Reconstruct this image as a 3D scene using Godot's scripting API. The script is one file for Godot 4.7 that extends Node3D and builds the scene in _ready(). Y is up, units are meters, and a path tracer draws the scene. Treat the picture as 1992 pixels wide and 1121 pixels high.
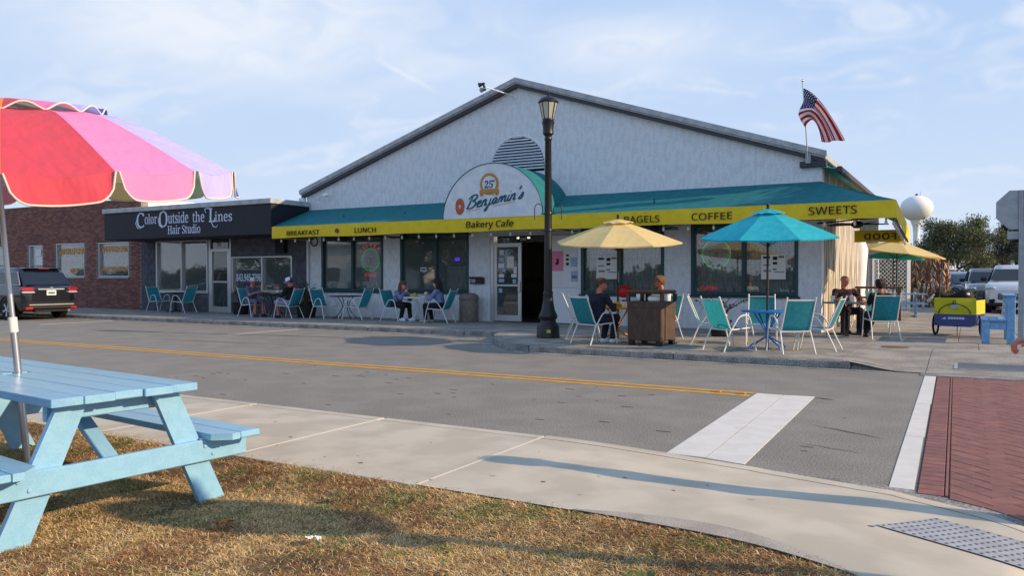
extends Node3D

const SW := 0.13          # height of the far pavement
const ZF := -19.775       # plane of the shop fronts
const ZV := -18.067       # front of the awning
var M := {}
var used := {}
var rng := RandomNumberGenerator.new()


# ---------------------------------------------------------------- mesh building
class MB:
	var v := PackedVector3Array()
	var n := PackedVector3Array()
	var u := PackedVector2Array()
	var c := PackedColorArray()
	var xf := Transform3D()
	var tint := Color.WHITE
	var tinted := false

	func tri(a: Vector3, b: Vector3, d: Vector3, na: Vector3, nb: Vector3, nd: Vector3, ua := Vector2.ZERO, ub := Vector2.ZERO, ud := Vector2.ZERO) -> void:
		if (b - a).cross(d - a).dot(na + nb + nd) > 0.0:
			var t := b; b = d; d = t
			t = nb; nb = nd; nd = t
			var s := ub; ub = ud; ud = s
		v.append(xf * a); v.append(xf * b); v.append(xf * d)
		n.append((xf.basis * na).normalized()); n.append((xf.basis * nb).normalized()); n.append((xf.basis * nd).normalized())
		u.append(ua); u.append(ub); u.append(ud)
		if tinted:
			c.append(tint); c.append(tint); c.append(tint)

	func quad(a: Vector3, b: Vector3, d: Vector3, e: Vector3, nn: Vector3) -> void:
		tri(a, b, d, nn, nn, nn, Vector2(0, 1), Vector2(1, 1), Vector2(1, 0))
		tri(a, d, e, nn, nn, nn, Vector2(0, 1), Vector2(1, 0), Vector2(0, 0))

	func flat(a: Vector3, b: Vector3, d: Vector3, away := Vector3.ZERO) -> void:
		var nn := (b - a).cross(d - a).normalized()
		if nn.dot(a - away) < 0.0:
			nn = -nn
		tri(a, b, d, nn, nn, nn)

	# box between two corners, with chamfered edges when r > 0
	func box(lo: Vector3, hi: Vector3, r := 0.0) -> MB:
		var m := (lo + hi) / 2.0
		var h := (hi - lo).abs() / 2.0
		r = minf(r, minf(h.x, minf(h.y, h.z)) * 0.9)
		var ax := [Vector3.RIGHT, Vector3.UP, Vector3.BACK]
		for i in 3:
			for s in [-1.0, 1.0]:
				var nn: Vector3 = ax[i] * s
				var p: Vector3 = ax[(i + 1) % 3] * (h[(i + 1) % 3] - r)
				var q: Vector3 = ax[(i + 2) % 3] * (h[(i + 2) % 3] - r)
				var o: Vector3 = m + nn * h[i]
				quad(o - p - q, o + p - q, o + p + q, o - p + q, nn)
		if r > 0.0:
			for i in 3:
				var j := (i + 1) % 3
				var k := (i + 2) % 3
				var l: Vector3 = ax[k] * (h[k] - r)
				for s in [-1.0, 1.0]:
					for t in [-1.0, 1.0]:
						var a: Vector3 = m + ax[i] * s * h[i] + ax[j] * t * (h[j] - r)
						var b: Vector3 = m + ax[i] * s * (h[i] - r) + ax[j] * t * h[j]
						var nn: Vector3 = (ax[i] * s + ax[j] * t).normalized()
						quad(a - l, b - l, b + l, a + l, nn)
			for sx in [-1.0, 1.0]:
				for sy in [-1.0, 1.0]:
					for sz in [-1.0, 1.0]:
						var s := Vector3(sx, sy, sz)
						var nn := s.normalized()
						tri(m + s * Vector3(h.x, h.y - r, h.z - r), m + s * Vector3(h.x - r, h.y, h.z - r), m + s * Vector3(h.x - r, h.y - r, h.z), nn, nn, nn)
		return self

	# box of a size, centred at a point, turned by a basis
	func obox(at: Vector3, size: Vector3, b := Basis(), r := 0.0) -> MB:
		var keep := xf
		xf = xf * Transform3D(b, at)
		box(-size / 2.0, size / 2.0, r)
		xf = keep
		return self

	# beam with a rectangular section from a to b
	func beam(a: Vector3, b: Vector3, w: float, t: float, up := Vector3.UP, r := 0.0) -> MB:
		var z := (b - a).normalized()
		if absf(z.dot(up)) > 0.98:
			up = Vector3.RIGHT
		var x := up.cross(z).normalized()
		return obox((a + b) / 2.0, Vector3(w, t, a.distance_to(b)), Basis(x, z.cross(x), z), r)

	func tube(p: Array, rad, sides := 8, caps := true) -> MB:
		var k := p.size()
		var t0: Vector3 = (p[1] - p[0]).normalized()
		var side: Vector3 = t0.cross(Vector3.UP if absf(t0.y) < 0.9 else Vector3.RIGHT).normalized()
		var rings := []
		var norms := []
		for i in k:
			var t: Vector3 = (p[mini(i + 1, k - 1)] - p[maxi(i - 1, 0)]).normalized()
			side = (side - t * side.dot(t)).normalized()
			var other := t.cross(side)
			var r: float = rad[i] if rad is Array else rad
			var ring := PackedVector3Array()
			var nr := PackedVector3Array()
			for s in sides:
				var a := TAU * s / sides
				var d: Vector3 = side * cos(a) + other * sin(a)
				nr.append(d); ring.append(p[i] + d * r)
			rings.append(ring); norms.append(nr)
		for i in k - 1:
			for s in sides:
				var e := (s + 1) % sides
				tri(rings[i][s], rings[i][e], rings[i + 1][e], norms[i][s], norms[i][e], norms[i + 1][e])
				tri(rings[i][s], rings[i + 1][e], rings[i + 1][s], norms[i][s], norms[i + 1][e], norms[i + 1][s])
		if caps:
			for e in [0, k - 1]:
				var t: Vector3 = (p[0] - p[1]).normalized() if e == 0 else (p[k - 1] - p[k - 2]).normalized()
				for s in sides:
					tri(p[e], rings[e][s], rings[e][(s + 1) % sides], t, t, t)
		return self

	# profile of (radius, height) turned about the y axis
	func lathe(prof: Array, sides := 16, squash := Vector2.ONE, flute := 0.0) -> MB:
		var k := prof.size()
		var seg := []
		for i in k - 1:
			var d: Vector2 = prof[i + 1] - prof[i]
			seg.append(Vector2(d.y, -d.x).normalized())
		for i in k - 1:
			var n0: Vector2 = seg[i]
			var n1: Vector2 = seg[i]
			if i > 0 and seg[i - 1].dot(seg[i]) > 0.75:
				n0 = (seg[i - 1] + seg[i]).normalized()
			if i < k - 2 and seg[i + 1].dot(seg[i]) > 0.75:
				n1 = (seg[i + 1] + seg[i]).normalized()
			for s in sides:
				var q := []
				for e in 2:
					var a: float = TAU * (s + e) / sides
					var f: float = 1.0 - (flute if (s + e) % 2 == 0 else 0.0)
					var d := Vector3(cos(a) * squash.x, 0, sin(a) * squash.y)
					q.append([d * prof[i].x * f + Vector3.UP * prof[i].y, d * prof[i + 1].x * f + Vector3.UP * prof[i + 1].y, (d * n0.x + Vector3.UP * n0.y), (d * n1.x + Vector3.UP * n1.y)])
				if prof[i].x > 0.0:
					tri(q[0][0], q[1][0], q[1][1], q[0][2], q[1][2], q[1][3])
				if prof[i + 1].x > 0.0:
					tri(q[0][0], q[1][1], q[0][1], q[0][2], q[1][3], q[0][3])
		return self

	func ball(at: Vector3, r: Vector3, sides := 12, rows := 7) -> MB:
		var keep := xf
		xf = xf * Transform3D(Basis.from_scale(r), at)
		var prof := []
		for i in rows + 1:
			var a := PI * (float(i) / rows - 0.5)
			prof.append(Vector2(maxf(cos(a), 0.0) if i > 0 and i < rows else 0.0, sin(a)))
		lathe(prof, sides)
		xf = keep
		return self

	# polygon in x/y, pulled from z0 to z1
	func prism(poly: PackedVector2Array, z0: float, z1: float) -> MB:
		var idx := Geometry2D.triangulate_polygon(poly)
		for i in range(0, idx.size(), 3):
			for e in [[z0, -1.0], [z1, 1.0]]:
				var nn := Vector3(0, 0, e[1] * signf(z1 - z0))
				var a := poly[idx[i]]; var b := poly[idx[i + 1]]; var d := poly[idx[i + 2]]
				tri(Vector3(a.x, a.y, e[0]), Vector3(b.x, b.y, e[0]), Vector3(d.x, d.y, e[0]), nn, nn, nn)
		var area := 0.0
		for i in poly.size():
			area += poly[i].cross(poly[(i + 1) % poly.size()])
		for i in poly.size():
			var a := poly[i]; var b := poly[(i + 1) % poly.size()]
			var d := (b - a).normalized() * signf(area)
			var nn := Vector3(d.y, -d.x, 0)
			quad(Vector3(a.x, a.y, z0), Vector3(b.x, b.y, z0), Vector3(b.x, b.y, z1), Vector3(a.x, a.y, z1), nn)
		return self

	# plan polygon (x, z), pulled from y0 up to y1
	func slab(poly: PackedVector2Array, y0: float, y1: float) -> MB:
		var keep := xf
		xf = xf * Transform3D(Basis(Vector3(1, 0, 0), Vector3(0, 0, 1), Vector3(0, -1, 0)), Vector3.ZERO)
		prism(poly, -y0, -y1)
		xf = keep
		return self

	# smooth surface from a grid of points, seen from the side that «out» gives
	func grid(pts: Array, out: Vector3, wrap := false) -> MB:
		var nu := pts.size()
		var nv: int = pts[0].size()
		var ns := []
		for i in nu:
			var row := PackedVector3Array()
			for j in nv:
				var a: Vector3 = pts[(i + 1) % nu if wrap else mini(i + 1, nu - 1)][j] - pts[(i - 1 + nu) % nu if wrap else maxi(i - 1, 0)][j]
				var b: Vector3 = pts[i][mini(j + 1, nv - 1)] - pts[i][maxi(j - 1, 0)]
				var q := a.cross(b).normalized()
				row.append(q)
			ns.append(row)
		var flip := 1.0
		if out != Vector3.ZERO:
			var tot := 0.0
			for i in nu:
				for j in nv:
					tot += ns[i][j].dot(out)
			flip = 1.0 if tot >= 0.0 else -1.0
		for i in (nu if wrap else nu - 1):
			var k := (i + 1) % nu
			for j in nv - 1:
				var U := [Vector2(float(i) / (nu - 1), float(j) / (nv - 1)), Vector2(float(i + 1) / (nu - 1), float(j) / (nv - 1)), Vector2(float(i + 1) / (nu - 1), float(j + 1) / (nv - 1)), Vector2(float(i) / (nu - 1), float(j + 1) / (nv - 1))]
				tri(pts[i][j], pts[k][j], pts[k][j + 1], ns[i][j] * flip, ns[k][j] * flip, ns[k][j + 1] * flip, U[0], U[1], U[2])
				tri(pts[i][j], pts[k][j + 1], pts[i][j + 1], ns[i][j] * flip, ns[k][j + 1] * flip, ns[i][j + 1] * flip, U[0], U[2], U[3])
		return self

	# one smooth skin round tapered capsules [a, b, ra, rb], by surface nets
	func skin(caps: Array, k: float, cell: float) -> MB:
		var lo := Vector3.INF
		var hi := -Vector3.INF
		for q in caps:
			var r: float = maxf(q[2], q[3]) + 3.0 * cell
			lo = lo.min(q[0] - Vector3.ONE * r).min(q[1] - Vector3.ONE * r)
			hi = hi.max(q[0] + Vector3.ONE * r).max(q[1] + Vector3.ONE * r)
		var N := Vector3i(((hi - lo) / cell).ceil()) + Vector3i.ONE
		var nx := N.x
		var nxy := N.x * N.y
		var f := PackedFloat32Array()
		f.resize(nxy * N.z)
		f.fill(1000.0)
		for q in caps:
			var a: Vector3 = q[0]
			var ba: Vector3 = q[1] - a
			var ra: float = q[2]
			var dr: float = q[3] - ra
			var bb := maxf(ba.length_squared(), 1e-9)
			var R: float = maxf(q[2], q[3]) + k + 2.0 * cell
			var i0 := Vector3i(((a.min(q[1]) - Vector3.ONE * R - lo) / cell).floor()).clamp(Vector3i.ZERO, N - Vector3i.ONE)
			var i1 := Vector3i(((a.max(q[1]) + Vector3.ONE * R - lo) / cell).ceil()).clamp(Vector3i.ZERO, N - Vector3i.ONE)
			for z in range(i0.z, i1.z + 1):
				for y in range(i0.y, i1.y + 1):
					var at := z * nxy + y * nx
					var p := Vector3(lo.x + i0.x * cell, lo.y + y * cell, lo.z + z * cell) - a
					for x in range(i0.x, i1.x + 1):
						var h := clampf(p.dot(ba) / bb, 0.0, 1.0)
						var d := (p - ba * h).length() - ra - dr * h
						var o := f[at + x]
						var e := k - absf(d - o)
						f[at + x] = minf(d, o) - (e * e / (4.0 * k) if e > 0.0 else 0.0)
						p.x += cell
		var vert := {}
		var off := [0, 1, nx, nx + 1, nxy, nxy + 1, nxy + nx, nxy + nx + 1]
		var near := PackedInt32Array()
		var lim := cell * 1.8
		for i in f.size() - nxy - nx - 1:
			if absf(f[i]) < lim:
				near.append(i)
		var P := PackedVector3Array()
		var G := PackedVector3Array()
		for i in near:
			var s := 0
			for o in 8:
				if f[i + off[o]] < 0.0:
					s += 1
			if s == 0 or s == 8:
				continue
			var sum := Vector3.ZERO
			var cnt := 0
			for e in [[0, 1], [2, 3], [4, 5], [6, 7], [0, 2], [1, 3], [4, 6], [5, 7], [0, 4], [1, 5], [2, 6], [3, 7]]:
				var fa := f[i + off[e[0]]]
				var fb := f[i + off[e[1]]]
				if (fa < 0.0) != (fb < 0.0):
					var t := fa / (fa - fb)
					var pa := Vector3(e[0] & 1, (e[0] >> 1) & 1, e[0] >> 2)
					var pb := Vector3(e[1] & 1, (e[1] >> 1) & 1, e[1] >> 2)
					sum += pa.lerp(pb, t)
					cnt += 1
			var iz := i / nxy
			var iy := (i % nxy) / nx
			vert[i] = P.size()
			P.append(lo + (Vector3(i % nx, iy, iz) + sum / cnt) * cell)
			G.append(Vector3(f[i + 1] - f[i] + f[i + nxy + nx + 1] - f[i + nxy + nx], f[i + nx] - f[i] + f[i + nxy + nx + 1] - f[i + nxy + 1], f[i + nxy] - f[i] + f[i + nxy + nx + 1] - f[i + nx + 1]).normalized())
		for i in near:
			for e in [[1, nx, nxy], [nx, nxy, 1], [nxy, 1, nx]]:
				if (f[i] < 0.0) == (f[i + e[0]] < 0.0):
					continue
				var q := [i, i - e[1], i - e[1] - e[2], i - e[2]]
				if vert.has(q[0]) and vert.has(q[1]) and vert.has(q[2]) and vert.has(q[3]):
					var w := [vert[q[0]], vert[q[1]], vert[q[2]], vert[q[3]]]
					tri(P[w[0]], P[w[1]], P[w[2]], G[w[0]], G[w[1]], G[w[2]])
					tri(P[w[0]], P[w[2]], P[w[3]], G[w[0]], G[w[2]], G[w[3]])
		return self

	func mesh() -> ArrayMesh:
		var a := []
		a.resize(Mesh.ARRAY_MAX)
		a[Mesh.ARRAY_VERTEX] = v
		a[Mesh.ARRAY_NORMAL] = n
		a[Mesh.ARRAY_TEX_UV] = u
		if tinted:
			a[Mesh.ARRAY_COLOR] = c
		var m := ArrayMesh.new()
		m.add_surface_from_arrays(Mesh.PRIMITIVE_TRIANGLES, a)
		return m


# ---------------------------------------------------------------- scene tree
func numbered(called: String) -> String:
	var k: int = used.get(called, 0)
	used[called] = k + 1
	return called if k == 0 else "%s_%03d" % [called, k]


func tag(o: Node3D, label: String, category: String, group := "") -> void:
	o.set_meta("label", label)
	o.set_meta("category", category)
	if group:
		o.set_meta("group", group)


func thing(called: String, label: String, category: String, at := Vector3.ZERO, turn := 0.0, group := "") -> Node3D:
	var o := Node3D.new()
	o.name = numbered(called)
	add_child(o)
	o.position = at
	o.rotation.y = deg_to_rad(turn)
	tag(o, label, category, group)
	return o


func part(called: String, mb, mat: Material, parent: Node3D) -> MeshInstance3D:
	var o := MeshInstance3D.new()
	o.name = called
	o.mesh = mb if mb is Mesh else mb.mesh()
	o.material_override = mat
	parent.add_child(o, true)
	return o


func single(called: String, mb, mat: Material, label: String, category: String, at := Vector3.ZERO, turn := 0.0, group := "") -> MeshInstance3D:
	var o := part(numbered(called), mb, mat, self)
	o.position = at
	o.rotation.y = deg_to_rad(turn)
	tag(o, label, category, group)
	return o


func struct(called: String, mb, mat: Material) -> MeshInstance3D:
	var o := part(called, mb, mat, self)
	o.set_meta("kind", "structure")
	return o


func setting(called: String) -> Node3D:
	var o := Node3D.new()
	o.name = called
	add_child(o)
	o.set_meta("kind", "structure")
	return o


func copy(o: Node3D, label: String, at: Vector3, turn: float, called := "") -> Node3D:
	var r: Node3D = o.duplicate()
	var base: String = called if called else str(o.name).rstrip("_0123456789")
	r.name = numbered(base)
	add_child(r)
	r.position = at
	r.rotation = Vector3(0, deg_to_rad(turn), 0)
	r.set_meta("label", label)
	return r


# lettering fitted into a box w x h, standing on its lower left corner, facing +z
func words(s: String, parent: Node3D, called: String, at: Vector3, w: float, h: float, mat: Material, font := "Droid Sans", bold := false, slant := 0.0, depth := 0.012, turn := Basis()) -> MeshInstance3D:
	var t := TextMesh.new()
	t.text = s
	var f := SystemFont.new()
	f.font_names = PackedStringArray([font])
	f.font_weight = 700 if bold else 400
	t.font = f
	t.font_size = 96
	t.pixel_size = 0.01
	t.depth = 0.02
	t.curve_step = 1.0
	var bb := t.get_aabb()
	var o := part(called, t, mat, parent)
	var sx := w / maxf(bb.size.x, 1e-4)
	var sy := h / maxf(bb.size.y, 1e-4)
	var b := Basis(Vector3(sx, 0, 0), Vector3(slant * sy, sy, 0), Vector3(0, 0, depth / 0.02))
	o.transform = Transform3D(turn * b, at - turn * (b * (bb.position * Vector3(1, 1, 0))))
	return o


# ---------------------------------------------------------------- materials
func mat(col: Color, rough := 0.7, metal := 0.0, more := {}) -> StandardMaterial3D:
	var m := StandardMaterial3D.new()
	m.albedo_color = col
	m.roughness = rough
	m.metallic = metal
	for k in more:
		m.set(k, more[k])
	return m


func noise(seed_: int, freq: float, octaves := 4, type := FastNoiseLite.TYPE_SIMPLEX_SMOOTH) -> FastNoiseLite:
	var f := FastNoiseLite.new()
	f.seed = seed_
	f.frequency = freq
	f.noise_type = type
	f.fractal_octaves = octaves
	return f


func ntex(seed_: int, freq: float, a: Color, b: Color, lo := 0.3, hi := 0.7, octaves := 4, size := 512, mid = null) -> NoiseTexture2D:
	var t := NoiseTexture2D.new()
	t.width = size
	t.height = size
	t.seamless = true
	t.noise = noise(seed_, freq, octaves)
	var g := Gradient.new()
	g.offsets = PackedFloat32Array([lo, hi])
	g.colors = PackedColorArray([a, b])
	if mid != null:
		g.add_point((lo + hi) / 2.0, mid)
	t.color_ramp = g
	return t


# world-mapped colour of two noises (fine over coarse) with a relief
func rock(seed_: int, a: Color, b: Color, scale: Vector3, rough: float, fine: Array, relief := 0.0, more := {}) -> StandardMaterial3D:
	var m := mat(Color.WHITE, rough, 0.0, more)
	m.albedo_texture = ntex(seed_, 0.012, a, b, 0.32, 0.68, 5)
	m.uv1_triplanar = true
	m.uv1_world_triplanar = true
	m.uv1_scale = scale
	if fine.size():
		m.detail_enabled = true
		m.detail_blend_mode = BaseMaterial3D.BLEND_MODE_MUL
		m.detail_uv_layer = BaseMaterial3D.DETAIL_UV_2
		m.uv2_triplanar = true
		m.uv2_world_triplanar = true
		m.uv2_scale = fine[0]
		m.detail_albedo = ntex(seed_ + 1, fine[2] if fine.size() > 2 else 0.06, Color(fine[1], fine[1], fine[1]), Color.WHITE, 0.3, 0.6, 4)
	if relief > 0.0:
		m.heightmap_enabled = true
		m.heightmap_texture = M.grain
		m.heightmap_scale = relief
	return m


func make_materials() -> void:
	var g := NoiseTexture2D.new()
	g.width = 512; g.height = 512; g.seamless = true
	g.noise = noise(5, 0.05, 5)
	M.grain = g
	var fo := NoiseTexture2D.new()
	fo.width = 256; fo.height = 256; fo.seamless = true
	fo.noise = noise(8, 0.02, 3)
	M.folds = fo
	M.piping = mat(Color(0.84, 0.80, 0.75), 0.8)
	M.joint_pale = mat(Color(0.84, 0.815, 0.76), 0.85)
	M.faded_line = rock(19, Color(0.66, 0.65, 0.62), Color(0.74, 0.73, 0.70), Vector3.ONE, 0.85, [])
	M.asphalt = rock(11, Color(0.55, 0.53, 0.495), Color(0.585, 0.565, 0.53), Vector3.ONE * 0.17, 0.9, [Vector3.ONE * 1.25, 0.74, 0.075], 0.0)
	M.asphalt_old = rock(12, Color(0.55, 0.54, 0.52), Color(0.62, 0.60, 0.58), Vector3.ONE * 0.09, 0.9, [Vector3.ONE * 1.8, 0.88, 0.2])
	M.crack = mat(Color(0.26, 0.25, 0.25), 0.95)
	M.tar = mat(Color(0.36, 0.35, 0.34), 0.9)
	M.walk = rock(13, Color(0.725, 0.69, 0.62), Color(0.785, 0.75, 0.68), Vector3.ONE * 0.23, 0.88, [Vector3.ONE * 2.4, 0.92, 0.15])
	M.walk_worn = rock(14, Color(0.66, 0.63, 0.58), Color(0.73, 0.70, 0.65), Vector3.ONE * 0.4, 0.9, [Vector3.ONE * 1.7, 0.8, 0.1])
	M.far_walk = rock(15, Color(0.57, 0.545, 0.51), Color(0.67, 0.645, 0.61), Vector3.ONE * 0.19, 0.85, [Vector3.ONE * 0.9, 0.8], 0.3)
	M.kerb = rock(16, Color(0.52, 0.51, 0.49), Color(0.66, 0.645, 0.62), Vector3.ONE * 0.35, 0.85, [Vector3.ONE * 1.1, 0.7])
	M.yellow_line = rock(17, Color(0.80, 0.585, 0.20), Color(0.85, 0.65, 0.27), Vector3.ONE * 0.6, 0.8, [Vector3.ONE * 2.9, 0.88, 0.2])
	M.white_line = rock(18, Color(0.83, 0.82, 0.79), Color(0.86, 0.85, 0.82), Vector3.ONE * 0.5, 0.8, [Vector3.ONE * 3.0, 0.93, 0.2])
	for i in 3:
		M["paver%d" % i] = rock(20 + i * 2, [Color(0.505, 0.335, 0.31), Color(0.53, 0.35, 0.325), Color(0.49, 0.33, 0.31)][i], [Color(0.555, 0.375, 0.345), Color(0.575, 0.395, 0.36), Color(0.54, 0.37, 0.345)][i], Vector3.ONE * 0.9, 0.85, [Vector3.ONE * 4.0, 0.9, 0.2])
	M.joint = mat(Color(0.34, 0.225, 0.205), 0.95)
	M.tactile = rock(27, Color(0.62, 0.63, 0.645), Color(0.68, 0.69, 0.70), Vector3.ONE * 0.9, 0.7, [Vector3.ONE * 3.0, 0.93])
	M.dome = mat(Color(0.45, 0.47, 0.51), 0.7)
	M.soil = rock(28, Color(0.38, 0.28, 0.18), Color(0.52, 0.41, 0.27), Vector3.ONE * 0.8, 1.0, [Vector3.ONE * 3.0, 0.55, 0.1], 1.2)
	M.ground = rock(29, Color(0.36, 0.36, 0.25), Color(0.45, 0.42, 0.30), Vector3.ONE * 0.05, 1.0, [Vector3.ONE * 0.3, 0.8])
	M.blade = mat(Color.WHITE, 0.9, 0.0, {"vertex_color_use_as_albedo": true, "backlight_enabled": true, "backlight": Color(0.35, 0.35, 0.3)})
	M.leaf = mat(Color.WHITE, 0.75, 0.0, {"vertex_color_use_as_albedo": true, "backlight_enabled": true, "backlight": Color(0.4, 0.4, 0.35)})
	M.bark = rock(31, Color(0.28, 0.23, 0.18), Color(0.42, 0.35, 0.28), Vector3(1.5, 0.4, 1.5), 0.95, [Vector3.ONE * 2.0, 0.6], 1.0)
	# building
	M.stucco = rock(33, Color(0.895, 0.915, 0.94), Color(0.935, 0.95, 0.965), Vector3.ONE * 2.2, 0.9, [Vector3(0.6, 0.25, 0.6), 0.955, 0.02], 0.0)
	M.stucco.heightmap_enabled = true
	M.stucco.heightmap_texture = M.grain
	M.stucco.heightmap_scale = 1.0
	M.old_wall = rock(35, Color(0.52, 0.46, 0.37), Color(0.93, 0.91, 0.87), Vector3(0.9, 0.05, 0.9), 0.9, [Vector3(1.7, 0.07, 1.7), 0.62, 0.03])
	M.white_trim = mat(Color(0.86, 0.87, 0.88), 0.6)
	M.pure_white = mat(Color(0.92, 0.92, 0.91), 0.6)
	M.roof_metal = rock(37, Color(0.66, 0.68, 0.70), Color(0.74, 0.755, 0.77), Vector3(0.5, 0.5, 0.5), 0.45, [Vector3.ONE, 0.85])
	M.fascia_dark = mat(Color(0.22, 0.23, 0.26), 0.6)
	M.teal_frame = mat(Color(0.06, 0.25, 0.27), 0.45)
	M.teal_soffit = mat(Color(0.20, 0.56, 0.55), 0.6)
	M.slat = mat(Color(0.80, 0.83, 0.86), 0.6)
	M.dark = mat(Color(0.10, 0.11, 0.13), 0.8)
	M.black_metal = mat(Color(0.075, 0.08, 0.095), 0.38, 0.0)
	M.black_matte = mat(Color(0.085, 0.085, 0.09), 0.75)
	M.glass = mat(Color(0.55, 0.62, 0.62, 0.10), 0.02, 0.0, {"transparency": BaseMaterial3D.TRANSPARENCY_ALPHA, "metallic_specular": 1.0})
	M.tint_glass = mat(Color(0.12, 0.14, 0.16, 0.6), 0.02, 0.0, {"transparency": BaseMaterial3D.TRANSPARENCY_ALPHA, "metallic_specular": 1.0})
	M.lamp_glass = mat(Color(0.78, 0.78, 0.75), 0.35, 0.0, {"backlight_enabled": true, "backlight": Color(0.9, 0.9, 0.85)})
	M.aluminium = mat(Color(0.78, 0.79, 0.80), 0.35, 0.6)
	M.steel = mat(Color(0.75, 0.75, 0.76), 0.28, 0.9)
	M.galv = rock(39, Color(0.60, 0.62, 0.65), Color(0.645, 0.665, 0.69), Vector3.ONE * 0.8, 0.5, [Vector3.ONE * 4.0, 0.97], 0.0, {"metallic": 0.3})
	M.awning_teal = rock(41, Color(0.015, 0.415, 0.44), Color(0.02, 0.46, 0.485), Vector3.ONE * 0.5, 0.85, [Vector3.ONE * 1.5, 0.9], 0.0, {"backlight_enabled": true, "backlight": Color(0.10, 0.25, 0.25)})
	M.awning_yellow = rock(43, Color(0.87, 0.76, 0.12), Color(0.90, 0.79, 0.15), Vector3.ONE * 0.5, 0.8, [Vector3.ONE * 1.5, 0.92], 0.0, {"backlight_enabled": true, "backlight": Color(0.12, 0.11, 0.07)})
	M.awning_white = rock(45, Color(0.83, 0.86, 0.89), Color(0.88, 0.90, 0.92), Vector3.ONE * 0.5, 0.8, [Vector3.ONE * 1.5, 0.94])
	M.ink = mat(Color(0.10, 0.09, 0.06), 0.8)
	M.ink_teal = mat(Color(0.05, 0.38, 0.44), 0.7)
	M.ink_blue = mat(Color(0.08, 0.12, 0.36), 0.7)
	M.gold = mat(Color(0.72, 0.52, 0.24), 0.6)
	M.orange = mat(Color(0.82, 0.40, 0.16), 0.6)
	M.bagel = mat(Color(0.72, 0.34, 0.20), 0.7)
	M.navy_board = rock(47, Color(0.03, 0.045, 0.115), Color(0.045, 0.06, 0.135), Vector3.ONE * 0.4, 0.6, [Vector3.ONE, 0.85])
	M.letter_pale = mat(Color(0.80, 0.83, 0.92), 0.6)
	M.letter_gold = mat(Color(0.85, 0.58, 0.20), 0.5)
	M.block_grey = rock(49, Color(0.31, 0.315, 0.36), Color(0.37, 0.375, 0.42), Vector3.ONE * 0.5, 0.85, [Vector3.ONE * 2.0, 0.85], 0.5)
	for i in 4:
		M["brick%d" % i] = rock(51 + i * 2, [Color(0.50, 0.325, 0.28), Color(0.45, 0.285, 0.25), Color(0.54, 0.36, 0.31), Color(0.40, 0.26, 0.245)][i], [Color(0.555, 0.37, 0.32), Color(0.505, 0.325, 0.285), Color(0.60, 0.41, 0.355), Color(0.455, 0.30, 0.28)][i], Vector3.ONE * 2.0, 0.9, [], 0.0)
	M.mortar = rock(60, Color(0.50, 0.45, 0.42), Color(0.58, 0.52, 0.49), Vector3.ONE, 0.95, [])
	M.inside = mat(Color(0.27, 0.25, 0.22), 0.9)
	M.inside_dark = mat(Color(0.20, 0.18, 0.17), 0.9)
	M.counter = mat(Color(0.30, 0.20, 0.13), 0.6)
	M.curtain = rock(62, Color(0.45, 0.45, 0.42), Color(0.75, 0.75, 0.72), Vector3(5.0, 0.25, 5.0), 0.9, [Vector3(9.0, 0.6, 9.0), 0.55, 0.03], 0.0, {"backlight_enabled": true, "backlight": Color(0.4, 0.4, 0.38)})
	M.paper = mat(Color(0.86, 0.86, 0.84), 0.8)
	M.paper_pink = mat(Color(0.88, 0.52, 0.62), 0.8)
	M.paper_blue = mat(Color(0.62, 0.70, 0.82), 0.8)
	M.neon_red = mat(Color(0.6, 0.12, 0.10), 0.5, 0.0, {"emission_enabled": true, "emission": Color(1.0, 0.16, 0.12), "emission_energy_multiplier": 0.28})
	M.neon_green = mat(Color(0.15, 0.45, 0.25), 0.5, 0.0, {"emission_enabled": true, "emission": Color(0.2, 0.9, 0.42), "emission_energy_multiplier": 0.3})
	M.neon_violet = mat(Color(0.4, 0.2, 0.95), 0.5, 0.0, {"emission_enabled": true, "emission": Color(0.36, 0.16, 1.0), "emission_energy_multiplier": 0.9})
	M.sign_disc = mat(Color(0.72, 0.74, 0.68, 0.5), 0.6, 0.0, {"transparency": BaseMaterial3D.TRANSPARENCY_ALPHA})
	M.glow = mat(Color(1, 0.97, 0.9), 0.5, 0.0, {"emission_enabled": true, "emission": Color(1, 0.95, 0.85), "emission_energy_multiplier": 1.2})
	# furniture
	M.frame_white = mat(Color(0.84, 0.84, 0.84), 0.4)
	M.sling = rock(64, Color(0.20, 0.60, 0.67), Color(0.25, 0.66, 0.72), Vector3.ONE * 2.0, 0.8, [Vector3(14, 14, 14), 0.86, 0.12], 0.0, {"backlight_enabled": true, "backlight": Color(0.9, 1.0, 0.97)})
	M.table_blue = mat(Color(0.10, 0.45, 0.75), 0.4)
	M.table_yellow = mat(Color(0.88, 0.62, 0.12), 0.5)
	M.wood_blue = rock(66, Color(0.52, 0.72, 0.845), Color(0.55, 0.745, 0.86), Vector3(0.5, 1.6, 1.6), 0.32, [Vector3(0.4, 4.0, 4.0), 0.965, 0.03])
	M.wood_blue_b = rock(86, Color(0.49, 0.69, 0.83), Color(0.53, 0.725, 0.85), Vector3(0.5, 1.6, 1.6), 0.32, [Vector3(0.4, 4.0, 4.0), 0.955, 0.03])
	M.wood_blue_dark = rock(68, Color(0.40, 0.60, 0.78), Color(0.47, 0.66, 0.83), Vector3(1.6, 1.6, 0.5), 0.5, [Vector3(5.0, 5.0, 0.5), 0.95, 0.03])
	M.bin_brown = rock(70, Color(0.30, 0.225, 0.185), Color(0.36, 0.275, 0.225), Vector3(1.2, 0.5, 1.2), 0.75, [Vector3.ONE * 3.0, 0.85])
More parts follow.
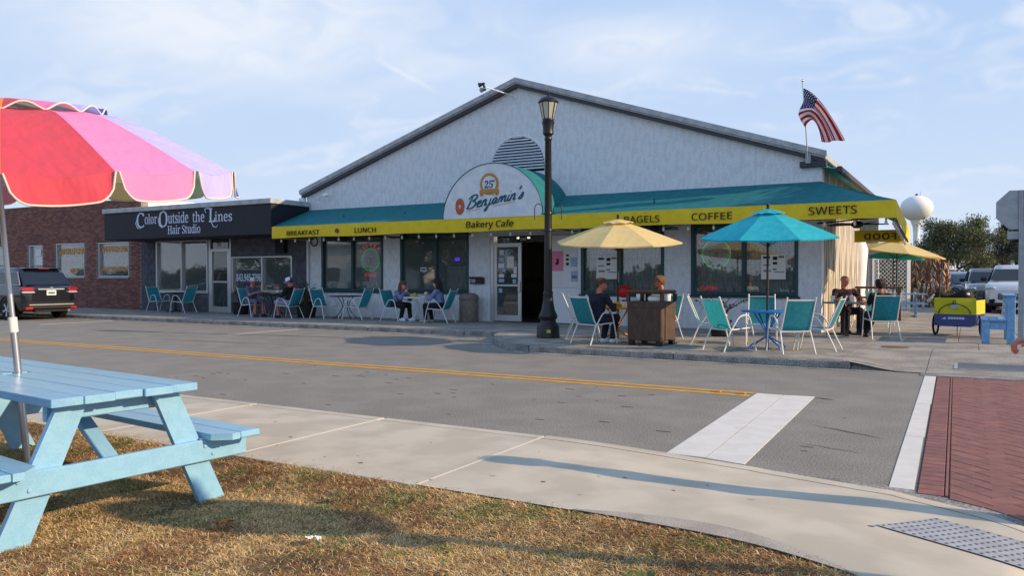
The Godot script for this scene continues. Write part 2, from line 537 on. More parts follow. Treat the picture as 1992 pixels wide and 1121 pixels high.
	M.bin_tan = rock(72, Color(0.52, 0.49, 0.44), Color(0.60, 0.565, 0.51), Vector3.ONE * 1.5, 0.8, [Vector3.ONE * 6.0, 0.7, 0.15])
	M.cloth_yellow = rock(74, Color(0.93, 0.84, 0.58), Color(0.955, 0.875, 0.635), Vector3.ONE, 0.85, [Vector3.ONE * 3.0, 0.92], 0.0, {"backlight_enabled": true, "backlight": Color(0.8, 0.7, 0.45)})
	M.cloth_blue = rock(76, Color(0.12, 0.70, 0.78), Color(0.16, 0.76, 0.83), Vector3.ONE, 0.85, [Vector3.ONE * 3.0, 0.92], 0.0, {"backlight_enabled": true, "backlight": Color(0.45, 0.7, 0.75)})
	M.pole_wood = mat(Color(0.16, 0.12, 0.10), 0.6)
	M.plastic_black = mat(Color(0.07, 0.07, 0.075), 0.5)
	M.white_matte = mat(Color(0.88, 0.88, 0.87), 0.7)
	M.grey_matte = mat(Color(0.45, 0.46, 0.48), 0.7)
	M.red_matte = mat(Color(0.75, 0.10, 0.10), 0.6)
	M.food = mat(Color(0.80, 0.62, 0.25), 0.8)
	M.food_green = mat(Color(0.72, 0.74, 0.25), 0.8)
	M.tyre = mat(Color(0.09, 0.09, 0.095), 0.85)
	M.pot = mat(Color(0.14, 0.125, 0.12), 0.8)


func sky_panorama() -> ImageTexture:
	var W := 2048
	var H := 1024
	var im := Image.create_empty(W, H, false, Image.FORMAT_RGBF)
	var a := noise(3, 1.5, 5)
	var b := noise(9, 5.0, 4)
	var warp := noise(21, 2.2, 3)
	var half := H / 2
	var below := Color(0.30, 0.29, 0.26)
	im.fill(below)
	for j in half:
		var el := PI * (0.5 - (j + 0.5) / H)
		var ey := sin(el)
		var ed := rad_to_deg(el)
		var t := clampf(ed / 30.0, 0.0, 1.0)
		for i in W:
			var az := TAU * (i + 0.5) / W
			var cz := cos(el)
			var d := Vector3(sin(az) * cz, ey, -cos(az) * cz)
			# azimuth measured from the street's depth axis, degrees, -180..180
			var ad := rad_to_deg(az if az < PI else az - TAU)
			var sunny := 0.5 + 0.5 * cos(deg_to_rad(ad - 95.0))
			var r := lerpf(0.63, 0.315, pow(t, 0.75))
			var g := lerpf(0.73, 0.505, pow(t, 0.75))
			var bl := lerpf(0.865, 0.83, t)
			if ed > 30.0:
				var k := clampf((ed - 30.0) / 60.0, 0, 1)
				r = lerpf(r, 0.24, k); g = lerpf(g, 0.40, k); bl = lerpf(bl, 0.70, k)
			var hz := exp(-ed / 7.0) * (0.35 + 0.65 * sunny)
			r += 0.10 * hz; g += 0.075 * hz; bl += 0.03 * hz
			# thin high cloud laid on a flat layer far up
			var q := d / (ey + 0.16)
			var wv := warp.get_noise_2d(q.x * 0.6, q.z * 0.6)
			var n := a.get_noise_2d(q.x * 0.42 + wv * 0.5, q.z * 0.9 + wv * 0.4) + 0.35 * b.get_noise_2d(q.x * 0.25 + wv, q.z * 1.1)
			var cl := smoothstep(-0.12, 0.85, n) * 0.8
			cl *= 0.35 + 0.65 * clampf(ed / 14.0, 0.0, 1.0)
			var bx := (ad + 47.0) / 17.0
			var by := (ed - 16.5) / 4.2
			cl = maxf(cl * 0.8, exp(-bx * bx - by * by) * (0.75 + 0.6 * n))
			bx = (ad + 21.0) / 8.5
			by = (ed - 16.0) / 2.4
			cl = maxf(cl, exp(-bx * bx - by * by) * (0.65 + 0.5 * n))
			# an old vapour trail
			var lx := clampf((ad + 41.3) / 6.8, 0.0, 1.0)
			var ly := ed - lerpf(15.9, 12.6, lx)
			if lx > 0.0 and lx < 1.0:
				cl = maxf(cl, 0.85 * exp(-ly * ly / 0.045) * sin(PI * lx))
			cl = clampf(cl, 0.0, 0.9)
			r = lerpf(r, 0.80, cl); g = lerpf(g, 0.835, cl); bl = lerpf(bl, 0.90, cl)
			im.set_pixel(i, j, Color(r, g, bl))
	return ImageTexture.create_from_image(im)


func _ready() -> void:
	rng.seed = 77
	var cam := Camera3D.new()
	cam.name = "camera"
	cam.fov = rad_to_deg(2.0 * atan(560.5 / 1540.0))
	cam.position = Vector3(0, 1.45, 0)
	cam.rotation = Vector3(-atan(22.5 / 1540.0), deg_to_rad(30.0), 0)
	cam.near = 0.05
	cam.far = 2000.0
	add_child(cam)
	cam.current = true

	var we := WorldEnvironment.new()
	we.name = "environment"
	var e := Environment.new()
	e.background_mode = Environment.BG_SKY
	var sky := Sky.new()
	var pano := PanoramaSkyMaterial.new()
	pano.panorama = sky_panorama()
	pano.energy_multiplier = 1.0
	sky.sky_material = pano
	e.sky = sky
	e.tonemap_mode = Environment.TONE_MAPPER_LINEAR
	e.tonemap_exposure = 1.1
	e.sdfgi_enabled = true
	e.ssao_enabled = true
	e.ssil_enabled = true
	we.environment = e
	add_child(we)

	var sun := DirectionalLight3D.new()
	sun.name = "sun"
	sun.light_energy = 1.6
	sun.light_color = Color(1.0, 0.875, 0.715)
	sun.light_angular_distance = 0.5
	sun.shadow_enabled = true
	add_child(sun)
	# low sun along the street from the right, a little behind the shop fronts
	var el := deg_to_rad(23.0)
	var off := deg_to_rad(10.5)
	sun.look_at_from_position(Vector3.ZERO, -Vector3(cos(el) * cos(off), sin(el), -cos(el) * sin(off)))

	make_materials()
	build_ground()
	build_cafe()
	build_awning()
	build_studio()
	build_brick_shop()
	build_background()
	build_trees()
	build_street_furniture()
	build_terrace()
	build_foreground()
	build_people()
	build_cars()
	build_small_things()
	build_lawn()


func poly(a: Array) -> PackedVector2Array:
	var p := PackedVector2Array()
	for i in range(0, a.size(), 2):
		p.append(Vector2(a[i], a[i + 1]))
	return p


# edge of the near pavement towards the street
func near_edge(x: float) -> float:
	if x < -3.0:
		return -5.87
	if x < -1.4:
		return lerpf(-5.87, -6.09, smoothstep(-3.0, -1.4, x))
	if x < -0.4:
		return lerpf(-6.09, -5.88, smoothstep(-1.6, -0.2, x))
	return -5.86 + (x + 0.4) * 0.5 + maxf(x, 0.0) * maxf(x, 0.0) * 1.2


func near_height(x: float, z: float) -> float:
	var t := smoothstep(-3.0, -1.2, x)
	var e := z - near_edge(x)
	return 0.12 - t * 0.115 * (1.0 - smoothstep(0.15, 1.9, e))


func lawn_edge(x: float) -> float:
	return -4.06 + maxf(0.0, x + 1.7) * 0.06 + pow(maxf(0.0, x + 1.25), 2.0) * 0.28 - 0.05 * smoothstep(-3.0, -5.0, x)


func sheet(fx: Callable, nu: int, nv: int) -> MB:
	var pts := []
	for i in nu:
		var row := PackedVector3Array()
		for j in nv:
			row.append(fx.call(float(i) / (nu - 1), float(j) / (nv - 1)))
		pts.append(row)
	return MB.new().grid(pts, Vector3.UP)


func build_ground() -> void:
	struct("ground", MB.new().slab(poly([-900, 900, 900, 900, 900, -900, -900, -900]), -0.30, -0.06), M.ground)
	struct("road", MB.new().slab(poly([-140, -16.2, 120, -16.2, 120, 14.0, -140, 14.0]), -0.05, 0.0), M.asphalt)
	struct("parking_lot", MB.new().slab(poly([0.95, -16.4, 60, -16.4, 60, -75, -8.0, -75, -8.0, -36.3, 0.95, -36.3]), -0.04, 0.118), M.asphalt_old)
	# far pavement, slab by slab
	var fw := setting("far_pavement")
	struct("pavement_bed", MB.new().slab(poly([-110, -16.3, -110, -19.75, -3.0, -19.75, -3.0, -36.2, 0.93, -36.2, 0.93, -16.3]), -0.05, 0.09), M.kerb)
	var x := -45.6
	var row := 0
	while x < 0.9:
		var x1: float = minf(x + 1.83, 0.93)
		for zz in [[-19.77, -18.05], [-18.042, -16.36]]:
			if x < -3.1 or zz[1] > -17:
				part("slab", MB.new().box(Vector3(x + 0.004, 0.05, zz[0]), Vector3(x1 - 0.004, SW + rng.randf_range(-0.002, 0.002), zz[1]), 0.006), M.far_walk, fw)
		x += 1.83
	var z := -36.2
	while z < -18.1:
		var z1: float = minf(z + 1.83, -18.05)
		for xx in [[-2.98, -1.55], [-1.54, -0.2], [-0.19, 0.93]]:
			part("slab", MB.new().box(Vector3(xx[0], 0.05, z + 0.004), Vector3(xx[1], SW + rng.randf_range(-0.002, 0.002), z1 - 0.004), 0.006), M.far_walk, fw)
		z += 1.83
	# the kerb extension with a rounded end
	var bulb := [[-9.55, -16.35], [-9.2, -15.45], [-8.65, -14.6], [-8.15, -13.95], [-7.75, -13.62], [-7.3, -13.44]]
	var lip := [[-9.75, -16.35], [-9.36, -15.38], [-8.80, -14.50], [-8.26, -13.82], [-7.82, -13.46], [-7.3, -13.26]]
	var p := PackedVector2Array()
	for q in bulb:
		p.append(Vector2(q[0], q[1]))
	p.append(Vector2(-5.6, -13.44)); p.append(Vector2(-5.6, -16.35))
	part("slab", MB.new().slab(p, -0.03, SW), M.far_walk, fw)
	for xx in [[-5.592, -3.65, -14.9], [-3.642, -1.72, -14.9]]:
		part("slab", MB.new().box(Vector3(xx[0], -0.03, -16.352), Vector3(xx[1], SW, xx[2] - 0.004), 0.006), M.far_walk, fw)
		part("slab", MB.new().box(Vector3(xx[0], -0.03, xx[2] + 0.004), Vector3(xx[1], SW + 0.001, -13.44), 0.006), M.far_walk, fw)
	# ramp slabs sinking to the crossing
	for k in 2:
		var a: float = [-1.712, -0.56][k]
		var b: float = [-0.568, 2.6][k]
		var f := func(u: float, v: float) -> Vector3:
			var px := lerpf(a, b, u)
			var pz := lerpf(-16.35, -13.28, v)
			var low := smoothstep(-1.75, -0.85, px)
			return Vector3(px, lerpf(SW, SW - 0.118 * smoothstep(-15.6, -13.4, pz), low), pz)
		part("slab", sheet(f, 12, 12), M.far_walk, fw)
	# kerb stones
	var fk := setting("far_kerb")
	x = -90.0
	while x < -9.8:
		var x1: float = minf(x + 3.05, -9.76)
		part("kerb_stone", MB.new().box(Vector3(x + 0.006, -0.05, -16.352), Vector3(x1 - 0.006, SW - 0.004, -16.19), 0.02), M.kerb, fk)
		x += 3.05
	for i in bulb.size() - 1:
		part("kerb_stone", MB.new().slab(PackedVector2Array([Vector2(bulb[i][0], bulb[i][1]), Vector2(bulb[i + 1][0], bulb[i + 1][1]), Vector2(lip[i + 1][0], lip[i + 1][1]), Vector2(lip[i][0], lip[i][1])]), -0.06, SW - 0.003), M.kerb, fk)
	for q in [[-7.294, -4.45], [-4.438, -1.6]]:
		part("kerb_stone", MB.new().box(Vector3(q[0], -0.06, -13.44), Vector3(q[1], SW - 0.003, -13.27), 0.02), M.kerb, fk)
	var rampk := func(u: float, v: float) -> Vector3:
		var px := lerpf(-1.59, -0.6, u)
		var hh := SW - 0.003 - 0.112 * smoothstep(-1.6, -0.75, px)
		return Vector3(px, hh if v < 0.5 else -0.02, [-13.44, -13.28, -13.262][int(v * 2.0)])
	part("kerb_stone", sheet(rampk, 10, 3), M.kerb, fk)
	struct("far_gutter", MB.new().slab(poly([-0.62, -13.27, 30, -13.27, 30, -12.98, -0.62, -12.98]), -0.04, 0.010), M.kerb)
	struct("gutter", MB.new().slab(poly([-90, -16.19, -9.78, -16.19, -9.2, -15.1, -8.75, -14.3, -8.2, -13.7, -7.3, -13.255, -1.0, -13.255, -1.0, -13.1, -7.3, -13.0, -8.6, -13.7, -9.6, -15.2, -10.1, -15.85, -90, -15.85]), -0.04, 0.006), M.kerb)
	# painted lines
	var yl := setting("centre_line")
	for zz in [-9.975, -9.735]:
		var f := func(u: float, v: float) -> Vector3:
			var px := lerpf(-140.0, -2.30, u)
			return Vector3(px, 0.004, zz - 0.065 + 0.13 * v - 0.012 * (px + 2.3) * smoothstep(-2.0, -40.0, px) * 0.0)
		part("yellow_line", sheet(f, 80, 2), M.yellow_line, yl)
	for xx in [-2.72, -2.42]:
		part("road_marker", MB.new().obox(Vector3(xx, 0.012, -9.85), Vector3(0.10, 0.018, 0.10), Basis(), 0.008), M.gold, yl)
	var sb := setting("stop_line")
	part("white_line", MB.new().slab(poly([-2.27, -10.0, -1.955, -10.0, -1.82, -6.23, -2.14, -6.23]), -0.02, 0.004), M.white_line, sb)
	part("white_line", MB.new().slab(poly([-1.945, -10.0, -1.60, -10.05, -1.49, -6.15, -1.81, -6.22]), -0.02, 0.0045), M.white_line, sb)
	var cw := setting("crosswalk_line")
	for q in [[-12.96, -10.1, -0.555, -0.52], [-10.09, -8.0, -0.52, -0.495], [-7.99, -5.98, -0.495, -0.47]]:
		part("white_line", MB.new().slab(poly([q[2], q[0], q[2] + 0.145, q[0], q[3] + 0.155, q[1], q[3], q[1]]), -0.02, 0.005), M.white_line, cw)
	var pl := setting("parking_line")
	for xx in [-15.95, -24.2, -32.4]:
		part("white_line", MB.new().box(Vector3(xx - 0.035, -0.02, -15.85), Vector3(xx + 0.035, 0.004, -13.5)), M.faded_line, pl)
	# stamped brick crossing: a soldier course, then herringbone
	struct("crossing_bed", MB.new().slab(poly([-0.41, -12.97, 4.0, -12.97, 4.0, -5.6, -0.30, -5.9]), -0.03, 0.002), M.joint)
	var cb := setting("brick_crossing")
	var band := []
	for k in 3:
		band.append(MB.new().box(Vector3(-0.078, 0, -0.063), Vector3(0.078, 0.009, 0.063), 0.004).mesh())
	z = -5.96
	var i := 0
	while z > -12.9:
		var o := part("brick", band[i % 3], M["paver%d" % rng.randi_range(0, 2)], cb)
		o.position = Vector3(-0.215 + 0.10 * (z + 5.96) / 7.0, 0.001, z)
		z -= 0.137
		i += 1
	part("brick_edging", MB.new().slab(poly([-0.222, -12.95, -0.206, -12.95, -0.112, -5.9, -0.128, -5.9]), 0.0, 0.012), M.paver1, cb)
	var L := 0.30
	var B := 0.15
	var field := PackedVector2Array([Vector2(-0.196, -12.9), Vector2(2.2, -12.9), Vector2(2.2, -4.4)])
	for k in 14:
		var fx := lerpf(1.2, -0.10, k / 13.0)
		field.append(Vector2(fx, near_edge(fx) - 0.13))
	var rest := [MB.new(), MB.new(), MB.new()]
	var spots := []
	for a in range(-50, 50):
		for b in range(-50, 50):
			var kind := posmod(a - b, 4)
			if kind == 1 or kind == 3:
				continue
			var g := Vector2(a + 1.0, b + 0.5) * B if kind == 0 else Vector2(a + 0.5, b) * B
			var c := Vector2(g.x - g.y, g.x + g.y) / sqrt(2.0) + Vector2(1.2, -9.4)
			if c.y < -13.1 or c.y > -4.2 or c.x > 2.3 or c.x < -0.5:
				continue
			spots.append([c, kind / 2])
	# nearest to the viewer first: those are picked out one by one
	spots.sort_custom(func(q, r): return q[0].y - maxf(0.0, q[0].x + 0.056 * q[0].y) * 9.0 > r[0].y - maxf(0.0, r[0].x + 0.056 * r[0].y) * 9.0)
	var lone := 0
	for q in spots:
		var c: Vector2 = q[0]
		var d := Vector2(1, 1).normalized() if q[1] == 0 else Vector2(-1, 1).normalized()
		var e := Vector2(-d.y, d.x)
		var hl := L / 2 - 0.005
		var hb := B / 2 - 0.005
		for shape in Geometry2D.intersect_polygons(PackedVector2Array([c - d * hl - e * hb, c + d * hl - e * hb, c + d * hl + e * hb, c - d * hl + e * hb]), field):
			if shape.size() < 3:
				continue
			var top := 0.008 + rng.randf_range(-0.001, 0.001)
			if lone < 245:
				part("brick", MB.new().slab(shape, 0.0, top), M["paver%d" % rng.randi_range(0, 2)], cb)
				lone += 1
			else:
				rest[rng.randi_range(0, 2)].slab(shape, 0.0, top)
	for k in 3:
		part("brick_field", rest[k], M["paver%d" % k], cb).set_meta("kind", "stuff")
	# near pavement
	var nw := setting("near_pavement")
	x = -40.45
	while x < -3.1:
		var x1: float = x + 1.7
		part("slab", MB.new().box(Vector3(x + 0.005, 0.0, -5.715), Vector3(x1 - 0.005, 0.12 + rng.randf_range(-0.001, 0.001), -4.05), 0.005), M.walk, nw)
		part("kerb_stone", MB.new().box(Vector3(x + 0.004, -0.04, -5.87), Vector3(x1 - 0.004, 0.117, -5.728), 0.018), M.walk, nw)
		part("joint_filler", MB.new().box(Vector3(x - 0.007, 0.1, -5.715), Vector3(x + 0.007, 0.1212, -4.06)), M.joint_pale, nw)
		x = x1
	var fr := func(u: float, v: float) -> Vector3:
		var px := lerpf(-3.045, 3.6, u)
		var ze := near_edge(px) + 0.14
		var pz := lerpf(ze, maxf(lawn_edge(px), ze + 0.3) if px < 0.3 else -1.0, v)
		return Vector3(px, near_height(px, pz), pz)
	part("slab", sheet(fr, 70, 24), M.walk, nw)
	part("joint_filler", MB.new().box(Vector3(-3.057, 0.1, -5.715), Vector3(-3.043, 0.1212, -4.06)), M.joint_pale, nw)
	var fe := func(u: float, v: float) -> Vector3:
		var px := lerpf(-3.04, 3.6, u)
		var ze := near_edge(px)
		var d: float = [0.0, 0.006, 0.128][int(v * 2.001)]
		var hh := near_height(px, ze + 0.05)
		return Vector3(px, (-0.03 if v < 0.3 else hh), ze + d)
	part("kerb_stone", sheet(fe, 70, 3), M.walk, nw)
	struct("near_gutter", sheet(func(u, v): return Vector3(lerpf(-1.9, 3.0, u), 0.003, near_edge(lerpf(-1.9, 3.0, u)) - 0.17 * v * smoothstep(0.0, 0.4, u) + 0.01), 50, 2), M.kerb)
	# worn strip beside the lawn
	var worn := func(u: float, v: float) -> Vector3:
		var px := lerpf(-1.95, -0.35, u)
		var w := 0.16 * sin(PI * clampf(u * 1.05, 0, 1)) + 0.01
		var pz := lawn_edge(px) - w * v
		return Vector3(px, near_height(px, pz) + 0.004, pz)
	struct("worn_strip", sheet(worn, 30, 3), M.walk_worn)
	# tactile plate with its domes
	var tp := thing("tactile_paving", "blue-grey tactile plate with raised domes set in the near ramp at the lower right", "tactile paving")
	var e1 := Vector3(0.27, 0, -0.51).normalized()
	var e2 := Vector3(-e1.z, 0, e1.x)
	var o0 := Vector3(-0.44, 0, -4.78)
	var ft := func(u: float, v: float) -> Vector3:
		var q := o0 + e1 * (0.585 * u) + e2 * (1.5 * v)
		q.y = near_height(q.x, q.z) + 0.007
		return q
	part("plate", sheet(ft, 14, 30), M.tactile, tp)
	var dome := MB.new().lathe([Vector2(0.0122, 0.0), Vector2(0.0098, 0.0045), Vector2(0.006, 0.0062), Vector2(0.0, 0.0065)], 10).mesh()
	for a in 10:
		for b in 25:
			var q := o0 + e1 * (0.03 + a * 0.0583) + e2 * (0.03 + b * 0.0583)
			if q.z < -3.6:
				var d := part("dome", dome, M.dome, tp)
				d.position = Vector3(q.x, near_height(q.x, q.z) + 0.006, q.z)
	# far tactile plate
	var tq := thing("tactile_paving", "grey tactile plate on the far ramp beyond the brick crossing", "tactile paving")
	part("plate", MB.new().obox(Vector3(0.35, 0.052, -14.25), Vector3(1.1, 0.006, 0.7), Basis.from_euler(Vector3(0.055, 0, 0)), 0.001), M.tactile, tq)
	var ribs := MB.new().box(Vector3(-0.5, 0, -0.012), Vector3(0.5, 0.005, 0.012), 0.002).mesh()
	for a in 11:
		var rr := part("raised_row", ribs, M.grey_matte, tq)
		rr.transform = Transform3D(Basis.from_euler(Vector3(0.055, 0, 0)), Vector3(0.35, 0.055 - 0.0034 * (a - 5), -14.25 + (a - 5) * 0.06))
	# cracks, patches and rubbed tar on the street
	var cr := setting("road_crack")
	for q in [[-1.35, -8.15, -0.6, -7.72, 0.02], [-1.3, -7.2, -0.7, -7.0, 0.012], [-1.6, -9.98, -1.35, -9.9, 0.04], [-17, -11.7, -11.5, -12.15, 0.03]]:
		var a := Vector3(q[0], 0, q[1])
		var b := Vector3(q[2], 0, q[3])
		var s := (b - a).normalized().cross(Vector3.UP)
		var fcr := func(u: float, v: float) -> Vector3:
			return a.lerp(b, u) + s * (q[4] * (v - 0.5) * sin(PI * clampf(u, 0.03, 0.97)) + 0.008 * sin(u * 17.0 + q[0])) + Vector3.UP * 0.0045
		part("crack", sheet(fcr, 24, 2), M.crack, cr)
	for k in 46:
		var px := rng.randf_range(-10.0, -0.7)
		var pz := rng.randf_range(-9.6, -6.6)
		if px > -2.4 and px < -1.4:
			continue
		var rx := rng.randf_range(0.008, 0.03)
		var blot := MB.new()
		var ring := PackedVector2Array()
		for s in 9:
			ring.append(Vector2(px + cos(TAU * s / 9) * rx * 2.6 * rng.randf_range(0.6, 1.3), pz + sin(TAU * s / 9) * rx * 0.6 * rng.randf_range(0.5, 1.2)))
		blot.slab(ring, -0.01, 0.004)
		part("tar_spot", blot, M.tar, cr)
	var ws := setting("pavement_stain")
	for k in 34:
		var px := rng.randf_range(-9.0, -0.4)
		var pz := rng.randf_range(-5.55, -4.2)
		if pz < near_edge(px) + 0.3 or pz > lawn_edge(px) - 0.1:
			continue
		var rx := rng.randf_range(0.006, 0.022)
		var ring := PackedVector2Array()
		for s in 8:
			ring.append(Vector2(px + cos(TAU * s / 8) * rx * rng.randf_range(0.5, 1.6), pz + sin(TAU * s / 8) * rx * rng.randf_range(0.4, 1.0)))
		var y := near_height(px, pz)
		part("speck", MB.new().slab(ring, y - 0.01, y + 0.003), M.walk_worn if k % 3 else M.tar, ws)


func gable(x: float) -> float:      # wall height under the roof of the cafe
	return 4.17 + (8.19 - absf(x + 11.21)) * (2.70 / 8.19)


# a window set in a front: green or pale frame with upright bars and its panes; z is the wall's face
func front_window(parent: Node3D, x0: float, x1: float, y0: float, y1: float, z: float, bars: Array, fm: Material, fw := 0.09, sill := true) -> MeshInstance3D:
	var f := MB.new()
	var zb := z - 0.13
	var zt := z + 0.025
	f.box(Vector3(x0, y0, zb), Vector3(x0 + fw, y1, zt), 0.008)
	f.box(Vector3(x1 - fw, y0, zb), Vector3(x1, y1, zt), 0.008)
	f.box(Vector3(x0 + fw, y1 - fw, zb), Vector3(x1 - fw, y1, zt - 0.004), 0.008)
	f.box(Vector3(x0 + fw, y0, zb), Vector3(x1 - fw, y0 + fw, zt - 0.004), 0.008)
	var w := part("window", f, fm, parent)
	var edges := [x0 + fw]
	for b in bars:
		part("mullion", MB.new().box(Vector3(b - fw * 0.5, y0 + fw, zb + 0.01), Vector3(b + fw * 0.5, y1 - fw, zt - 0.008), 0.006), fm, w)
		edges.append(b - fw * 0.5); edges.append(b + fw * 0.5)
	edges.append(x1 - fw)
	for i in range(0, edges.size(), 2):
		part("pane", MB.new().box(Vector3(edges[i], y0 + fw, z - 0.075), Vector3(edges[i + 1], y1 - fw, z - 0.069)), M.glass, w)
		part("inner_pane", MB.new().box(Vector3(edges[i], y0 + fw, z - 0.10), Vector3(edges[i + 1], y1 - fw, z - 0.094)), M.glass, w)
	if sill:
		part("sill", MB.new().box(Vector3(x0 - 0.05, y0 - 0.05, z + 0.004), Vector3(x1 + 0.05, y0 - 0.002, z + 0.06), 0.01), fm, w)
	return w


func curtain(parent: Node3D, x0: float, x1: float, y0: float, y1: float, z: float) -> void:
	var f := func(u: float, v: float) -> Vector3:
		var x := lerpf(x0, x1, u)
		return Vector3(x, lerpf(y0, y1, v), z + 0.025 * sin(x * 62.0) + 0.012 * sin(x * 23.0 + 1.0))
	var pts := []
	var n := int((x1 - x0) * 60)
	for i in n:
		pts.append(PackedVector3Array([f.call(float(i) / (n - 1), 0.0), f.call(float(i) / (n - 1), 1.0)]))
	part("curtain", MB.new().grid(pts, Vector3.BACK), M.curtain, parent)


func build_cafe() -> void:
	var b := thing("cafe_building", "white stucco cafe with a low gabled roof, arched louvre and teal awning", "building")
	var t := 0.25
	var zi := ZF - t
	var w := MB.new()
	var top := 3.2
	# piers and spandrels between the openings
	for q in [[-19.42, -18.77, 0.1, top], [-18.77, -16.14, 0.1, 0.97], [-18.77, -16.14, 2.78, top], [-16.14, -15.46, 0.1, top], [-15.46, -12.9, 0.1, 0.97], [-15.46, -12.9, 2.78, top], [-12.9, -12.17, 0.1, top], [-12.17, -9.26, 2.72, top], [-9.26, -9.23, 0.1, top], [-9.23, -6.86, 0.1, 0.97], [-9.23, -6.86, 2.78, top], [-6.86, -6.15, 0.1, top], [-6.15, -3.54, 0.1, 0.97], [-6.15, -3.54, 2.78, top], [-3.54, -3.03, 0.1, top]]:
		w.box(Vector3(q[0], q[2], zi), Vector3(q[1], q[3], ZF))
	w.prism(PackedVector2Array([Vector2(-19.42, top), Vector2(-3.03, top), Vector2(-3.03, gable(-3.03)), Vector2(-11.21, gable(-11.21)), Vector2(-19.42, gable(-19.42))]), zi, ZF)
	part("wall", w, M.stucco, b)
	part("side_wall", MB.new().box(Vector3(-3.25, 0.1, -27.2), Vector3(-3.028, 4.2, zi - 0.002)), M.old_wall, b)
	part("far_side_wall", MB.new().box(Vector3(-19.4, 0.1, -36.0), Vector3(-19.2, 4.2, zi - 0.002)), M.stucco, b)
	part("rear_wall", MB.new().box(Vector3(-19.19, 0.1, -36.0), Vector3(-3.26, 4.2, -35.8)), M.stucco, b)
	part("corner_trim", MB.new().box(Vector3(-3.03, 0.1, ZF - 0.3), Vector3(-3.012, 4.15, ZF + 0.01), 0.004), M.white_trim, b)
	# room behind the glass
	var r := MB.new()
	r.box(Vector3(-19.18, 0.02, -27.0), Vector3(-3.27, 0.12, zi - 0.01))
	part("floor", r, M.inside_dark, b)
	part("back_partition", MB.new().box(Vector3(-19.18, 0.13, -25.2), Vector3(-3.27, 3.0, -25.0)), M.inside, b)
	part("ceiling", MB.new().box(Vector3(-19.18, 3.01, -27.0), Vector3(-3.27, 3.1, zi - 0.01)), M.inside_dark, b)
	part("counter", MB.new().box(Vector3(-15.5, 0.13, -23.4), Vector3(-12.95, 1.15, -22.7), 0.02), M.counter, b)
	for k in 9:
		part("shelf", MB.new().box(Vector3(-15.5 + k * 1.3, 0.9 + (k % 3) * 0.45, -24.95), Vector3(-14.5 + k * 1.3, 0.98 + (k % 3) * 0.45, -24.6), 0.01), M.counter, b)
	# windows
	front_window(b, -18.77, -16.14, 0.97, 2.78, ZF, [-17.43], M.teal_frame)
	front_window(b, -15.46, -12.9, 0.97, 2.78, ZF, [-14.1], M.teal_frame)
	front_window(b, -9.23, -6.86, 0.97, 2.78, ZF, [-8.1], M.teal_frame)
	front_window(b, -6.15, -3.54, 0.97, 2.78, ZF, [-4.83], M.teal_frame)
	curtain(b, -17.3, -16.25, 1.0, 1.7, ZF - 0.33)
	curtain(b, -13.9, -13.0, 1.0, 1.75, ZF - 0.33)
	curtain(b, -9.1, -6.95, 1.0, 2.7, ZF - 0.33)
	curtain(b, -6.05, -4.9, 1.0, 1.8, ZF - 0.33)
	curtain(b, -4.75, -3.65, 1.0, 2.7, ZF - 0.33)
	# entrance: an open leaf seen at the left, a dark gap, and a white notice panel
	var fr := MB.new()
	for q in [[-12.17, -12.05, 0.12, 2.72], [-10.36, -10.27, 0.12, 2.72], [-9.33, -9.26, 0.12, 2.72]]:
		fr.box(Vector3(q[0], q[2], zi + 0.02), Vector3(q[1], q[3], ZF - 0.02), 0.006)
	fr.box(Vector3(-12.05, 2.62, zi + 0.03), Vector3(-9.26, 2.72, ZF - 0.025), 0.006)
	part("door_frame", fr, M.aluminium, b)
	var d := MB.new()
	for q in [[-12.04, -11.95, 0.15, 2.42], [-11.24, -11.13, 0.15, 2.42], [-11.95, -11.24, 2.30, 2.42], [-11.95, -11.24, 0.15, 0.33], [-11.95, -11.24, 1.16, 1.22]]:
		d.box(Vector3(q[0], q[2], ZF - 0.09), Vector3(q[1], q[3], ZF - 0.03), 0.006)
	var dr := part("door", d, M.aluminium, b)
	for q in [[0.33, 1.16], [1.22, 2.30]]:
		part("pane", MB.new().box(Vector3(-11.95, q[0], ZF - 0.063), Vector3(-11.24, q[1], ZF - 0.058)), M.glass, dr)
	part("handle", MB.new().box(Vector3(-11.22, 1.0, ZF - 0.03), Vector3(-11.15, 1.32, ZF + 0.03), 0.01), M.steel, dr)
	part("transom_pane", MB.new().box(Vector3(-12.04, 2.43, ZF - 0.066), Vector3(-10.37, 2.61, ZF - 0.06)), M.glass, b)
	var np := part("notice_panel", MB.new().box(Vector3(-10.26, 0.14, ZF - 0.12), Vector3(-9.335, 2.61, ZF - 0.06), 0.008), M.white_trim, b)
	part("panel_rail", MB.new().box(Vector3(-10.25, 1.13, ZF - 0.058), Vector3(-9.34, 1.17, ZF - 0.045), 0.004), M.aluminium, np)
	part("number_board", MB.new().box(Vector3(-11.2, 2.45, ZF - 0.055), Vector3(-10.95, 2.58, ZF - 0.045)), M.dark, np)
	words("310", np, "house_number", Vector3(-11.17, 2.475, ZF - 0.044), 0.19, 0.085, M.letter_pale, "Droid Sans", true, 0.0, 0.006)
	# arched louvre
	var cx := -11.21
	var vb := 4.42
	var rr := 0.88
	var back := PackedVector2Array([Vector2(cx - rr, vb)])
	for i in 25:
		var a := PI - PI * i / 24.0
		back.append(Vector2(cx + cos(a) * rr, vb + 0.15 + sin(a) * rr))
	back.append(Vector2(cx + rr, vb))
	var lv := part("louvre", MB.new().prism(back, ZF + 0.002, ZF + 0.012), M.dark, b)
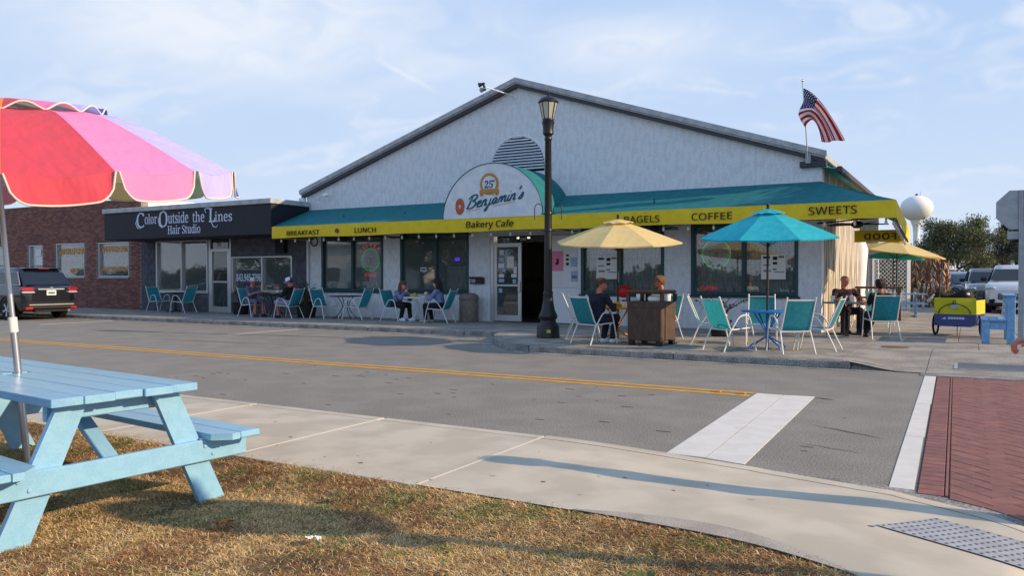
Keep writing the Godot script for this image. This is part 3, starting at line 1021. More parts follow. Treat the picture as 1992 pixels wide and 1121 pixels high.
	for i in 12:
		var y := vb + 0.10 + i * 0.083
		var hw := rr if y < vb + 0.15 else sqrt(maxf(0.0, rr * rr - pow(y - vb - 0.15, 2.0)))
		if hw > 0.12:
			part("slat", MB.new().obox(Vector3(cx, y, ZF + 0.045), Vector3(hw * 2.0 - 0.03, 0.012, 0.085), Basis.from_euler(Vector3(0.75, 0, 0)), 0.003), M.slat, lv)
	var arch := []
	for i in 25:
		var a := PI - PI * i / 24.0
		arch.append(Vector3(cx + cos(a) * (rr + 0.02), vb + 0.15 + sin(a) * (rr + 0.02), ZF + 0.03))
	arch.push_front(Vector3(cx - rr - 0.02, vb, ZF + 0.03)); arch.append(Vector3(cx + rr + 0.02, vb, ZF + 0.03))
	part("louvre_frame", MB.new().tube(arch, 0.035, 6), M.white_trim, lv)
	part("louvre_sill", MB.new().box(Vector3(cx - rr - 0.05, vb - 0.14, ZF + 0.003), Vector3(cx + rr + 0.05, vb - 0.005, ZF + 0.07), 0.01), M.white_trim, lv)
	# raised stucco arch round the louvre
	var ring := PackedVector2Array()
	for i in 25:
		var a := PI - PI * i / 24.0
		ring.append(Vector2(cx + cos(a) * 1.12, vb + 0.15 + sin(a) * 1.10))
	for i in 25:
		var a := PI * i / 24.0
		ring.append(Vector2(cx + cos(a) * 0.93, vb + 0.15 + sin(a) * 0.93))
	part("arch_band", MB.new().prism(ring, ZF + 0.002, ZF + 0.022), M.stucco, b)
	# roof
	var sl := 2.70 / 8.19
	for s in [-1.0, 1.0]:
		var e: float = 8.19 + (0.16 if s < 0 else 0.10)
		var y1 := gable(-11.21) + 0.20
		var ye: float = y1 - e * sl
		var poly_ := PackedVector2Array([Vector2(cx, y1), Vector2(cx + s * e, ye), Vector2(cx + s * e, ye - 0.14), Vector2(cx, y1 - 0.14)])
		part("roof", MB.new().prism(poly_, -36.2, ZF + 0.16), M.roof_metal, b)
		var fa := PackedVector2Array([Vector2(cx + s * 0.001, y1 - 0.15), Vector2(cx + s * (e - 0.02), ye - 0.15), Vector2(cx + s * (e - 0.02), ye - 0.23), Vector2(cx + s * 0.001, y1 - 0.23)])
		part("fascia", MB.new().prism(fa, ZF + 0.003, ZF + 0.14), M.fascia_dark, b)
		var cap := PackedVector2Array([Vector2(cx + s * 0.001, y1 + 0.035), Vector2(cx + s * (e + 0.03), ye + 0.035), Vector2(cx + s * (e + 0.03), ye - 0.10), Vector2(cx + s * 0.001, y1 - 0.10)])
		part("rake_trim", MB.new().prism(cap, ZF + 0.163, ZF + 0.20), M.roof_metal, b)
	# eave box and soffit at the right, rain pipe at the left
	part("eave_box", MB.new().box(Vector3(-3.5, 4.02, ZF + 0.005), Vector3(-2.9, 4.16, ZF + 0.13), 0.01), M.fascia_dark, b)
	var so := MB.new()
	for k in 6:
		so.box(Vector3(-3.02 + k * 0.055, 4.0 - k * 0.012, -36.0), Vector3(-2.97 + k * 0.055, 4.03 - k * 0.012, ZF + 0.1), 0.004)
	part("soffit", so, M.teal_soffit, b)
	part("eave_gutter", MB.new().box(Vector3(-2.68, 3.86, -36.1), Vector3(-2.56, 4.0, ZF + 0.16), 0.02), M.fascia_dark, b)
	part("gutter_head", MB.new().box(Vector3(-19.66, 3.92, ZF + 0.01), Vector3(-19.42, 4.1, ZF + 0.16), 0.02), M.white_trim, b)
	part("rain_pipe", MB.new().tube([Vector3(-19.5, 3.93, ZF + 0.08), Vector3(-19.36, 3.72, ZF + 0.07), Vector3(-19.33, 3.6, ZF + 0.06), Vector3(-19.33, 0.2, ZF + 0.06)], 0.045, 8), M.white_trim, b)
	part("pipe_coil", MB.new().tube(circle(Vector3(-19.05, 2.62, ZF + 0.05), 0.15, Vector3.BACK, 20), 0.018, 6), M.dark, b)
	# two small lights glowing over the entrance
	for x in [-11.9, -11.55]:
		var lm := part("ceiling_lamp", MB.new().ball(Vector3(x, 2.62, -21.0), Vector3(0.06, 0.03, 0.06), 10, 6), M.glow, b)
		var o := OmniLight3D.new()
		o.name = "lamp_light"
		o.light_energy = 0.05
		o.light_color = Color(1, 0.93, 0.82)
		o.light_size = 0.03
		o.omni_range = 20.0
		o.omni_attenuation = 2.0
		o.shadow_enabled = true
		o.position = Vector3(x, 2.62, -21.0)
		lm.add_child(o)
	# porch at the far end of the side wall
	part("porch_post", MB.new().box(Vector3(-3.2, 0.1, -28.2), Vector3(-3.05, 2.6, -28.05), 0.01), M.black_matte, b)
	part("porch_post", MB.new().box(Vector3(-3.2, 0.1, -30.3), Vector3(-3.05, 2.6, -30.15), 0.01), M.white_trim, b)
	part("wrapped_column", MB.new().lathe([Vector2(0.30, 0.1), Vector2(0.26, 0.9), Vector2(0.30, 1.7), Vector2(0.34, 2.3), Vector2(0.25, 2.6)], 14), M.pure_white, b).position = Vector3(-3.15, 0, -27.6)


func circle(c: Vector3, r: float, axis: Vector3, n := 24) -> Array:
	var s := axis.cross(Vector3.UP if absf(axis.y) < 0.9 else Vector3.RIGHT).normalized()
	var t := axis.cross(s).normalized()
	var a := []
	for i in n + 1:
		a.append(c + s * cos(TAU * i / n) * r + t * sin(TAU * i / n) * r)
	return a


# ---------------------------------------------------------------- the awning with its lettering
func build_awning() -> void:
	var a := thing("awning", "long teal awning with a yellow valance and a white arched sign board", "awning")
	var yt := 3.03
	var yb := 2.665
	var xl := -19.26
	var xr := -1.32
	var yw := 3.68
	var zw := ZF + 0.03
	# sloping cloth: a little sag between the ribs
	var f := func(u: float, v: float) -> Vector3:
		var x0 := lerpf(xl, -3.03, u)
		var x1 := lerpf(xl, xr, u)
		var p := Vector3(x0, yw, zw).lerp(Vector3(x1, yt, ZV), v)
		p.y -= 0.035 * sin(PI * v) * (0.6 + 0.4 * absf(sin(x1 * 1.35)))
		return p
	var pts := []
	for i in 150:
		var row := PackedVector3Array()
		for j in 7:
			row.append(f.call(i / 149.0, j / 6.0))
		pts.append(row)
	part("canopy", MB.new().grid(pts, Vector3.UP), M.awning_teal, a)
	# the return along the side wall
	var zs := -22.3
	pts = []
	for i in 40:
		var row := PackedVector3Array()
		for j in 7:
			var u := i / 39.0
			var v := j / 6.0
			var p := Vector3(-3.03, yw, lerpf(zw, zs, u)).lerp(Vector3(xr, yt - 0.39 * u, lerpf(ZV, zs, u)), v)
			p.y -= 0.035 * sin(PI * v) * (0.5 + 0.5 * absf(sin(p.z * 1.35)))
			row.append(p)
		pts.append(row)
	part("side_canopy", MB.new().grid(pts, Vector3.UP), M.awning_teal, a)
	var e := MB.new()
	e.flat(Vector3(xl, yw, zw), Vector3(xl, yt, ZV), Vector3(xl, yt, zw), Vector3(0, 3, -19))
	part("end_flap", e, M.awning_teal, a)
	# the valance
	var n := 60
	pts = []
	for i in n:
		var x := lerpf(xl, xr, i / float(n - 1))
		pts.append(PackedVector3Array([Vector3(x, yt, ZV + 0.004), Vector3(x, (yt + yb) / 2.0, ZV + 0.010 + 0.006 * sin(x * 3.1)), Vector3(x, yb + 0.012 * sin(x * 1.7), ZV + 0.006 + 0.010 * sin(x * 3.1))]))
	part("valance", MB.new().grid(pts, Vector3.BACK), M.awning_yellow, a)
	var sv := func(u: float, v: float) -> Vector3:
		return Vector3(xr + 0.006 * sin(u * 25.0) * v, lerpf(yt, yb, v) - 0.37 * u, lerpf(ZV, zs, u))
	part("side_valance", sheet_out(sv, 30, 3, Vector3.RIGHT), M.awning_yellow, a)
	part("end_valance", MB.new().box(Vector3(xl - 0.004, yb, zw), Vector3(xl, yt, ZV)), M.awning_yellow, a)
	part("far_valance", MB.new().box(Vector3(-2.6, yb - 0.33, zs - 0.004), Vector3(xr, yt - 0.39, zs)), M.awning_yellow, a)
	words("FOOD", a, "back_lettering", Vector3(-1.62, 2.39, zs + 0.004), 0.75, 0.17, M.bin_brown, "Droid Sans", true, 0.0, 0.004, Basis.from_scale(Vector3(-1, 1, 1)))
	# frame of pipes
	var fr := MB.new()
	for x in [-19.1, -16.1, -12.75, -9.35, -6.5, -4.0, -1.45]:
		fr.tube([Vector3(minf(x, -3.1), 3.55, zw), Vector3(x, yt - 0.05, ZV - 0.05)], 0.02, 6)
		fr.tube([Vector3(minf(x, -3.1), yb + 0.03, zw), Vector3(x, yb + 0.03, ZV - 0.04)], 0.02, 6)
	fr.tube([Vector3(xl + 0.05, yb + 0.03, ZV - 0.03), Vector3(xr - 0.05, yb + 0.03, ZV - 0.03)], 0.02, 6)
	fr.tube([Vector3(xr - 0.04, yb + 0.03, ZV - 0.03), Vector3(xr - 0.04, yb - 0.34, zs)], 0.02, 6)
	part("frame", fr, M.black_metal, a)
	# arched sign board over the door, with a teal barrel behind it
	var cx := -11.06
	var hw := 1.56
	var rise := 1.45
	var board := PackedVector2Array()
	var arc := []
	for i in 41:
		var t := PI - PI * i / 40.0
		board.append(Vector2(cx + cos(t) * hw, 3.025 + sin(t) * rise))
		arc.append(Vector3(cx + cos(t) * hw, 3.025 + sin(t) * rise, ZV + 0.02))
	var sb := part("sign_board", MB.new().prism(board, ZV - 0.004, ZV + 0.016), M.awning_white, a)
	part("board_edge", MB.new().tube(arc, 0.014, 5), M.ink_teal, sb)
	pts = []
	for i in 41:
		var t := PI - PI * i / 40.0
		pts.append(PackedVector3Array([Vector3(cx + cos(t) * hw * 0.998, 3.02 + sin(t) * rise * 0.998, ZV), Vector3(cx + cos(t) * hw * 0.998, 3.02 + sin(t) * rise * 0.998, ZF + 0.03)]))
	part("barrel", MB.new().grid(pts, Vector3.UP), M.awning_teal, a)
	# valance words
	var z := ZV + 0.034
	words("BREAKFAST", a, "lettering", Vector3(-18.58, 2.73, z), 1.37, 0.145, M.ink)
	words("LUNCH", a, "lettering", Vector3(-15.80, 2.74, z), 0.80, 0.15, M.ink)
	words("Bakery Cafe", a, "lettering", Vector3(-11.86, 2.71, z), 1.47, 0.24, M.ink, "Droid Sans", false, 0.10)
	words("BAGELS", a, "lettering", Vector3(-7.27, 2.74, z), 0.89, 0.165, M.ink)
	words("COFFEE", a, "lettering", Vector3(-5.60, 2.75, z), 0.93, 0.165, M.ink)
	words("SWEETS", a, "lettering", Vector3(-3.02, 2.775, z), 0.96, 0.17, M.ink)
	# small ring emblem on the valance
	var em := part("emblem", MB.new().tube(circle(Vector3(-16.5, 2.83, z), 0.055, Vector3.BACK), 0.014, 6), M.ink_blue, a)
	words("B", em, "emblem_letter", Vector3(-16.53, 2.795, z), 0.06, 0.07, M.bagel, "Droid Serif", true)
	part("emblem_bar", MB.new().box(Vector3(-16.6, 2.818, z - 0.008), Vector3(-16.4, 2.828, z)), M.gold, em)
	# seal: toothed golden ring with 25 and a ribbon
	z = ZV + 0.019
	var sc := Vector2(-11.12, 3.92)
	var tooth := PackedVector2Array()
	for i in 72:
		var r := 0.285 + (0.02 if i % 3 == 0 else 0.0)
		tooth.append(sc + Vector2(cos(TAU * i / 72), sin(TAU * i / 72)) * r)
	var seal := part("seal", MB.new().prism(tooth, z, z + 0.006), M.gold, a)
	var disc := PackedVector2Array()
	for i in 40:
		disc.append(sc + Vector2(cos(TAU * i / 40), sin(TAU * i / 40)) * 0.215)
	part("seal_face", MB.new().prism(disc, z + 0.006, z + 0.010), M.awning_white, seal)
	words("25", seal, "seal_number", Vector3(-11.255, 3.815, z + 0.012), 0.255, 0.20, M.ink_blue, "Droid Serif", true)
	words("th", seal, "seal_suffix", Vector3(-10.995, 3.965, z + 0.012), 0.055, 0.06, M.ink_blue, "Droid Serif", false)
	var rib := func(u: float, v: float) -> Vector3:
		return Vector3(-11.12 + lerpf(-0.30, 0.30, u), 3.655 + 0.11 * v + 0.03 * sin(PI * u), z + 0.014 + 0.006 * sin(PI * u))
	part("seal_ribbon", sheet_out(rib, 14, 3), M.gold, seal)
	for s in [-1.0, 1.0]:
		part("ribbon_tail", MB.new().prism(PackedVector2Array([Vector2(-11.12 + s * 0.31, 3.715), Vector2(-11.12 + s * 0.27, 3.605), Vector2(-11.12 + s * 0.19, 3.615), Vector2(-11.12 + s * 0.19, 3.735)]), z + 0.006, z + 0.011), M.orange, seal)
	# the name in sloping script, with its bagel and underline
	var tilt := Basis(Vector3.BACK, 0.125)
	script_name(a, Vector3(-11.86, 3.27, z), tilt)
	var bg := part("bagel", MB.new().tube(circle(Vector3(-12.06, 3.36, z + 0.01), 0.115, Vector3.BACK), 0.065, 8), M.bagel, a)
	bg.transform = Transform3D(Basis.from_scale(Vector3(0.82, 1.25, 0.25)), Vector3(-12.06 * 0.18, 3.36 * -0.25, (z + 0.01) * 0.75))
	part("bagel_mark", MB.new().tube([Vector3(-12.075, 3.31, z + 0.03), Vector3(-12.085, 3.40, z + 0.03), Vector3(-12.05, 3.35, z + 0.03), Vector3(-12.035, 3.42, z + 0.03)], 0.007, 5), M.awning_white, a)
	part("underline", MB.new().beam(Vector3(-11.85, 3.22, z), Vector3(-11.4, 3.275, z), 0.012, 0.008), M.orange, a)
	part("underline", MB.new().beam(Vector3(-11.0, 3.325, z), Vector3(-10.35, 3.41, z), 0.012, 0.008), M.orange, a)
	# string of bulbs under the valance
	var s := thing("light_string", "string of small clear bulbs hanging under the edge of the yellow valance", "string lights")
	var wire := []
	var k := 0
	var x := xl + 0.35
	var bulb := MB.new().lathe([Vector2(0.0, -0.13), Vector2(0.022, -0.115), Vector2(0.032, -0.085), Vector2(0.026, -0.05), Vector2(0.016, -0.03)], 10).mesh()
	var cap := MB.new().lathe([Vector2(0.017, -0.035), Vector2(0.02, 0.0), Vector2(0.012, 0.03), Vector2(0.0, 0.03)], 8).mesh()
	var spots := []
	while x < xr - 0.1:
		spots.append(Vector3(x, yb - 0.02, ZV - 0.06))
		x += 0.60
	for i in 9:
		spots.append(Vector3(xr - 0.06, yb - 0.03 - 0.0365 * i, ZV - 0.25 - i * 0.42))
	for p in spots:
		wire.append(p + Vector3.UP * 0.025)
		var c := part("socket", cap, M.grey_matte, s)
		c.position = p
		var g := part("bulb", bulb, M.lamp_glass, c)
	part("wire", MB.new().tube(wire, 0.006, 4), M.black_matte, s)


# the shop's name as brush strokes; each letter is one part
func script_name(parent: Node3D, at: Vector3, turn: Basis) -> void:
	var n0 := [0.08, 1.0, 0.0, 0.0]
	var n1 := [0.02, 0.42, 0.22, 0.95, 0.44, 1.0, 0.46, 0.75, 0.40, 0.12, 0.52, 0.03, 0.68, 0.22]
	var glyphs := [
		[1.28, [0.42, 1.95, 0.30, 1.0, 0.12, 0.0], [0.0, 1.55, 0.25, 2.0, 0.75, 2.08, 1.08, 1.85, 1.0, 1.40, 0.50, 1.12, 0.95, 1.02, 1.15, 0.62, 0.92, 0.15, 0.45, -0.02, 0.0, 0.18]],
		[0.66, [0.02, 0.40, 0.35, 0.55, 0.50, 0.80, 0.36, 1.0, 0.12, 0.82, 0.02, 0.42, 0.16, 0.04, 0.42, 0.05, 0.68, 0.28]],
		[0.80, n0, n1],
		[0.50, [0.22, 1.0, 0.14, 0.2, 0.06, -0.60, -0.10, -0.85, -0.22, -0.72, -0.02, -0.25, 0.44, 0.22], [0.36, 1.38, 0.38, 1.44]],
		[0.78, [0.52, 0.86, 0.28, 1.0, 0.06, 0.70, 0.02, 0.25, 0.18, 0.0, 0.42, 0.35, 0.55, 0.98, 0.46, 0.20, 0.56, 0.03, 0.76, 0.22]],
		[1.10, [0.08, 1.0, 0.0, 0.0, 0.04, 0.55, 0.22, 0.95, 0.40, 0.98, 0.40, 0.6, 0.34, 0.0, 0.42, 0.58, 0.62, 0.97, 0.80, 0.98, 0.82, 0.7, 0.76, 0.12, 0.88, 0.03, 1.05, 0.22]],
		[0.38, [0.12, 1.0, 0.02, 0.20, 0.14, 0.02, 0.34, 0.22], [0.18, 1.38, 0.20, 1.44]],
		[0.78, n0, n1],
		[0.26, [0.16, 2.0, 0.18, 1.80, 0.06, 1.52]],
		[0.6, [0.0, 0.15, 0.30, 0.75, 0.38, 1.05, 0.44, 0.55, 0.38, 0.10, 0.12, 0.0, -0.06, 0.16]]]
	var x := 0.0
	var k := 0.232
	for g in glyphs:
		var m := MB.new()
		for s in range(1, g.size()):
			var p := []
			for i in range(0, g[s].size(), 2):
				var gx: float = x + g[s][i]
				var gy: float = g[s][i + 1]
				p.append(turn * Vector3((gx + gy * 0.34) * k * 1.08, gy * k * 0.72, 0.0) + at)
			p = rounded(p, 0.06, 3)
			var r := []
			for i in p.size():
				r.append(0.022 * (0.75 + 0.45 * absf(sin(PI * i / p.size()))))
			m.tube(p, r, 6)
		part("script_letter", m, M.ink_teal, parent)
		x += g[0]


func sheet_out(fx: Callable, nu: int, nv: int, out := Vector3.BACK) -> MB:
	var pts := []
	for i in nu:
		var row := PackedVector3Array()
		for j in nv:
			row.append(fx.call(float(i) / (nu - 1), float(j) / (nv - 1)))
		pts.append(row)
	return MB.new().grid(pts, out)


func build_studio() -> void:
	var b := thing("hair_studio", "low grey block hair studio under a dark navy sign canopy", "building")
	var zi := ZF - 0.25
	var w := MB.new()
	for q in [[-28.28, -27.38, 0.1, 3.6], [-27.38, -24.40, 0.1, 0.86], [-27.38, -19.44, 2.82, 3.6], [-23.18, -23.12, 0.1, 2.82], [-23.12, -20.12, 0.1, 0.92], [-23.12, -20.12, 2.16, 2.82], [-20.12, -19.44, 0.1, 2.82]]:
		w.box(Vector3(q[0], q[2], zi), Vector3(q[1], q[3], ZF - 0.004))
	part("wall", w, M.block_grey, b)
	# block courses of the right-hand pier and the piers beside the windows
	var blk := 0
	for q in [[-20.12, -19.44, 0.14, 2.78], [-28.26, -27.42, 0.14, 2.80]]:
		var y: float = q[2]
		var rowk := 0
		while y < q[3] - 0.05:
			var x: float = q[0] - (0.0 if rowk % 2 == 0 else 0.2)
			while x < q[1] - 0.02:
				var x0: float = maxf(x, q[0]) + 0.005
				var x1: float = minf(x + 0.4, q[1]) - 0.005
				if x1 - x0 > 0.03:
					part("block", MB.new().box(Vector3(x0, y + 0.005, ZF - 0.02), Vector3(x1, minf(y + 0.2, q[3]) - 0.005, ZF + 0.006), 0.006), M.block_grey, b)
					blk += 1
				x += 0.4
			y += 0.2
			rowk += 1
	front_window(b, -27.38, -24.42, 0.86, 2.82, ZF, [-25.9], M.aluminium, 0.055)
	front_window(b, -23.12, -20.12, 0.92, 2.16, ZF, [-21.58], M.aluminium, 0.05)
	var d := MB.new()
	for q in [[-24.40, -24.30, 0.12, 2.82], [-23.28, -23.18, 0.12, 2.82], [-24.30, -23.28, 2.36, 2.46], [-24.30, -23.28, 0.13, 0.34], [-24.30, -23.28, 1.22, 1.28], [-24.30, -24.2, 0.34, 1.22], [-24.30, -24.2, 1.28, 2.36], [-23.38, -23.28, 0.34, 1.22], [-23.38, -23.28, 1.28, 2.36]]:
		d.box(Vector3(q[0], q[2], ZF - 0.1), Vector3(q[1], q[3], ZF - 0.01 - 0.004 * absf(q[2] - 1.0)), 0.005)
	var dr := part("door", d, M.aluminium, b)
	for q in [[0.34, 1.22], [1.28, 2.36], [2.46, 2.80]]:
		part("pane", MB.new().box(Vector3(-24.2, q[0], ZF - 0.06), Vector3(-23.38, q[1], ZF - 0.054)), M.glass, dr)
	words("101", dr, "house_number", Vector3(-23.98, 2.56, ZF - 0.05), 0.24, 0.13, M.letter_gold, "Droid Serif", true, 0.0, 0.005)
	words("843.945.2296", b, "phone_lettering", Vector3(-22.96, 1.27, ZF - 0.066), 1.26, 0.28, M.letter_pale, "Droid Sans", true, 0.0, 0.005)
	words("by appointment", b, "window_lettering", Vector3(-22.6, 1.08, ZF - 0.066), 0.9, 0.13, M.ink_blue, "Droid Serif", false, 0.2, 0.005)
	# rooms behind
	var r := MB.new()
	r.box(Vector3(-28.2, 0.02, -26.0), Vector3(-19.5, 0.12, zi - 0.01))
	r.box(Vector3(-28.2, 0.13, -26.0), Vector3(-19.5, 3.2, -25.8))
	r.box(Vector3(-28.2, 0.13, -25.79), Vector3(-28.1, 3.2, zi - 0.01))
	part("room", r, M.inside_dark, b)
	part("flat_roof", MB.new().box(Vector3(-28.27, 3.61, -30.0), Vector3(-19.45, 3.75, ZF - 0.005)), M.white_trim, b)
	# canopy: navy boards, grey metal cap
	var c := thing("sign_canopy", "navy sign canopy with pale lettering and a grey metal cap over the studio windows", "canopy")
	var zc := -18.06
	part("board", MB.new().box(Vector3(-28.02, 2.80, ZF + 0.006), Vector3(-19.30, 3.78, zc), 0.01), M.navy_board, c)
	part("cap", MB.new().box(Vector3(-28.07, 3.784, ZF + 0.01), Vector3(-19.25, 3.95, zc + 0.06), 0.015), M.roof_metal, c)
	var z := zc + 0.004
	words("C", c, "lettering", Vector3(-26.08, 3.20, z), 0.42, 0.54, M.letter_pale, "Droid Serif", false)
	words("olor", c, "lettering", Vector3(-25.62, 3.32, z), 0.68, 0.36, M.letter_pale, "Droid Serif", false)
	words("O", c, "lettering", Vector3(-24.83, 3.19, z), 0.46, 0.56, M.letter_pale, "Droid Serif", false)
	words("utside", c, "lettering", Vector3(-24.34, 3.30, z), 1.07, 0.39, M.letter_pale, "Droid Serif", false)
	words("the", c, "lettering", Vector3(-23.05, 3.30, z), 0.60, 0.37, M.letter_pale, "Droid Serif", false)
	words("L", c, "lettering", Vector3(-22.22, 3.28, z), 0.30, 0.46, M.letter_pale, "Droid Serif", true)
	words("ines", c, "lettering", Vector3(-21.93, 3.28, z), 0.84, 0.35, M.letter_pale, "Droid Serif", false)
	# swashes of the capitals
	var sw := MB.new()
	sw.tube([Vector3(-26.06, 3.52, z + 0.008), Vector3(-26.13, 3.36, z + 0.008), Vector3(-26.02, 3.19, z + 0.008), Vector3(-25.82, 3.17, z + 0.008)], [0.010, 0.018, 0.018, 0.008], 6)
	sw.tube([Vector3(-24.76, 3.62, z + 0.008), Vector3(-24.87, 3.45, z + 0.008), Vector3(-24.80, 3.25, z + 0.008), Vector3(-24.62, 3.15, z + 0.008)], [0.008, 0.016, 0.016, 0.008], 6)
	sw.tube([Vector3(-22.36, 3.60, z + 0.008), Vector3(-22.42, 3.72, z + 0.008), Vector3(-22.24, 3.76, z + 0.008), Vector3(-22.06, 3.73, z + 0.008)], [0.014, 0.022, 0.022, 0.012], 6)
	sw.tube([Vector3(-22.10, 3.29, z + 0.008), Vector3(-21.98, 3.12, z + 0.008), Vector3(-21.83, 3.10, z + 0.008), Vector3(-21.78, 3.18, z + 0.008)], [0.014, 0.02, 0.016, 0.008], 6)
	part("swash", sw, M.letter_pale, c)
	words("Hair Studio", c, "lettering", Vector3(-24.36, 2.93, z), 1.70, 0.31, M.letter_pale, "Droid Serif", false)
	# dark box on the wall under the canopy
	single("wall_speaker", MB.new().box(Vector3(-0.22, -0.22, 0), Vector3(0.22, 0.22, 0.18), 0.02), M.black_matte, "black box speaker mounted on the grey wall above the studio's right window", "speaker", Vector3(-20.55, 2.47, ZF))


func build_brick_shop() -> void:
	var b := thing("brick_shop", "single-storey red brick shop with gold window lettering behind the parked car", "building")
	var y1 := 4.49
	var wins := [[-34.15, -32.10, 1.42, 2.86], [-31.14, -29.13, 1.42, 2.84], [-36.26, -35.16, 1.42, 2.83], [-39.6, -38.08, 1.42, 2.83], [-42.6, -41.0, 1.42, 2.83]]
	var w := MB.new()
	var zb := ZF - 0.012
	w.box(Vector3(-52.0, 0.1, zb - 0.3), Vector3(-28.30, 1.42, zb))
	w.box(Vector3(-52.0, 2.86, zb - 0.3), Vector3(-28.30, y1, zb))
	var xs := [-52.0, -42.6, -41.0, -39.6, -38.08, -36.26, -35.16, -34.15, -32.10, -31.14, -29.13, -28.30]
	for i in range(0, xs.size(), 2):
		w.box(Vector3(xs[i], 1.42, zb - 0.3), Vector3(xs[i + 1], 2.86, zb))
	part("wall", w, M.mortar, b)
	part("side_wall", MB.new().box(Vector3(-28.55, 0.1, -34.0), Vector3(-28.30, 4.55, zb - 0.302)), M.pure_white, b)
	part("back_wall", MB.new().box(Vector3(-52.0, 0.1, -34.3), Vector3(-28.3, 4.4, -34.01)), M.mortar, b)
	part("roof", MB.new().box(Vector3(-51.9, 4.1, -34.0), Vector3(-28.56, 4.25, zb - 0.31)), M.white_trim, b)
	part("coping", MB.new().box(Vector3(-52.02, y1 + 0.002, zb - 0.31), Vector3(-28.29, y1 + 0.05, zb + 0.04), 0.008), M.mortar, b)
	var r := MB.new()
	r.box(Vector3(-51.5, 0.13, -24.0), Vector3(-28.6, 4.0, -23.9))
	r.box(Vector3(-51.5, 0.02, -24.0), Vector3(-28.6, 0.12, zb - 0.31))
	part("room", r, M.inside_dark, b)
	# every brick
	var spots := []
	var ph := 0.0737
	var pw := 0.213
	var rows := int((y1 - 0.13) / ph)
	for j in rows:
		var y := 0.14 + j * ph
		var x := -28.31 - (0.0 if j % 2 == 0 else pw / 2.0)
		while x > -46.0:
			var c := Vector2(x - pw / 2.0, y + ph / 2.0)
			var clear := true
			for q in wins:
				if c.x > q[0] - pw * 0.5 and c.x < q[1] + pw * 0.5 and c.y > q[2] - ph * 0.5 and c.y < q[3] + ph * 0.5:
					clear = false
			if clear:
				spots.append(c)
			x -= pw
	spots.sort_custom(func(p, q): return p.x - absf(p.y - 1.3) * 0.9 > q.x - absf(q.y - 1.3) * 0.9)
	var bm := MB.new().box(Vector3(-pw / 2 + 0.005, -ph / 2 + 0.005, -0.02), Vector3(pw / 2 - 0.005, ph / 2 - 0.005, 0.012), 0.004).mesh()
	var rest := [MB.new(), MB.new(), MB.new(), MB.new()]
	var one := 0
	for c in spots:
		var k := rng.randi_range(0, 3)
		var at := Vector3(c.x, c.y, zb + rng.randf_range(-0.002, 0.002))
		var hidden: bool = c.x > -28.3 + 0.1 or (c.y > 2.75 and c.y < 3.8 and c.x > -29.6)
		if one < 290 and not hidden:
			var o := part("brick", bm, M["brick%d" % k], b)
			o.position = at
			one += 1
		else:
			var m: MB = rest[k]
			var lo := at + Vector3(-pw / 2 + 0.005, -ph / 2 + 0.005, 0.0)
			var hi := at + Vector3(pw / 2 - 0.005, ph / 2 - 0.005, 0.012)
			m.quad(Vector3(lo.x, lo.y, hi.z), Vector3(hi.x, lo.y, hi.z), hi, Vector3(lo.x, hi.y, hi.z), Vector3.BACK)
			m.quad(Vector3(lo.x, hi.y, lo.z), Vector3(hi.x, hi.y, lo.z), hi, Vector3(lo.x, hi.y, hi.z), Vector3.UP)
			m.quad(Vector3(lo.x, lo.y, lo.z), Vector3(hi.x, lo.y, lo.z), Vector3(hi.x, lo.y, hi.z), Vector3(lo.x, lo.y, hi.z), Vector3.DOWN)
			m.quad(Vector3(hi.x, lo.y, lo.z), Vector3(hi.x, hi.y, lo.z), hi, Vector3(hi.x, lo.y, hi.z), Vector3.RIGHT)
			m.quad(lo, Vector3(lo.x, hi.y, lo.z), Vector3(lo.x, hi.y, hi.z), Vector3(lo.x, lo.y, hi.z), Vector3.LEFT)
	for k in 4:
		part("brickwork", rest[k], M["brick%d" % k], b).set_meta("kind", "stuff")
	for q in wins:
		var fw := front_window(b, q[0], q[1], q[2], q[3], zb - 0.04, [], M.aluminium, 0.05, false)
		part("sill", MB.new().box(Vector3(q[0] - 0.03, q[2] - 0.07, zb - 0.05), Vector3(q[1] + 0.03, q[2] - 0.003, zb + 0.05), 0.01), M.far_walk, fw)
	var z := zb - 0.10
	words("WINDOW", b, "window_lettering", Vector3(-34.05, 2.38, z), 1.85, 0.27, M.letter_gold, "Droid Sans", true, 0.0, 0.006)
	words("FILM", b, "window_lettering", Vector3(-33.25, 1.62, z), 0.55, 0.18, M.letter_gold, "Droid Sans", true, 0.0, 0.006)
	words("WINDOW", b, "window_lettering", Vector3(-31.02, 2.44, z), 1.72, 0.25, M.letter_gold, "Droid Sans", true, 0.0, 0.006)
	words("SAFETY/SECURITY", b, "window_lettering", Vector3(-31.05, 1.66, z), 1.8, 0.19, M.letter_gold, "Droid Sans", true, 0.0, 0.006)
	for q in [[-35.85, 2.35, 0.42, 0.3], [-35.8, 1.95, 0.5, 0.34]]:
		part("notice", MB.new().box(Vector3(q[0], q[1], z), Vector3(q[0] + q[2], q[1] + q[3], z + 0.004)), M.paper, b)


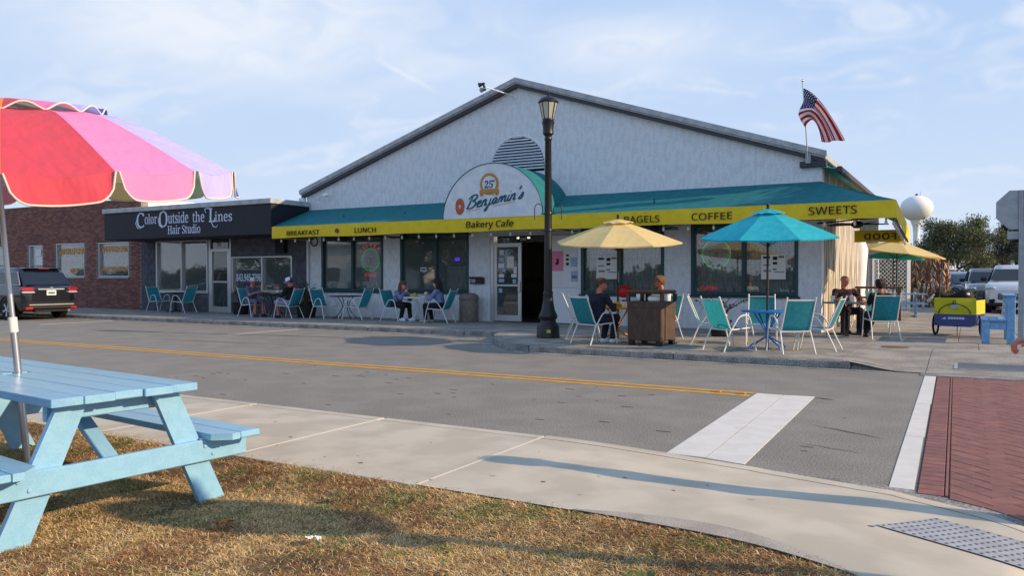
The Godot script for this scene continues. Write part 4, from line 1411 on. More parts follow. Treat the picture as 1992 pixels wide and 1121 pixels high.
# ---------------------------------------------------------------- beyond the terrace
func build_background() -> void:
	var t := thing("water_tower", "white bulb-topped water tower standing far off behind the trees", "water tower", Vector3(-17.57, 0, -336.27))
	var prof := []
	for i in 15:
		var a := PI * (0.5 - i / 16.0)
		prof.push_front(Vector2(5.65 * cos(a), 27.5 + (4.5 if a > 0 else 5.2) * sin(a)))
	prof.push_front(Vector2(1.3, 20.2)); prof.push_front(Vector2(1.1, 18.0))
	part("tank", MB.new().lathe(prof, 36), M.pure_white, t)
	part("stem", MB.new().lathe([Vector2(2.6, 0.0), Vector2(1.3, 3.5), Vector2(1.1, 8.0), Vector2(1.1, 18.0)], 24), M.pure_white, t)
	part("vent", MB.new().lathe([Vector2(0.5, 31.8), Vector2(0.5, 32.6), Vector2(0.0, 32.9)], 10), M.grey_matte, t)
	part("antenna", MB.new().tube([Vector3(1.2, 31.8, 0), Vector3(1.2, 33.4, 0)], 0.06, 5), M.grey_matte, t)
	# white lattice
	var l := thing("lattice_screen", "white diagonal lattice screen at the far end of the terrace", "lattice", Vector3(-2.68, 0.13, -34.3), 27.0)
	var fr := MB.new()
	fr.box(Vector3(-0.72, 0, -0.03), Vector3(-0.64, 2.05, 0.03), 0.005)
	fr.box(Vector3(0.60, 0, -0.05), Vector3(0.74, 2.05, 0.05), 0.005)
	fr.box(Vector3(-0.64, 1.97, -0.025), Vector3(0.60, 2.04, 0.025), 0.005)
	fr.box(Vector3(-0.64, 0.03, -0.025), Vector3(0.60, 0.1, 0.025), 0.005)
	part("frame", fr, M.pure_white, l)
	for s in [-1.0, 1.0]:
		var k := -2.2
		while k < 2.8:
			# strip y = s x + k inside x -0.64..0.60, y 0.1..1.97
			var a := Vector2(-0.64, s * -0.64 + k)
			var bb := Vector2(0.60, s * 0.60 + k)
			var pts := []
			for f in 41:
				var q := a.lerp(bb, f / 40.0)
				if q.y > 0.1 and q.y < 1.97:
					pts.append(q)
			if pts.size() > 3:
				part("strip", MB.new().beam(Vector3(pts[0].x, pts[0].y, s * 0.006), Vector3(pts[-1].x, pts[-1].y, s * 0.006), 0.055, 0.01, Vector3(s * -0.7, 0.7, 0.0)), M.pure_white, l)
			k += 0.155
	# bundled brown stems
	var p := thing("stem_screen", "screen of brown shaggy palm stems right of the white lattice", "screen", Vector3(-1.62, 0.13, -38.4), 10.0)
	var boot := MB.new().lathe([Vector2(0.0, -0.06), Vector2(0.018, 0.0), Vector2(0.034, 0.14), Vector2(0.026, 0.24), Vector2(0.006, 0.32), Vector2(0.0, 0.30)], 5, Vector2(1, 0.4)).mesh()
	var pale := mat(Color(0.86, 0.70, 0.56), 0.9)
	var brown := mat(Color(0.48, 0.33, 0.24), 0.95)
	for k in 5:
		var x := -0.62 + k * 0.34
		var hgt: float = [2.3, 2.35, 2.2, 2.3, 1.9][k]
		var tr := part("stem", MB.new().tube([Vector3(x, 0, 0), Vector3(x + 0.04, hgt * 0.5, 0.03), Vector3(x - 0.02, hgt, 0)], [0.11, 0.10, 0.08], 8), brown, p)
		for i in 46:
			var a := i * 2.4
			var y := 0.03 + i * (hgt - 0.15) / 46.0
			var o := part("leaf_base", boot, pale if (i + k) % 4 != 0 else brown, tr)
			o.transform = Transform3D(Basis(Vector3.UP, a) * Basis(Vector3.RIGHT, 0.22) * Basis(Vector3.BACK, 0.5 * sin(i * 1.7)), Vector3(x + sin(a) * 0.1, y, cos(a) * 0.1))
	# flower bed behind, kiosk, red container
	var bu := shrub("yellow_shrub", "yellow-green shrub beyond the brown stem screen", Vector3(-1.1, 0.1, -40.2), 0.55, 0.75, Color(0.36, 0.36, 0.06), 900, 3, 0.06)
	var kb := thing("kiosk", "dark blue kiosk with a lit window behind the parked cars", "kiosk", Vector3(-1.35, 0.1, -57.0), -20.0)
	part("body", MB.new().box(Vector3(-0.45, 0, -0.5), Vector3(0.45, 1.75, 0.5), 0.03), mat(Color(0.09, 0.14, 0.27), 0.6), kb)
	part("roof", MB.new().box(Vector3(-0.52, 1.753, -0.57), Vector3(0.52, 1.86, 0.57), 0.03), M.roof_metal, kb)
	part("window", MB.new().box(Vector3(-0.12, 0.7, 0.502), Vector3(0.16, 1.15, 0.52), 0.01), M.white_trim, kb)
	var rc := thing("red_container", "long red ribbed container standing under the oak across the car park", "container", Vector3(0.6, 0.05, -77.0), -28.0)
	part("box", MB.new().box(Vector3(-2.2, 0.1, -1.2), Vector3(3.4, 1.15, 1.2), 0.02), M.red_matte, rc)
	for k in 14:
		part("rib", MB.new().box(Vector3(-2.1 + k * 0.4, 0.15, 1.202), Vector3(-1.95 + k * 0.4, 1.1, 1.24), 0.01), M.red_matte, rc)
	for k in 2:
		var q: Array = [[-0.9, -63.5, "thin grey post in front of the oak trunk"], [4.0, -88.0, "white post under the dark pine at the right"]][k]
		single("post", MB.new().lathe([Vector2(0.06, 0), Vector2(0.06, 2.6), Vector2(0, 2.62)], 8), M.white_matte, q[2], "post", Vector3(q[0], 0.05, q[1]))
	# across the street behind the viewer: what the shop windows mirror
	var o := thing("white_hall", "long white hall across the street behind the viewer", "building", Vector3(-56, -0.05, 23), 180.0)
	part("wall", MB.new().box(Vector3(-9, 0, -6), Vector3(8, 4.6, 0)), M.pure_white, o)
	part("roof", MB.new().box(Vector3(-9.4, 4.602, -6.4), Vector3(8.4, 4.9, 0.4), 0.03), M.roof_metal, o)
	for k in 4:
		part("window", MB.new().box(Vector3(-7 + k * 4.0, 1.0, 0.003), Vector3(-5.2 + k * 4.0, 2.4, 0.03)), M.dark, o)


# leaf clumps: a shared handful of leaves, set many times through a crown
func clump(seed_: int, n: int, size: float, spread: float, slim := 0.5) -> ArrayMesh:
	var g := RandomNumberGenerator.new()
	g.seed = seed_
	var m := MB.new()
	for i in n:
		var at := Vector3(g.randfn(), g.randfn(), g.randfn()) * spread
		var b := Basis.from_euler(Vector3(g.randf_range(-1.2, 1.2), g.randf() * TAU, g.randf_range(-1.2, 1.2)))
		var l := size * g.randf_range(0.6, 1.2)
		var a := at - b.z * l
		var c := at + b.z * l
		var s := b.x * l * slim
		var nn := b.y
		m.tri(a, at + s + nn * l * 0.15, c, nn, nn, nn)
		m.tri(a, at - s + nn * l * 0.15, c, nn, nn, nn)
	return m.mesh()


func scatter(called: String, mesh: Mesh, xf: Array, cols: PackedColorArray, m: Material, parent: Node3D) -> MultiMeshInstance3D:
	var mm := MultiMesh.new()
	mm.transform_format = MultiMesh.TRANSFORM_3D
	mm.use_colors = true
	mm.mesh = mesh
	mm.instance_count = xf.size()
	for i in xf.size():
		mm.set_instance_transform(i, xf[i])
		mm.set_instance_color(i, cols[i])
	var o := MultiMeshInstance3D.new()
	o.name = called
	o.multimesh = mm
	o.material_override = m
	parent.add_child(o, true)
	o.set_meta("kind", "stuff")
	return o


func shrub(called: String, label: String, at: Vector3, r: float, h: float, col: Color, n: int, seed_: int, leaf: float, group := "") -> Node3D:
	var t := thing(called, label, "shrub", at, 0.0, group)
	var g := RandomNumberGenerator.new()
	g.seed = seed_
	var st := MB.new()
	for i in 7:
		var a := i * 2.4
		st.tube([Vector3(cos(a) * 0.04, 0, sin(a) * 0.04), Vector3(cos(a) * r * 0.4, h * 0.5, sin(a) * r * 0.4), Vector3(cos(a) * r * 0.7, h * 0.9, sin(a) * r * 0.7)], [0.02, 0.014, 0.006], 5)
	part("stems", st, M.bark, t)
	var xs := []
	var cs := PackedColorArray()
	for i in n:
		var d := Vector3(g.randfn(), g.randfn(), g.randfn()).normalized() * pow(g.randf(), 0.4)
		d *= 1.0 + 0.25 * sin(d.x * 7.0 + seed_) * sin(d.z * 6.0)
		xs.append(Transform3D(Basis.from_euler(Vector3(g.randf() * TAU, g.randf() * TAU, 0)), Vector3(d.x * r, h * 0.55 + d.y * h * 0.45, d.z * r)))
		var k := g.randf_range(0.6, 1.3)
		cs.append(Color(col.r * k, col.g * k, col.b * k))
	scatter("foliage", clump(seed_, 6, leaf, leaf * 1.2), xs, cs, M.leaf, t)
	return t


# tree: tapered trunk, limbs, leaf clumps round the limb ends
func tree(called: String, label: String, at: Vector3, h: float, r: float, clear: float, trunk_r: float, col: Color, n: int, seed_: int, leaf: float, group := "", pine := false) -> Node3D:
	var t := thing(called, label, "tree", at, 0.0, group)
	var g := RandomNumberGenerator.new()
	g.seed = seed_
	var tb := MB.new()
	var lean := Vector3(g.randf_range(-0.05, 0.05), 0, g.randf_range(-0.05, 0.05))
	var top := h * (0.95 if pine else 0.62)
	var tr := []
	var rd := []
	for i in 7:
		var y := top * i / 6.0
		tr.append(Vector3(lean.x * y + 0.06 * sin(y * 1.3 + seed_), y, lean.z * y + 0.06 * cos(y * 1.7)))
		rd.append(trunk_r * (1.35 if i == 0 else 1.0) * (1.0 - 0.78 * i / 6.0))
	tb.tube(tr, rd, 9)
	part("trunk", tb, M.bark, t)
	var ends := []
	var lim := 34 if pine else 22
	var lb := MB.new()
	for i in lim:
		var f := float(i) / lim
		var y0 := lerpf(clear, top, f if pine else pow(f, 0.8) * 0.9)
		var a := i * 2.39996 + g.randf_range(-0.3, 0.3)
		var reach := r * (lerpf(1.0, 0.25, f) if pine else lerpf(1.0, 0.75, f)) * g.randf_range(0.65, 1.05)
		var rise := (0.05 if pine else lerpf(0.25, 1.1, f)) * reach + g.randf_range(-0.1, 0.3)
		var p0 := Vector3(lean.x * y0, y0, lean.z * y0)
		var p2 := p0 + Vector3(cos(a) * reach, rise, sin(a) * reach)
		if not pine:
			p2.y = minf(p2.y, h * g.randf_range(0.82, 0.99))
		var p1 := p0.lerp(p2, 0.5) + Vector3(g.randf_range(-0.2, 0.2), 0.12 * reach, g.randf_range(-0.2, 0.2))
		lb.tube([p0, p1, p2], [trunk_r * 0.38 * (1.1 - f * 0.6), trunk_r * 0.22, 0.012], 5, false)
		ends.append([p1, p2, reach])
		for k in 3:
			var q := p1.lerp(p2, g.randf_range(0.2, 0.9))
			var q2 := q + Vector3(g.randfn(), g.randf_range(-0.2, 0.9), g.randfn()) * reach * 0.28
			lb.tube([q, q2], [trunk_r * 0.10, 0.008], 4, false)
			ends.append([q, q2, reach * 0.7])
	part("limbs", lb, M.bark, t)
	var xs := []
	var cs := PackedColorArray()
	for i in n:
		var e: Array = ends[g.randi() % ends.size()]
		var w := pow(g.randf(), 0.5)
		var c: Vector3 = e[0].lerp(e[1], 0.25 + 0.8 * w)
		c += Vector3(g.randfn(), g.randfn() * 0.7, g.randfn()) * r * (0.075 if pine else 0.085)
		if c.y > h or c.y < clear * 0.8:
			continue
		xs.append(Transform3D(Basis.from_euler(Vector3(g.randf() * TAU, g.randf() * TAU, 0)).scaled(Vector3.ONE * g.randf_range(0.7, 1.25)), c))
		var k := g.randf_range(0.55, 1.35)
		var warm := g.randf_range(-0.1, 0.18)
		cs.append(Color(col.r * k * (1.0 + warm), col.g * k, col.b * k * (1.0 - warm)))
	scatter("crown", clump(seed_, 9, leaf, leaf * 1.6, 0.2 if pine else 0.45), xs, cs, M.leaf, t)
	return t


func build_trees() -> void:
	tree("oak_tree", "spreading olive-green live oak behind the parked cars, right of the water tower", Vector3(-0.85, 0.05, -64.2), 6.0, 2.4, 1.9, 0.24, Color(0.125, 0.15, 0.072), 3300, 41, 0.085)
	tree("pine_tree", "dark pine rising behind the stop sign at the right edge", Vector3(3.9, 0.0, -94.5), 8.2, 2.6, 3.2, 0.22, Color(0.040, 0.052, 0.036), 3600, 43, 0.14, "", true)
	var spots := [[6.5, -90, 4.6, "olive tree behind the white car, partly behind the stop sign post"], [1.6, -104, 3.9, "low brownish tree between the oak and the dark pine"], [-4.4, -98, 3.4, "low tree behind the oak, just right of the tower's stem"], [-10.5, -120, 5.0, "distant tree hidden behind the terrace umbrellas"], [10.5, -112, 6.5, "farthest tree at the right edge beyond the pine"]]
	for k in spots.size():
		var s: Array = spots[k]
		tree("broadleaf_tree", s[3], Vector3(s[0], 0.0, s[1]), s[2], 2.9, 0.9, 0.2, [Color(0.10, 0.115, 0.06), Color(0.115, 0.115, 0.07), Color(0.095, 0.115, 0.06), Color(0.09, 0.09, 0.05), Color(0.085, 0.09, 0.052)][k], 2400, 50 + k, 0.11, "trees beyond the car park")
	# brushy edge of the car park
	var xs := []
	var cs := PackedColorArray()
	for i in 5000:
		var x := rng.randf_range(-26.0, 30.0)
		var y := pow(rng.randf(), 1.5) * (1.7 + 0.7 * sin(x * 0.7))
		xs.append(Transform3D(Basis.from_euler(Vector3(rng.randf() * TAU, rng.randf() * TAU, 0)), Vector3(x, y, -118.0 + rng.randf_range(-3, 3) - x * 0.2)))
		var k := rng.randf_range(0.6, 1.3)
		cs.append(Color(0.115 * k, 0.095 * k, 0.058 * k))
	var far := scatter("brush", clump(91, 9, 0.26, 0.34), xs, cs, M.leaf, self)
	tag(far, "mass of dry brown brush along the far side of the car park", "brush")
	# trees and hedge across the street, seen only in the shop windows
	for k in 4:
		tree("street_tree", ["dark street tree behind the viewer, leftmost of four", "dark street tree behind the viewer, second from the left", "dark street tree behind the viewer, third from the left", "dark street tree behind the viewer, rightmost of four"][k], Vector3([-45.0, -39.0, -33.0, -70.0][k], 0.0, [21.0, 20.0, 23.0, 25.0][k]), 7.0, 3.2, 1.5, 0.25, Color(0.06, 0.075, 0.035), 1500, 70 + k, 0.14, "street trees behind the viewer")
	xs = []
	cs = PackedColorArray()
	for i in 5000:
		var x := rng.randf_range(-110.0, 0.0)
		xs.append(Transform3D(Basis.from_euler(Vector3(rng.randf() * TAU, rng.randf() * TAU, 0)), Vector3(x, pow(rng.randf(), 1.2) * (1.9 + 0.5 * sin(x * 0.5)), 28.0 + rng.randf_range(-1.5, 1.5))))
		var k := rng.randf_range(0.6, 1.3)
		cs.append(Color(0.06 * k, 0.065 * k, 0.035 * k))
	tag(scatter("hedge", clump(92, 9, 0.26, 0.34), xs, cs, M.leaf, self), "long dark hedge across the street behind the viewer", "hedge")
	# tree at the street corner, right of the view, that shades the cafe's right half
	tree("corner_tree", "leafy tree standing just outside the view to the right of the cafe terrace", Vector3(4.3, 0.0, -20.6), 7.6, 2.1, 4.2, 0.16, Color(0.08, 0.085, 0.04), 3600, 81, 0.10)


func lamp_post(label: String, at: Vector3, turn: float) -> Node3D:
	var t := thing("street_lamp", label, "street lamp", at, turn)
	part("base", MB.new().lathe([Vector2(0.0, 0.0), Vector2(0.26, 0.0), Vector2(0.26, 0.05), Vector2(0.25, 0.09), Vector2(0.245, 0.26), Vector2(0.22, 0.30), Vector2(0.175, 0.36), Vector2(0.17, 0.40), Vector2(0.21, 0.46), Vector2(0.21, 0.50), Vector2(0.155, 0.62), Vector2(0.12, 0.80), Vector2(0.105, 0.98), Vector2(0.112, 1.02), Vector2(0.09, 1.06)], 16, Vector2.ONE, 0.03), M.black_metal, t)
	part("shaft", MB.new().lathe([Vector2(0.09, 1.06), Vector2(0.082, 2.2), Vector2(0.068, 4.44), Vector2(0.082, 4.46), Vector2(0.082, 4.50), Vector2(0.07, 4.53)], 20), M.black_metal, t)
	part("collar", MB.new().lathe([Vector2(0.07, 4.53), Vector2(0.085, 4.56), Vector2(0.12, 4.60), Vector2(0.115, 4.66), Vector2(0.125, 4.80), Vector2(0.14, 4.86), Vector2(0.12, 4.89), Vector2(0.0, 4.89)], 24, Vector2.ONE, 0.06), M.black_metal, t)
	var lan := part("lantern", MB.new().lathe([Vector2(0.10, 4.885), Vector2(0.125, 4.90), Vector2(0.125, 4.93), Vector2(0.0, 4.93)], 12), M.black_metal, t)
	for i in 8:
		var a := TAU * i / 8.0
		var a2 := TAU * (i + 1) / 8.0
		var lo := Vector3(cos(a), 0, sin(a)) * 0.115 + Vector3.UP * 4.925
		var hi := Vector3(cos(a), 0, sin(a)) * 0.195 + Vector3.UP * 5.29
		part("bar", MB.new().beam(lo, hi, 0.018, 0.018, Vector3(cos(a), 0, sin(a))), M.black_metal, lan)
		var lo2 := Vector3(cos(a2), 0, sin(a2)) * 0.115 + Vector3.UP * 4.925
		var hi2 := Vector3(cos(a2), 0, sin(a2)) * 0.195 + Vector3.UP * 5.29
		var p := MB.new()
		var nn := Vector3(cos((a + a2) / 2), -0.2, sin((a + a2) / 2)).normalized()
		p.quad(lo, lo2, hi2, hi, nn)
		part("pane", p, M.lamp_glass, lan)
	part("roof", MB.new().lathe([Vector2(0.19, 5.285), Vector2(0.225, 5.30), Vector2(0.215, 5.335), Vector2(0.15, 5.40), Vector2(0.07, 5.44), Vector2(0.03, 5.46)], 16), M.black_metal, lan)
	part("finial", MB.new().lathe([Vector2(0.03, 5.455), Vector2(0.022, 5.48), Vector2(0.034, 5.505), Vector2(0.018, 5.53), Vector2(0.012, 5.58), Vector2(0.0, 5.66)], 10), M.black_metal, lan)
	for y in [2.42, 2.80]:
		part("band", MB.new().lathe([Vector2(0.09, y - 0.025), Vector2(0.096, y), Vector2(0.09, y + 0.025)], 16), M.black_metal, t)
		part("band_bolts", MB.new().tube([Vector3(-0.16, y, 0), Vector3(0.16, y, 0)], 0.012, 6), M.black_metal, t)
	for s in [-1.0, 1.0]:
		var hk := []
		for i in 13:
			var a := PI * i / 12.0
			hk.append(Vector3(s * (0.205 - cos(a) * 0.085), 2.92 + sin(a) * 0.10, 0))
		hk.push_front(Vector3(s * 0.12, 2.80, 0)); hk.append(Vector3(s * 0.29, 2.72, 0)); hk.append(Vector3(s * 0.285, 2.66, 0))
		part("banner_hook", MB.new().tube(hk, 0.010, 6), M.black_metal, t)
	t.scale = Vector3(1.0, 0.953, 1.0)
	part("sticker", MB.new().obox(Vector3(0.0, 0.16, 0.262), Vector3(0.085, 0.07, 0.006)), M.food_green, t)
	return t


func build_street_furniture() -> void:
	lamp_post("tall black street lamp with a fluted base on the kerb corner before the cafe door", Vector3(-7.85, SW, -15.15), 30.0)
	lamp_post("black street lamp outside the view on the near pavement at the far right", Vector3(9.5, 0.1, -3.2), 0.0)
	# stop sign seen from behind
	for k in 2:
		var t := thing("stop_sign", ["grey back of an octagonal stop sign on a steel post at the right edge", "stop sign outside the view that throws its shadow over the lawn"][k], "road sign", [Vector3(0.87, SW, -18.3), Vector3(2.45, 0.05, -4.35)][k], [3.0, 60.0][k])
		part("post", MB.new().box(Vector3(-0.03, 0, -0.012), Vector3(0.03, 3.0, 0.012), 0.004).box(Vector3(-0.05, 0, 0.010), Vector3(-0.028, 3.0, 0.03), 0.003).box(Vector3(0.028, 0, 0.010), Vector3(0.05, 3.0, 0.03), 0.003), M.galv, t)
		var oc := PackedVector2Array()
		for i in 8:
			var a := TAU * (i + 0.5) / 8.0
			oc.append(Vector2(cos(a), sin(a)) * 0.412 + Vector2(-0.05, 2.62))
		part("plate", MB.new().prism(oc, -0.02, -0.0165), M.galv, t)
		var fc := PackedVector2Array()
		for i in 8:
			var a := TAU * (i + 0.5) / 8.0
			fc.append(Vector2(cos(a), sin(a)) * 0.39 + Vector2(-0.05, 2.62))
		part("red_face", MB.new().prism(fc, -0.0225, -0.0205), M.red_matte, t)
		words("STOP", t, "lettering", Vector3(0.21, 2.50, -0.023), 0.52, 0.24, M.pure_white, "Droid Sans", true, 0.0, 0.003, Basis(Vector3.UP, PI))
		part("lower_plate", MB.new().box(Vector3(-0.24, 2.05, -0.018), Vector3(0.02, 2.20, -0.014), 0.001), M.galv, t)
		for y in [2.45, 2.8, 2.12]:
			part("bolt", MB.new().lathe([Vector2(0.012, 0.0), Vector2(0.012, 0.01), Vector2(0, 0.012)], 6), M.steel, t).transform = Transform3D(Basis(Vector3.RIGHT, PI / 2), Vector3(0, y, 0.012))
	# brown litter bin with open lid band
	var b := thing("litter_bin", "tall brown wood-look litter bin with an open-sided lid on the kerb side", "litter bin", Vector3(-5.32, SW, -14.62), -5.0)
	var h := 0.335
	part("body", MB.new().box(Vector3(-h - 0.02, 0.09, -h), Vector3(h + 0.02, 0.83, h), 0.015), M.bin_brown, b)
	part("upper_band", MB.new().box(Vector3(-h - 0.028, 0.72, -h - 0.008), Vector3(h + 0.028, 0.84, h + 0.008), 0.01), M.bin_brown, b)
	for s in [-1.0, 1.0]:
		for q in [-1.0, 1.0]:
			part("corner_post", MB.new().box(Vector3(s * (h + 0.015) - 0.035, 0.84, q * (h - 0.03) - 0.03), Vector3(s * (h + 0.015) + 0.035, 0.985, q * (h - 0.03) + 0.03), 0.006), M.bin_brown, b)
			part("foot", MB.new().box(Vector3(s * (h - 0.05) - 0.05, 0.0, q * (h - 0.05) - 0.05), Vector3(s * (h - 0.05) + 0.05, 0.09, q * (h - 0.05) + 0.05), 0.006), M.plastic_black, b)
	part("divider", MB.new().box(Vector3(-0.11, 0.84, -0.05), Vector3(-0.03, 0.985, 0.05)), M.plastic_black, b)
	part("lid", MB.new().box(Vector3(-h - 0.035, 0.985, -h - 0.015), Vector3(h + 0.035, 1.06, h + 0.015), 0.03), M.bin_brown, b)
	var lb := thing("white_bag", "white paper bag showing in the opening of the brown litter bin", "bag", Vector3(-5.18, 0.97, -14.45), 10.0)
	part("bag", MB.new().obox(Vector3(0, 0.055, 0), Vector3(0.28, 0.11, 0.18), Basis(), 0.03), M.pure_white, lb)
	# tan bin by the door
	var tb := thing("litter_bin", "squat tan stone-finish litter bin by the cafe door", "litter bin", Vector3(-12.62, SW, -19.35))
	part("body", MB.new().lathe([Vector2(0.0, 0.0), Vector2(0.27, 0.0), Vector2(0.285, 0.02), Vector2(0.285, 0.66), Vector2(0.27, 0.68)], 8), M.bin_tan, tb)
	part("lid", MB.new().lathe([Vector2(0.30, 0.665), Vector2(0.30, 0.70), Vector2(0.26, 0.78), Vector2(0.17, 0.83), Vector2(0.0, 0.845)], 16), M.bin_tan, tb)
	# letter box with the house number
	var mb := thing("letter_box", "black letter box with white numbers on the pier left of the cafe door", "letter box", Vector3(-12.57, 1.33, ZF))
	part("box", MB.new().box(Vector3(-0.23, -0.1, 0.003), Vector3(0.23, 0.09, 0.12), 0.015), M.black_metal, mb)
	part("flap", MB.new().box(Vector3(-0.24, 0.05, 0.122), Vector3(0.24, 0.11, 0.135), 0.008), M.black_metal, mb)
	words("310", mb, "house_number", Vector3(-0.215, -0.06, 0.126), 0.19, 0.10, M.letter_pale, "Droid Serif", true, 0.0, 0.004)
	# flag
	var f := thing("flag", "stars and stripes drooping from a pole at the right end of the cafe roof", "flag", Vector3(-3.30, 4.12, ZF + 0.14))
	part("bracket", MB.new().box(Vector3(-0.06, -0.02, 0.0), Vector3(0.06, 0.22, 0.05), 0.01), M.galv, f)
	part("pole", MB.new().tube([Vector3(0, 0.05, 0.06), Vector3(-0.10, 1.86, 0.22)], 0.016, 8), M.steel, f)
	part("finial", MB.new().ball(Vector3(-0.10, 1.89, 0.223), Vector3(0.028, 0.035, 0.028), 10, 6), M.steel, f)
	# the cloth hangs from its upper hoist corner and folds as it falls
	var cl := func(u: float, v: float) -> Vector3:
		# u along the fly, v down the hoist
		var top := bez(Vector3(-0.095, 1.72, 0.21), Vector3(0.16, 1.60, 0.30), Vector3(0.42, 1.28, 0.24), Vector3(0.84, 0.42, 0.30), u)
		var bot := bez(Vector3(-0.045, 0.80, 0.14), Vector3(0.02, 1.05, 0.34), Vector3(0.20, 1.05, 0.12), Vector3(0.30, 0.42, 0.22), u)
		var p := top.lerp(bot, v)
		var k := smoothstep(0.02, 0.35, u)
		p.z += k * (0.075 * sin(v * 11.0 + u * 3.0) + 0.04 * sin(v * 23.0 - u * 5.0))
		p.x += -0.16 * sin(PI * v) * (1.0 - smoothstep(0.0, 0.30, u)) * smoothstep(0.25, 0.7, v) + k * 0.03 * sin(v * 14.0)
		return p
	var im := Image.create_empty(570, 300, false, Image.FORMAT_RGB8)
	for k in 13:
		im.fill_rect(Rect2i(0, int(300.0 * k / 13.0), 570, int(300.0 / 13.0) + 1), Color(0.72, 0.10, 0.16) if k % 2 == 0 else Color(0.93, 0.92, 0.92))
	im.fill_rect(Rect2i(0, 0, 228, int(300.0 * 7 / 13)), Color(0.12, 0.15, 0.34))
	for r in 9:
		for c in (6 if r % 2 == 0 else 5):
			var px := (19.0 + c * 38.0) if r % 2 == 0 else (38.0 + c * 38.0)
			var py := 16.0 + r * 16.2
			for yy in range(-8, 9):
				for xx in range(-8, 9):
					var a := atan2(xx, -yy)
					var rad := sqrt(xx * xx + yy * yy)
					var s := fposmod(a, TAU / 5.0) - TAU / 10.0
					if rad < 3.0 / maxf(0.25, cos(TAU / 5.0 - absf(s))) and rad < 8.0:
						im.set_pixel(int(px) + xx, int(py) + yy, Color(0.93, 0.93, 0.94))
	var fm := mat(Color.WHITE, 0.85, 0.0, {"albedo_texture": ImageTexture.create_from_image(im), "backlight_enabled": true, "backlight": Color(0.5, 0.5, 0.5)})
	part("cloth", sheet_out(cl, 44, 30), fm, f)
	# floodlights on a long arm near the ridge
	var fl := thing("floodlight", "pair of black floodlights on a long white arm near the roof ridge", "floodlight", Vector3(-11.30, 6.60, ZF))
	part("arm", MB.new().tube([Vector3(0, 0, 0), Vector3(-0.28, 0.10, 0.42), Vector3(-0.50, 0.17, 0.80)], 0.018, 7), M.white_trim, fl)
	part("wall_plate", MB.new().obox(Vector3(0, 0, 0.01), Vector3(0.12, 0.12, 0.015), Basis(), 0.004), M.white_trim, fl)
	for s in [[-0.60, 0.25, 0.86, -0.5], [-0.52, 0.08, 0.90, 0.35]]:
		var hd := part("head", MB.new().lathe([Vector2(0.025, -0.09), Vector2(0.038, -0.07), Vector2(0.042, 0.0), Vector2(0.066, 0.07), Vector2(0.07, 0.09)], 12), M.black_metal, fl)
		hd.transform = Transform3D(Basis.from_euler(Vector3(1.9, s[3], 0.6)), Vector3(s[0], s[1], s[2]))
		part("lens", MB.new().lathe([Vector2(0.068, 0.09), Vector2(0.05, 0.105), Vector2(0.0, 0.11)], 12), M.lamp_glass, hd)
	part("knuckle", MB.new().ball(Vector3(-0.53, 0.18, 0.85), Vector3.ONE * 0.04, 10, 6), M.black_metal, fl)
	# small lamp at the left eave
	var sl := thing("wall_light", "small white security light on a short arm at the left end of the gable", "light", Vector3(-18.9, 4.02, ZF))
	part("arm", MB.new().tube([Vector3(0, 0, 0), Vector3(0.35, 0.05, 0.25), Vector3(0.55, 0.10, 0.3)], 0.014, 6), M.white_trim, sl)
	part("head", MB.new().obox(Vector3(0.62, 0.10, 0.3), Vector3(0.2, 0.12, 0.14), Basis.from_euler(Vector3(0, 0.4, 0.2)), 0.03), M.pure_white, sl)
	# ceiling fans under the awning
	var fans := [[-16.95, -18.85, "black ceiling fan under the awning left of the arched sign"], [-6.75, -18.7, "black ceiling fan under the awning between BAGELS and COFFEE"], [-2.2, -19.3, "black ceiling fan under the awning at the corner by SWEETS"], [-14.6, -18.9, "black ceiling fan under the awning over the two seated girls"]]
	for q in fans:
		var n := thing("ceiling_fan", q[2], "ceiling fan", Vector3(q[0], 2.62, q[1]))
		part("rod", MB.new().tube([Vector3(0, 0.06, 0), Vector3(0, 0.75, 0)], 0.014, 6), M.black_matte, n)
		part("motor", MB.new().lathe([Vector2(0.0, -0.09), Vector2(0.06, -0.085), Vector2(0.13, -0.03), Vector2(0.13, 0.03), Vector2(0.05, 0.08), Vector2(0.0, 0.08)], 14), M.black_matte, n)
		for i in 5:
			var bl := part("blade", MB.new().obox(Vector3(0.40, 0.0, 0), Vector3(0.52, 0.012, 0.13), Basis.from_euler(Vector3(0.2, 0, 0)), 0.004), M.black_matte, n)
			bl.rotation.y = TAU * i / 5.0 + q[0]
	# blue bench seen from its end
	var be := thing("bench", "blue painted wooden bench seen from its end beside the stop sign", "bench", Vector3(0.47, SW, -18.1), 0.0)
	for z in [0.0, -1.35]:
		part("front_leg", MB.new().box(Vector3(-0.26, 0, z - 0.08), Vector3(-0.12, 0.44, z), 0.008), M.wood_blue_dark, be)
		part("back_leg", MB.new().box(Vector3(0.16, 0, z - 0.08), Vector3(0.30, 0.93, z), 0.008), M.wood_blue_dark, be)
		part("end_rail", MB.new().box(Vector3(-0.119, 0.28, z - 0.07), Vector3(0.159, 0.42, z - 0.02), 0.006), M.wood_blue_dark, be)
	for i in 3:
		part("seat_plank", MB.new().box(Vector3(-0.27 + i * 0.145, 0.443, -1.46), Vector3(-0.133 + i * 0.145, 0.48, 0.02), 0.008), M.wood_blue_dark, be)
	for i in 3:
		part("back_plank", MB.new().obox(Vector3(0.13 + i * 0.01, 0.585 + i * 0.13, -0.72), Vector3(0.03, 0.115, 1.46), Basis(Vector3.BACK, -0.08), 0.008), M.wood_blue_dark, be)
	part("top_cap", MB.new().box(Vector3(0.10, 0.932, -1.46), Vector3(0.32, 0.965, 0.02), 0.008), M.wood_blue_dark, be)
	# the dog trailer
	var d := thing("bike_trailer", "yellow and blue fabric bicycle trailer parked with its back to the street", "bicycle trailer", Vector3(-0.28, SW, -19.85), -12.0)
